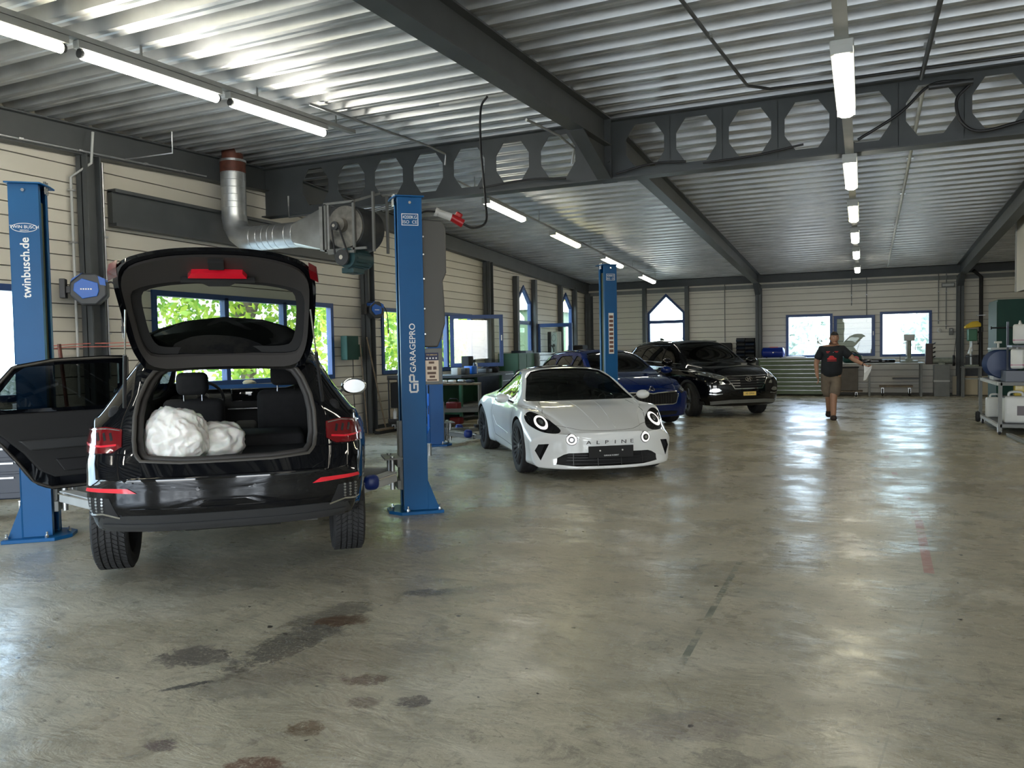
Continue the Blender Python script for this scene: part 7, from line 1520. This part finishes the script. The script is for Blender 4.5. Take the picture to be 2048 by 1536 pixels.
for lab, loc, m_, s_ in jl:
    j = jerry(loc, lab, m_, s_, group='canisters on the right trolley')
    if s_ > 1.2: mb = MB(); mb.box(-.01, .12, -.104, -.101, .10, .22); mb.build('canister_label', 'milkydark', j)
M['pinkliq'] = mat('pink_fluid', (.45, .12, .25), .4); M['amber'] = mat('amber_canister', (.45, .33, .04), .25)
j = jerry((2.28, 14.62, .60), 'yellow tinted canister lying under the trolley top', 'amber', .62, group='canisters on the right trolley'); j.rotation_euler = (0, 0, 0)
mb = MB(); mb.box(2.0, 2.6, 14.45, 14.9, .575, .595); o = mb.build('canister_shelf', 'dgrey'); o.parent = bpy.data.objects['storage_trolley']; o.location = (-1.92, -14.35, 0)
for lab, loc in (('upper white canister with pink fluid in the tilted rack', (2.28, 14.7, 1.42)), ('second upper white canister of the tilted rack, at the edge', (2.46, 14.55, 1.42)), ('lower white canister with pink fluid in the tilted rack', (2.24, 14.62, 1.03)), ('second lower white canister of the tilted rack, at the edge', (2.42, 14.5, 1.03))):
    j = jerry(loc, lab, 'milky', .92, rz=math.radians(80), group='tilted canisters with pink fluid'); j.rotation_euler[0] = 0; mb = MB(); mb.box(-.151, .151, -.101, .101, .035, .10); mb.build('fluid_band', 'pinkliq', j, bevel=.03)
    mb = MB(); mb.cyl((.0, -.13, .30), (.0, -.10, .30), .03, n=12); mb.build('tap', 'white', j)
r = thing('canister_rack', 'dark blue rack holding the tilted canisters above the trolley', 'rack', (2.05, 14.4, .832)); mb = MB(); mb.box(.0, .9, .0, .5, 0, .17); mb.build('rack_base', 'navy', r); mb = MB(); mb.box(.08, .9, .0, .5, .54, .57); mb.build('rack_shelf', 'navy', r)
for x in (.09, .85): mb = MB(); mb.beam((x, .48, .17), (x, .48, .95), .03, .03); mb.build('rack_post', 'navy', r)
M['bluefan'] = mat('dark_blue_drum', (.01, .03, .10), .4)
r = thing('drum_pump', 'dark blue ribbed drum unit at the end of the trolley', 'pump', (1.98, 15.3, .832)); mb = MB(); mb.cyl((.12, -.2, .26), (.12, .35, .26), .22, n=28); mb.build('drum', 'bluefan', r, smooth=40)
for y in (-.2, -.1, 0, .1, .2, .3): mb = MB(); mb.lathe([(.222, -.012), (.236, 0), (.222, .012)], (.12, y, .26), (0, 1, 0), 28); mb.build('drum_rib', 'bluefan', r, smooth=40)
mb = MB(); mb.box(0, .24, -.15, .3, 0, .06); mb.build('drum_cradle', 'lgrey', r); mb = MB(); mb.box(-.02, .5, .0, .4, .50, .53); mb.build('drum_lid', 'lgrey', r); mb = MB(); mb.cyl((.1, .1, .5), (.1, .1, .62), .018, n=10); mb.cyl((.04, .1, .62), (.15, .1, .62), .018, n=10); mb.build('tap', 'milky', r)
# hydraulic floor rail near the trolley foot
mb = MB(); mb.beam((2.05, 14.1, .03), (2.2, 11.6, .03), .06, .05); o = mb.build('floor_rail', 'midgrey'); tag(o, 'low grey rail on the floor at the right edge', 'rail')
# ------------------------------------------------------------------ walking man
M['skin'] = mat('skin', (.36, .19, .12), .55, 0, .08, 20); M['hair'] = mat('dark_hair', (.012, .010, .009), .7)
M['shirt'] = mat('black_cotton', (.008, .010, .014), .85, 0, .2, 12); M['shorts'] = mat('khaki_cotton', (.15, .115, .085), .85, 0, .15, 10); M['shoe'] = mat('dark_brown_shoe', (.025, .014, .012), .7); M['redprint'] = mat('red_print', (.45, .01, .015), .6)
def skinmesh(name, verts, edges, radii, m, parent=None, sub=2, root=0):
    me = bpy.data.meshes.new(name); me.from_pydata(verts, edges, []); o = bpy.data.objects.new(name, me); COL.objects.link(o)
    md = o.modifiers.new('skin', 'SKIN'); md.use_smooth_shade = True
    for i, r_ in enumerate(radii):
        d = me.skin_vertices[0].data[i]; r_ = r_ if isinstance(r_, tuple) else (r_, r_); d.radius = (r_[0] * 1.14, r_[1] * 1.14); d.use_root = (i == root)
    s_ = o.modifiers.new('sub', 'SUBSURF'); s_.levels = sub; s_.render_levels = sub
    bpy.context.view_layer.update(); nm = bpy.data.meshes.new_from_object(o.evaluated_get(bpy.context.evaluated_depsgraph_get()))
    o.modifiers.clear(); o.data = nm; bpy.data.meshes.remove(me); nm.name = name; nm.materials.clear(); nm.materials.append(M[m]); nm.polygons.foreach_set('use_smooth', [True] * len(nm.polygons))
    if parent: o.parent = parent
    return o
p_ = thing('person', 'man in black T-shirt with red print and khaki shorts walking forward, paper in hand', 'person', (-.56, 16.68, 0), math.radians(2))
J = dict(pelvis=(-.01, .0, .90), belly=(.0, -.02, 1.04), chest=(.01, .0, 1.24), upper=(.015, .01, 1.37), neck=(.035, .0, 1.46), skull=(.045, -.01, 1.53),
         shR=(-.18, .0, 1.375), elR=(-.285, .03, 1.11), wrR=(-.265, -.05, .86), haR=(-.245, -.08, .80), shL=(.20, .0, 1.375), elL=(.40, -.04, 1.17), wrL=(.565, -.10, 1.075), haL=(.61, -.12, 1.055),
         hipR=(-.10, .0, .86), knR=(-.055, .02, .50), anR=(-.05, .24, .13), hipL=(.09, .0, .86), knL=(.035, -.14, .49), anL=(.03, -.18, .09), toR=(-.055, .12, .055), toL=(.035, -.33, .035), heL=(.03, -.14, .04))
names = list(J); V_ = [J[n] for n in names]; ix = {n: i for i, n in enumerate(names)}
E_ = [('pelvis', 'belly'), ('belly', 'chest'), ('chest', 'upper'), ('upper', 'neck'), ('neck', 'skull'), ('upper', 'shR'), ('shR', 'elR'), ('elR', 'wrR'), ('wrR', 'haR'), ('upper', 'shL'), ('shL', 'elL'), ('elL', 'wrL'), ('wrL', 'haL'), ('pelvis', 'hipR'), ('hipR', 'knR'), ('knR', 'anR'), ('anR', 'toR'), ('pelvis', 'hipL'), ('hipL', 'knL'), ('knL', 'anL'), ('anL', 'toL'), ('anL', 'heL')]
R_ = dict(pelvis=(.15, .11), belly=(.16, .13), chest=(.165, .12), upper=(.12, .085), neck=(.058, .06), skull=(.05, .05), shR=.07, elR=.045, wrR=.029, haR=(.034, .018), shL=.07, elL=.045, wrL=.029, haL=(.034, .018), hipR=.095, knR=.066, anR=.045, hipL=.095, knL=.068, anL=.045, toR=.03, toL=.03, heL=.028)
body_ = skinmesh('body', V_, [(ix[a], ix[b]) for a, b in E_], [R_[n] for n in names], 'skin', p_)
# head
bm = bmesh.new(); bmesh.ops.create_uvsphere(bm, u_segments=32, v_segments=24, radius=1)
for v in bm.verts:
    x, y, z = v.co; fx = x * .078; fy = y * .098; fz = z * .122
    if z < -.1: k = 1 - .35 * ((-z - .1) / .9) ** 1.5; fx *= k; fy = fy * (1 - .15 * (-z)) - .012 * (-z)
    if y < 0: # face
        g_ = math.exp(-((x / .13) ** 2 + ((z + .08) / .24) ** 2)); fy -= .022 * g_ * (1.4 if z < .05 else .8)
        for ex in (-.38, .38): fy += .010 * math.exp(-(((x - ex) / .17) ** 2 + ((z - .06) / .11) ** 2))
        fy -= .006 * math.exp(-((x / .3) ** 2 + ((z + .50) / .07) ** 2)); fy -= .012 * math.exp(-((x / .3) ** 2 + ((z + .85) / .15) ** 2)); fy -= .005 * math.exp(-((z - .2) / .06) ** 2)
    v.co = Vector((fx, fy, fz))
hm = Matrix.Translation((.05, -.015, 1.595)) @ Matrix.Rotation(math.radians(16), 4, 'Z') @ Matrix.Rotation(math.radians(4), 4, 'X')
bmesh.ops.transform(bm, matrix=hm, verts=bm.verts); hd_ = bm_obj(bm, 'head', ['skin']); hd_.parent = p_; hd_.data.polygons.foreach_set('use_smooth', [True] * len(hd_.data.polygons))
def hpart(name, m, c, r, parent=hd_):
    bm = bmesh.new(); bmesh.ops.create_uvsphere(bm, u_segments=12, v_segments=8, radius=1); bmesh.ops.scale(bm, vec=r, verts=bm.verts); bmesh.ops.translate(bm, vec=c, verts=bm.verts); bmesh.ops.transform(bm, matrix=hm, verts=bm.verts)
    o = bm_obj(bm, name, [m]); o.parent = parent; o.data.polygons.foreach_set('use_smooth', [True] * len(o.data.polygons)); return o
M['lip'] = mat('lips', (.25, .08, .07), .5)
for sx in (-1, 1):
    hpart('ear', 'skin', (sx * .080, .005, -.005), (.012, .022, .032)); hpart('eye', 'white', (sx * .029, -.078, .008), (.012, .008, .007)); hpart('pupil', 'blackprint', (sx * .028, -.0855, .008), (.005, .003, .005)); hpart('eyebrow', 'hair', (sx * .030, -.088, .028), (.018, .006, .004))
hpart('mouth', 'lip', (0, -.094, -.062), (.024, .006, .006)); hpart('beard_stubble', 'skin', (0, -.06, -.095), (.045, .035, .022))
bm = bmesh.new(); bmesh.ops.create_uvsphere(bm, u_segments=32, v_segments=20, radius=1)
dl = [v for v in bm.verts if v.co.z < (.38 if v.co.y < -.3 else -.35 if v.co.y > .2 else -.05)]
bmesh.ops.delete(bm, geom=dl, context='VERTS')
for v in bm.verts: v.co = Vector((v.co.x * .083, v.co.y * .104, v.co.z * .131))
bmesh.ops.transform(bm, matrix=hm, verts=bm.verts); o = bm_obj(bm, 'hair', ['hair']); o.parent = hd_; so = o.modifiers.new('s', 'SOLIDIFY'); so.thickness = .01
# T-shirt
sv = [(-.01, .0, .80), (.0, -.03, 1.0), (.01, -.01, 1.23), (.015, .01, 1.355), (.03, .0, 1.43), (-.175, .0, 1.365), (-.235, .012, 1.235), (-.262, .02, 1.17), (.195, .0, 1.365), (.295, -.02, 1.265), (.345, -.03, 1.215)]
shirt = skinmesh('t_shirt', sv, [(0, 1), (1, 2), (2, 3), (3, 4), (3, 5), (5, 6), (6, 7), (3, 8), (8, 9), (9, 10)], [(.195, .165), (.19, .165), (.19, .145), (.135, .10), (.078, .075), .088, .078, .076, .088, .078, .076], 'shirt', p_)
bmS = bmesh.new(); bmS.from_mesh(shirt.data); shs = Skin(bmS); bmS.free()
patch(shs, rounded([(-.075, 1.17), (.09, 1.17), (.085, 1.205), (.05, 1.215), (.03, 1.25), (-.035, 1.25), (-.055, 1.21), (-.08, 1.2)], 1), 'rear', .003, 'print_car', 'redprint', shirt, .02, 0)
for a, b, c, d in ((-.10, -.03, 1.325, 1.335), (-.09, -.05, 1.305, 1.315), (.05, .12, 1.325, 1.335), (.07, .11, 1.31, 1.318), (-.08, .09, 1.145, 1.155)): patch(shs, [(a, c), (b, c), (b, d), (a, d)], 'rear', .003, 'print_line', 'redprint', shirt, .02, 0)
mb = MB(); mb.tube([(-.04, -.075, 1.42), (.0, -.13, 1.36), (.03, -.145, 1.325), (.055, -.13, 1.36), (.09, -.075, 1.42)], .003, 6); mb.cyl((.03, -.15, 1.32), (.03, -.152, 1.30), .008, n=8); mb.build('necklace', 'alu', p_)
# shorts
skinmesh('shorts', [(-.01, .0, 1.0), (-.01, 0, .86), (-.10, .0, .80), (-.080, .01, .60), (-.06, .02, .42), (.09, -.01, .80), (.06, -.09, .60), (.045, -.13, .43)], [(0, 1), (1, 2), (2, 3), (3, 4), (1, 5), (5, 6), (6, 7)], [(.160, .13), (.165, .145), .112, .104, .100, .112, .104, .100], 'shorts', p_)
# shoes
for sx, an, to, tag_ in ((-1, (-.05, .27, .15), (-.055, .12, .045), 0), (1, (.03, -.13, .075), (.035, -.36, .04), 1)):
    a = Vector(an); t = Vector(to); skinmesh('shoe', [tuple(a + Vector((0, 0, .02))), tuple(a.lerp(t, .1) - Vector((0, 0, .025))), tuple(a.lerp(t, .55) - Vector((0, 0, .01))), tuple(t)], [(0, 1), (1, 2), (2, 3)], [.052, (.055, .055), (.062, .055), (.058, .045)], 'shoe', p_)
# hands: fingers rooted in the palm
def fingers(h, d, side, up, curl, name):
    h = Vector(h); d = Vector(d).normalized(); side = Vector(side).normalized(); nrm = d.cross(side).normalized()
    for k, (off, L) in enumerate(((-.026, .062), (-.009, .074), (.009, .070), (.025, .056))):
        p0 = h + side * off + d * .005; p1 = p0 + d * .045; p2 = p1 + (d * math.cos(curl) + nrm * math.sin(curl)) * L * .5; p3 = p2 + (d * math.cos(curl * 2) + nrm * math.sin(curl * 2)) * L * .42
        skinmesh('finger', [tuple(p0), tuple(p1), tuple(p2), tuple(p3)], [(0, 1), (1, 2), (2, 3)], [.010, .0095, .0085, .007], 'skin', p_, 1)
    p0 = h - side * .028 - d * .02; p1 = p0 - side * .025 + d * .025; p2 = p1 + d * .03 + nrm * .012
    skinmesh('thumb', [tuple(p0), tuple(p1), tuple(p2)], [(0, 1), (1, 2)], [.012, .0105, .008], 'skin', p_, 1)
fingers((-.245, -.08, .80), (.1, -.3, -1), (0, -1, .3), 0, .45, 'r')
fingers((.61, -.12, 1.055), (.85, -.3, -.35), (0.1, .9, .1), 0, .7, 'l')
mb = MB(); mb.lathe([(.032, -.012), (.036, 0), (.032, .012)], J['wrL'], Vector(J['haL']) - Vector(J['wrL']), 16); mb.build('wrist_watch', 'blackprint', p_)
# sheet of paper in the hand
mb = MB(); P = [(.58, -.15, 1.06), (.72, -.13, 1.04), (.70, -.12, .95), (.62, -.10, .78), (.57, -.12, .76), (.585, -.15, .90)]; o0 = Vector((-.56, 16.68, 0)); mb.add([Vector(p) + Vector((0, dy, 0)) for dy in (0, .002) for p in P], [tuple(range(6)), tuple(range(6, 12))[::-1]] + [(i, (i + 1) % 6, 6 + (i + 1) % 6, 6 + i) for i in range(6)])
o = mb.build('paper', mat('paper_white', (.8, .8, .8), .6), loc=o0); tag(o, 'white sheet of paper hanging from the man\'s hand', 'paper')
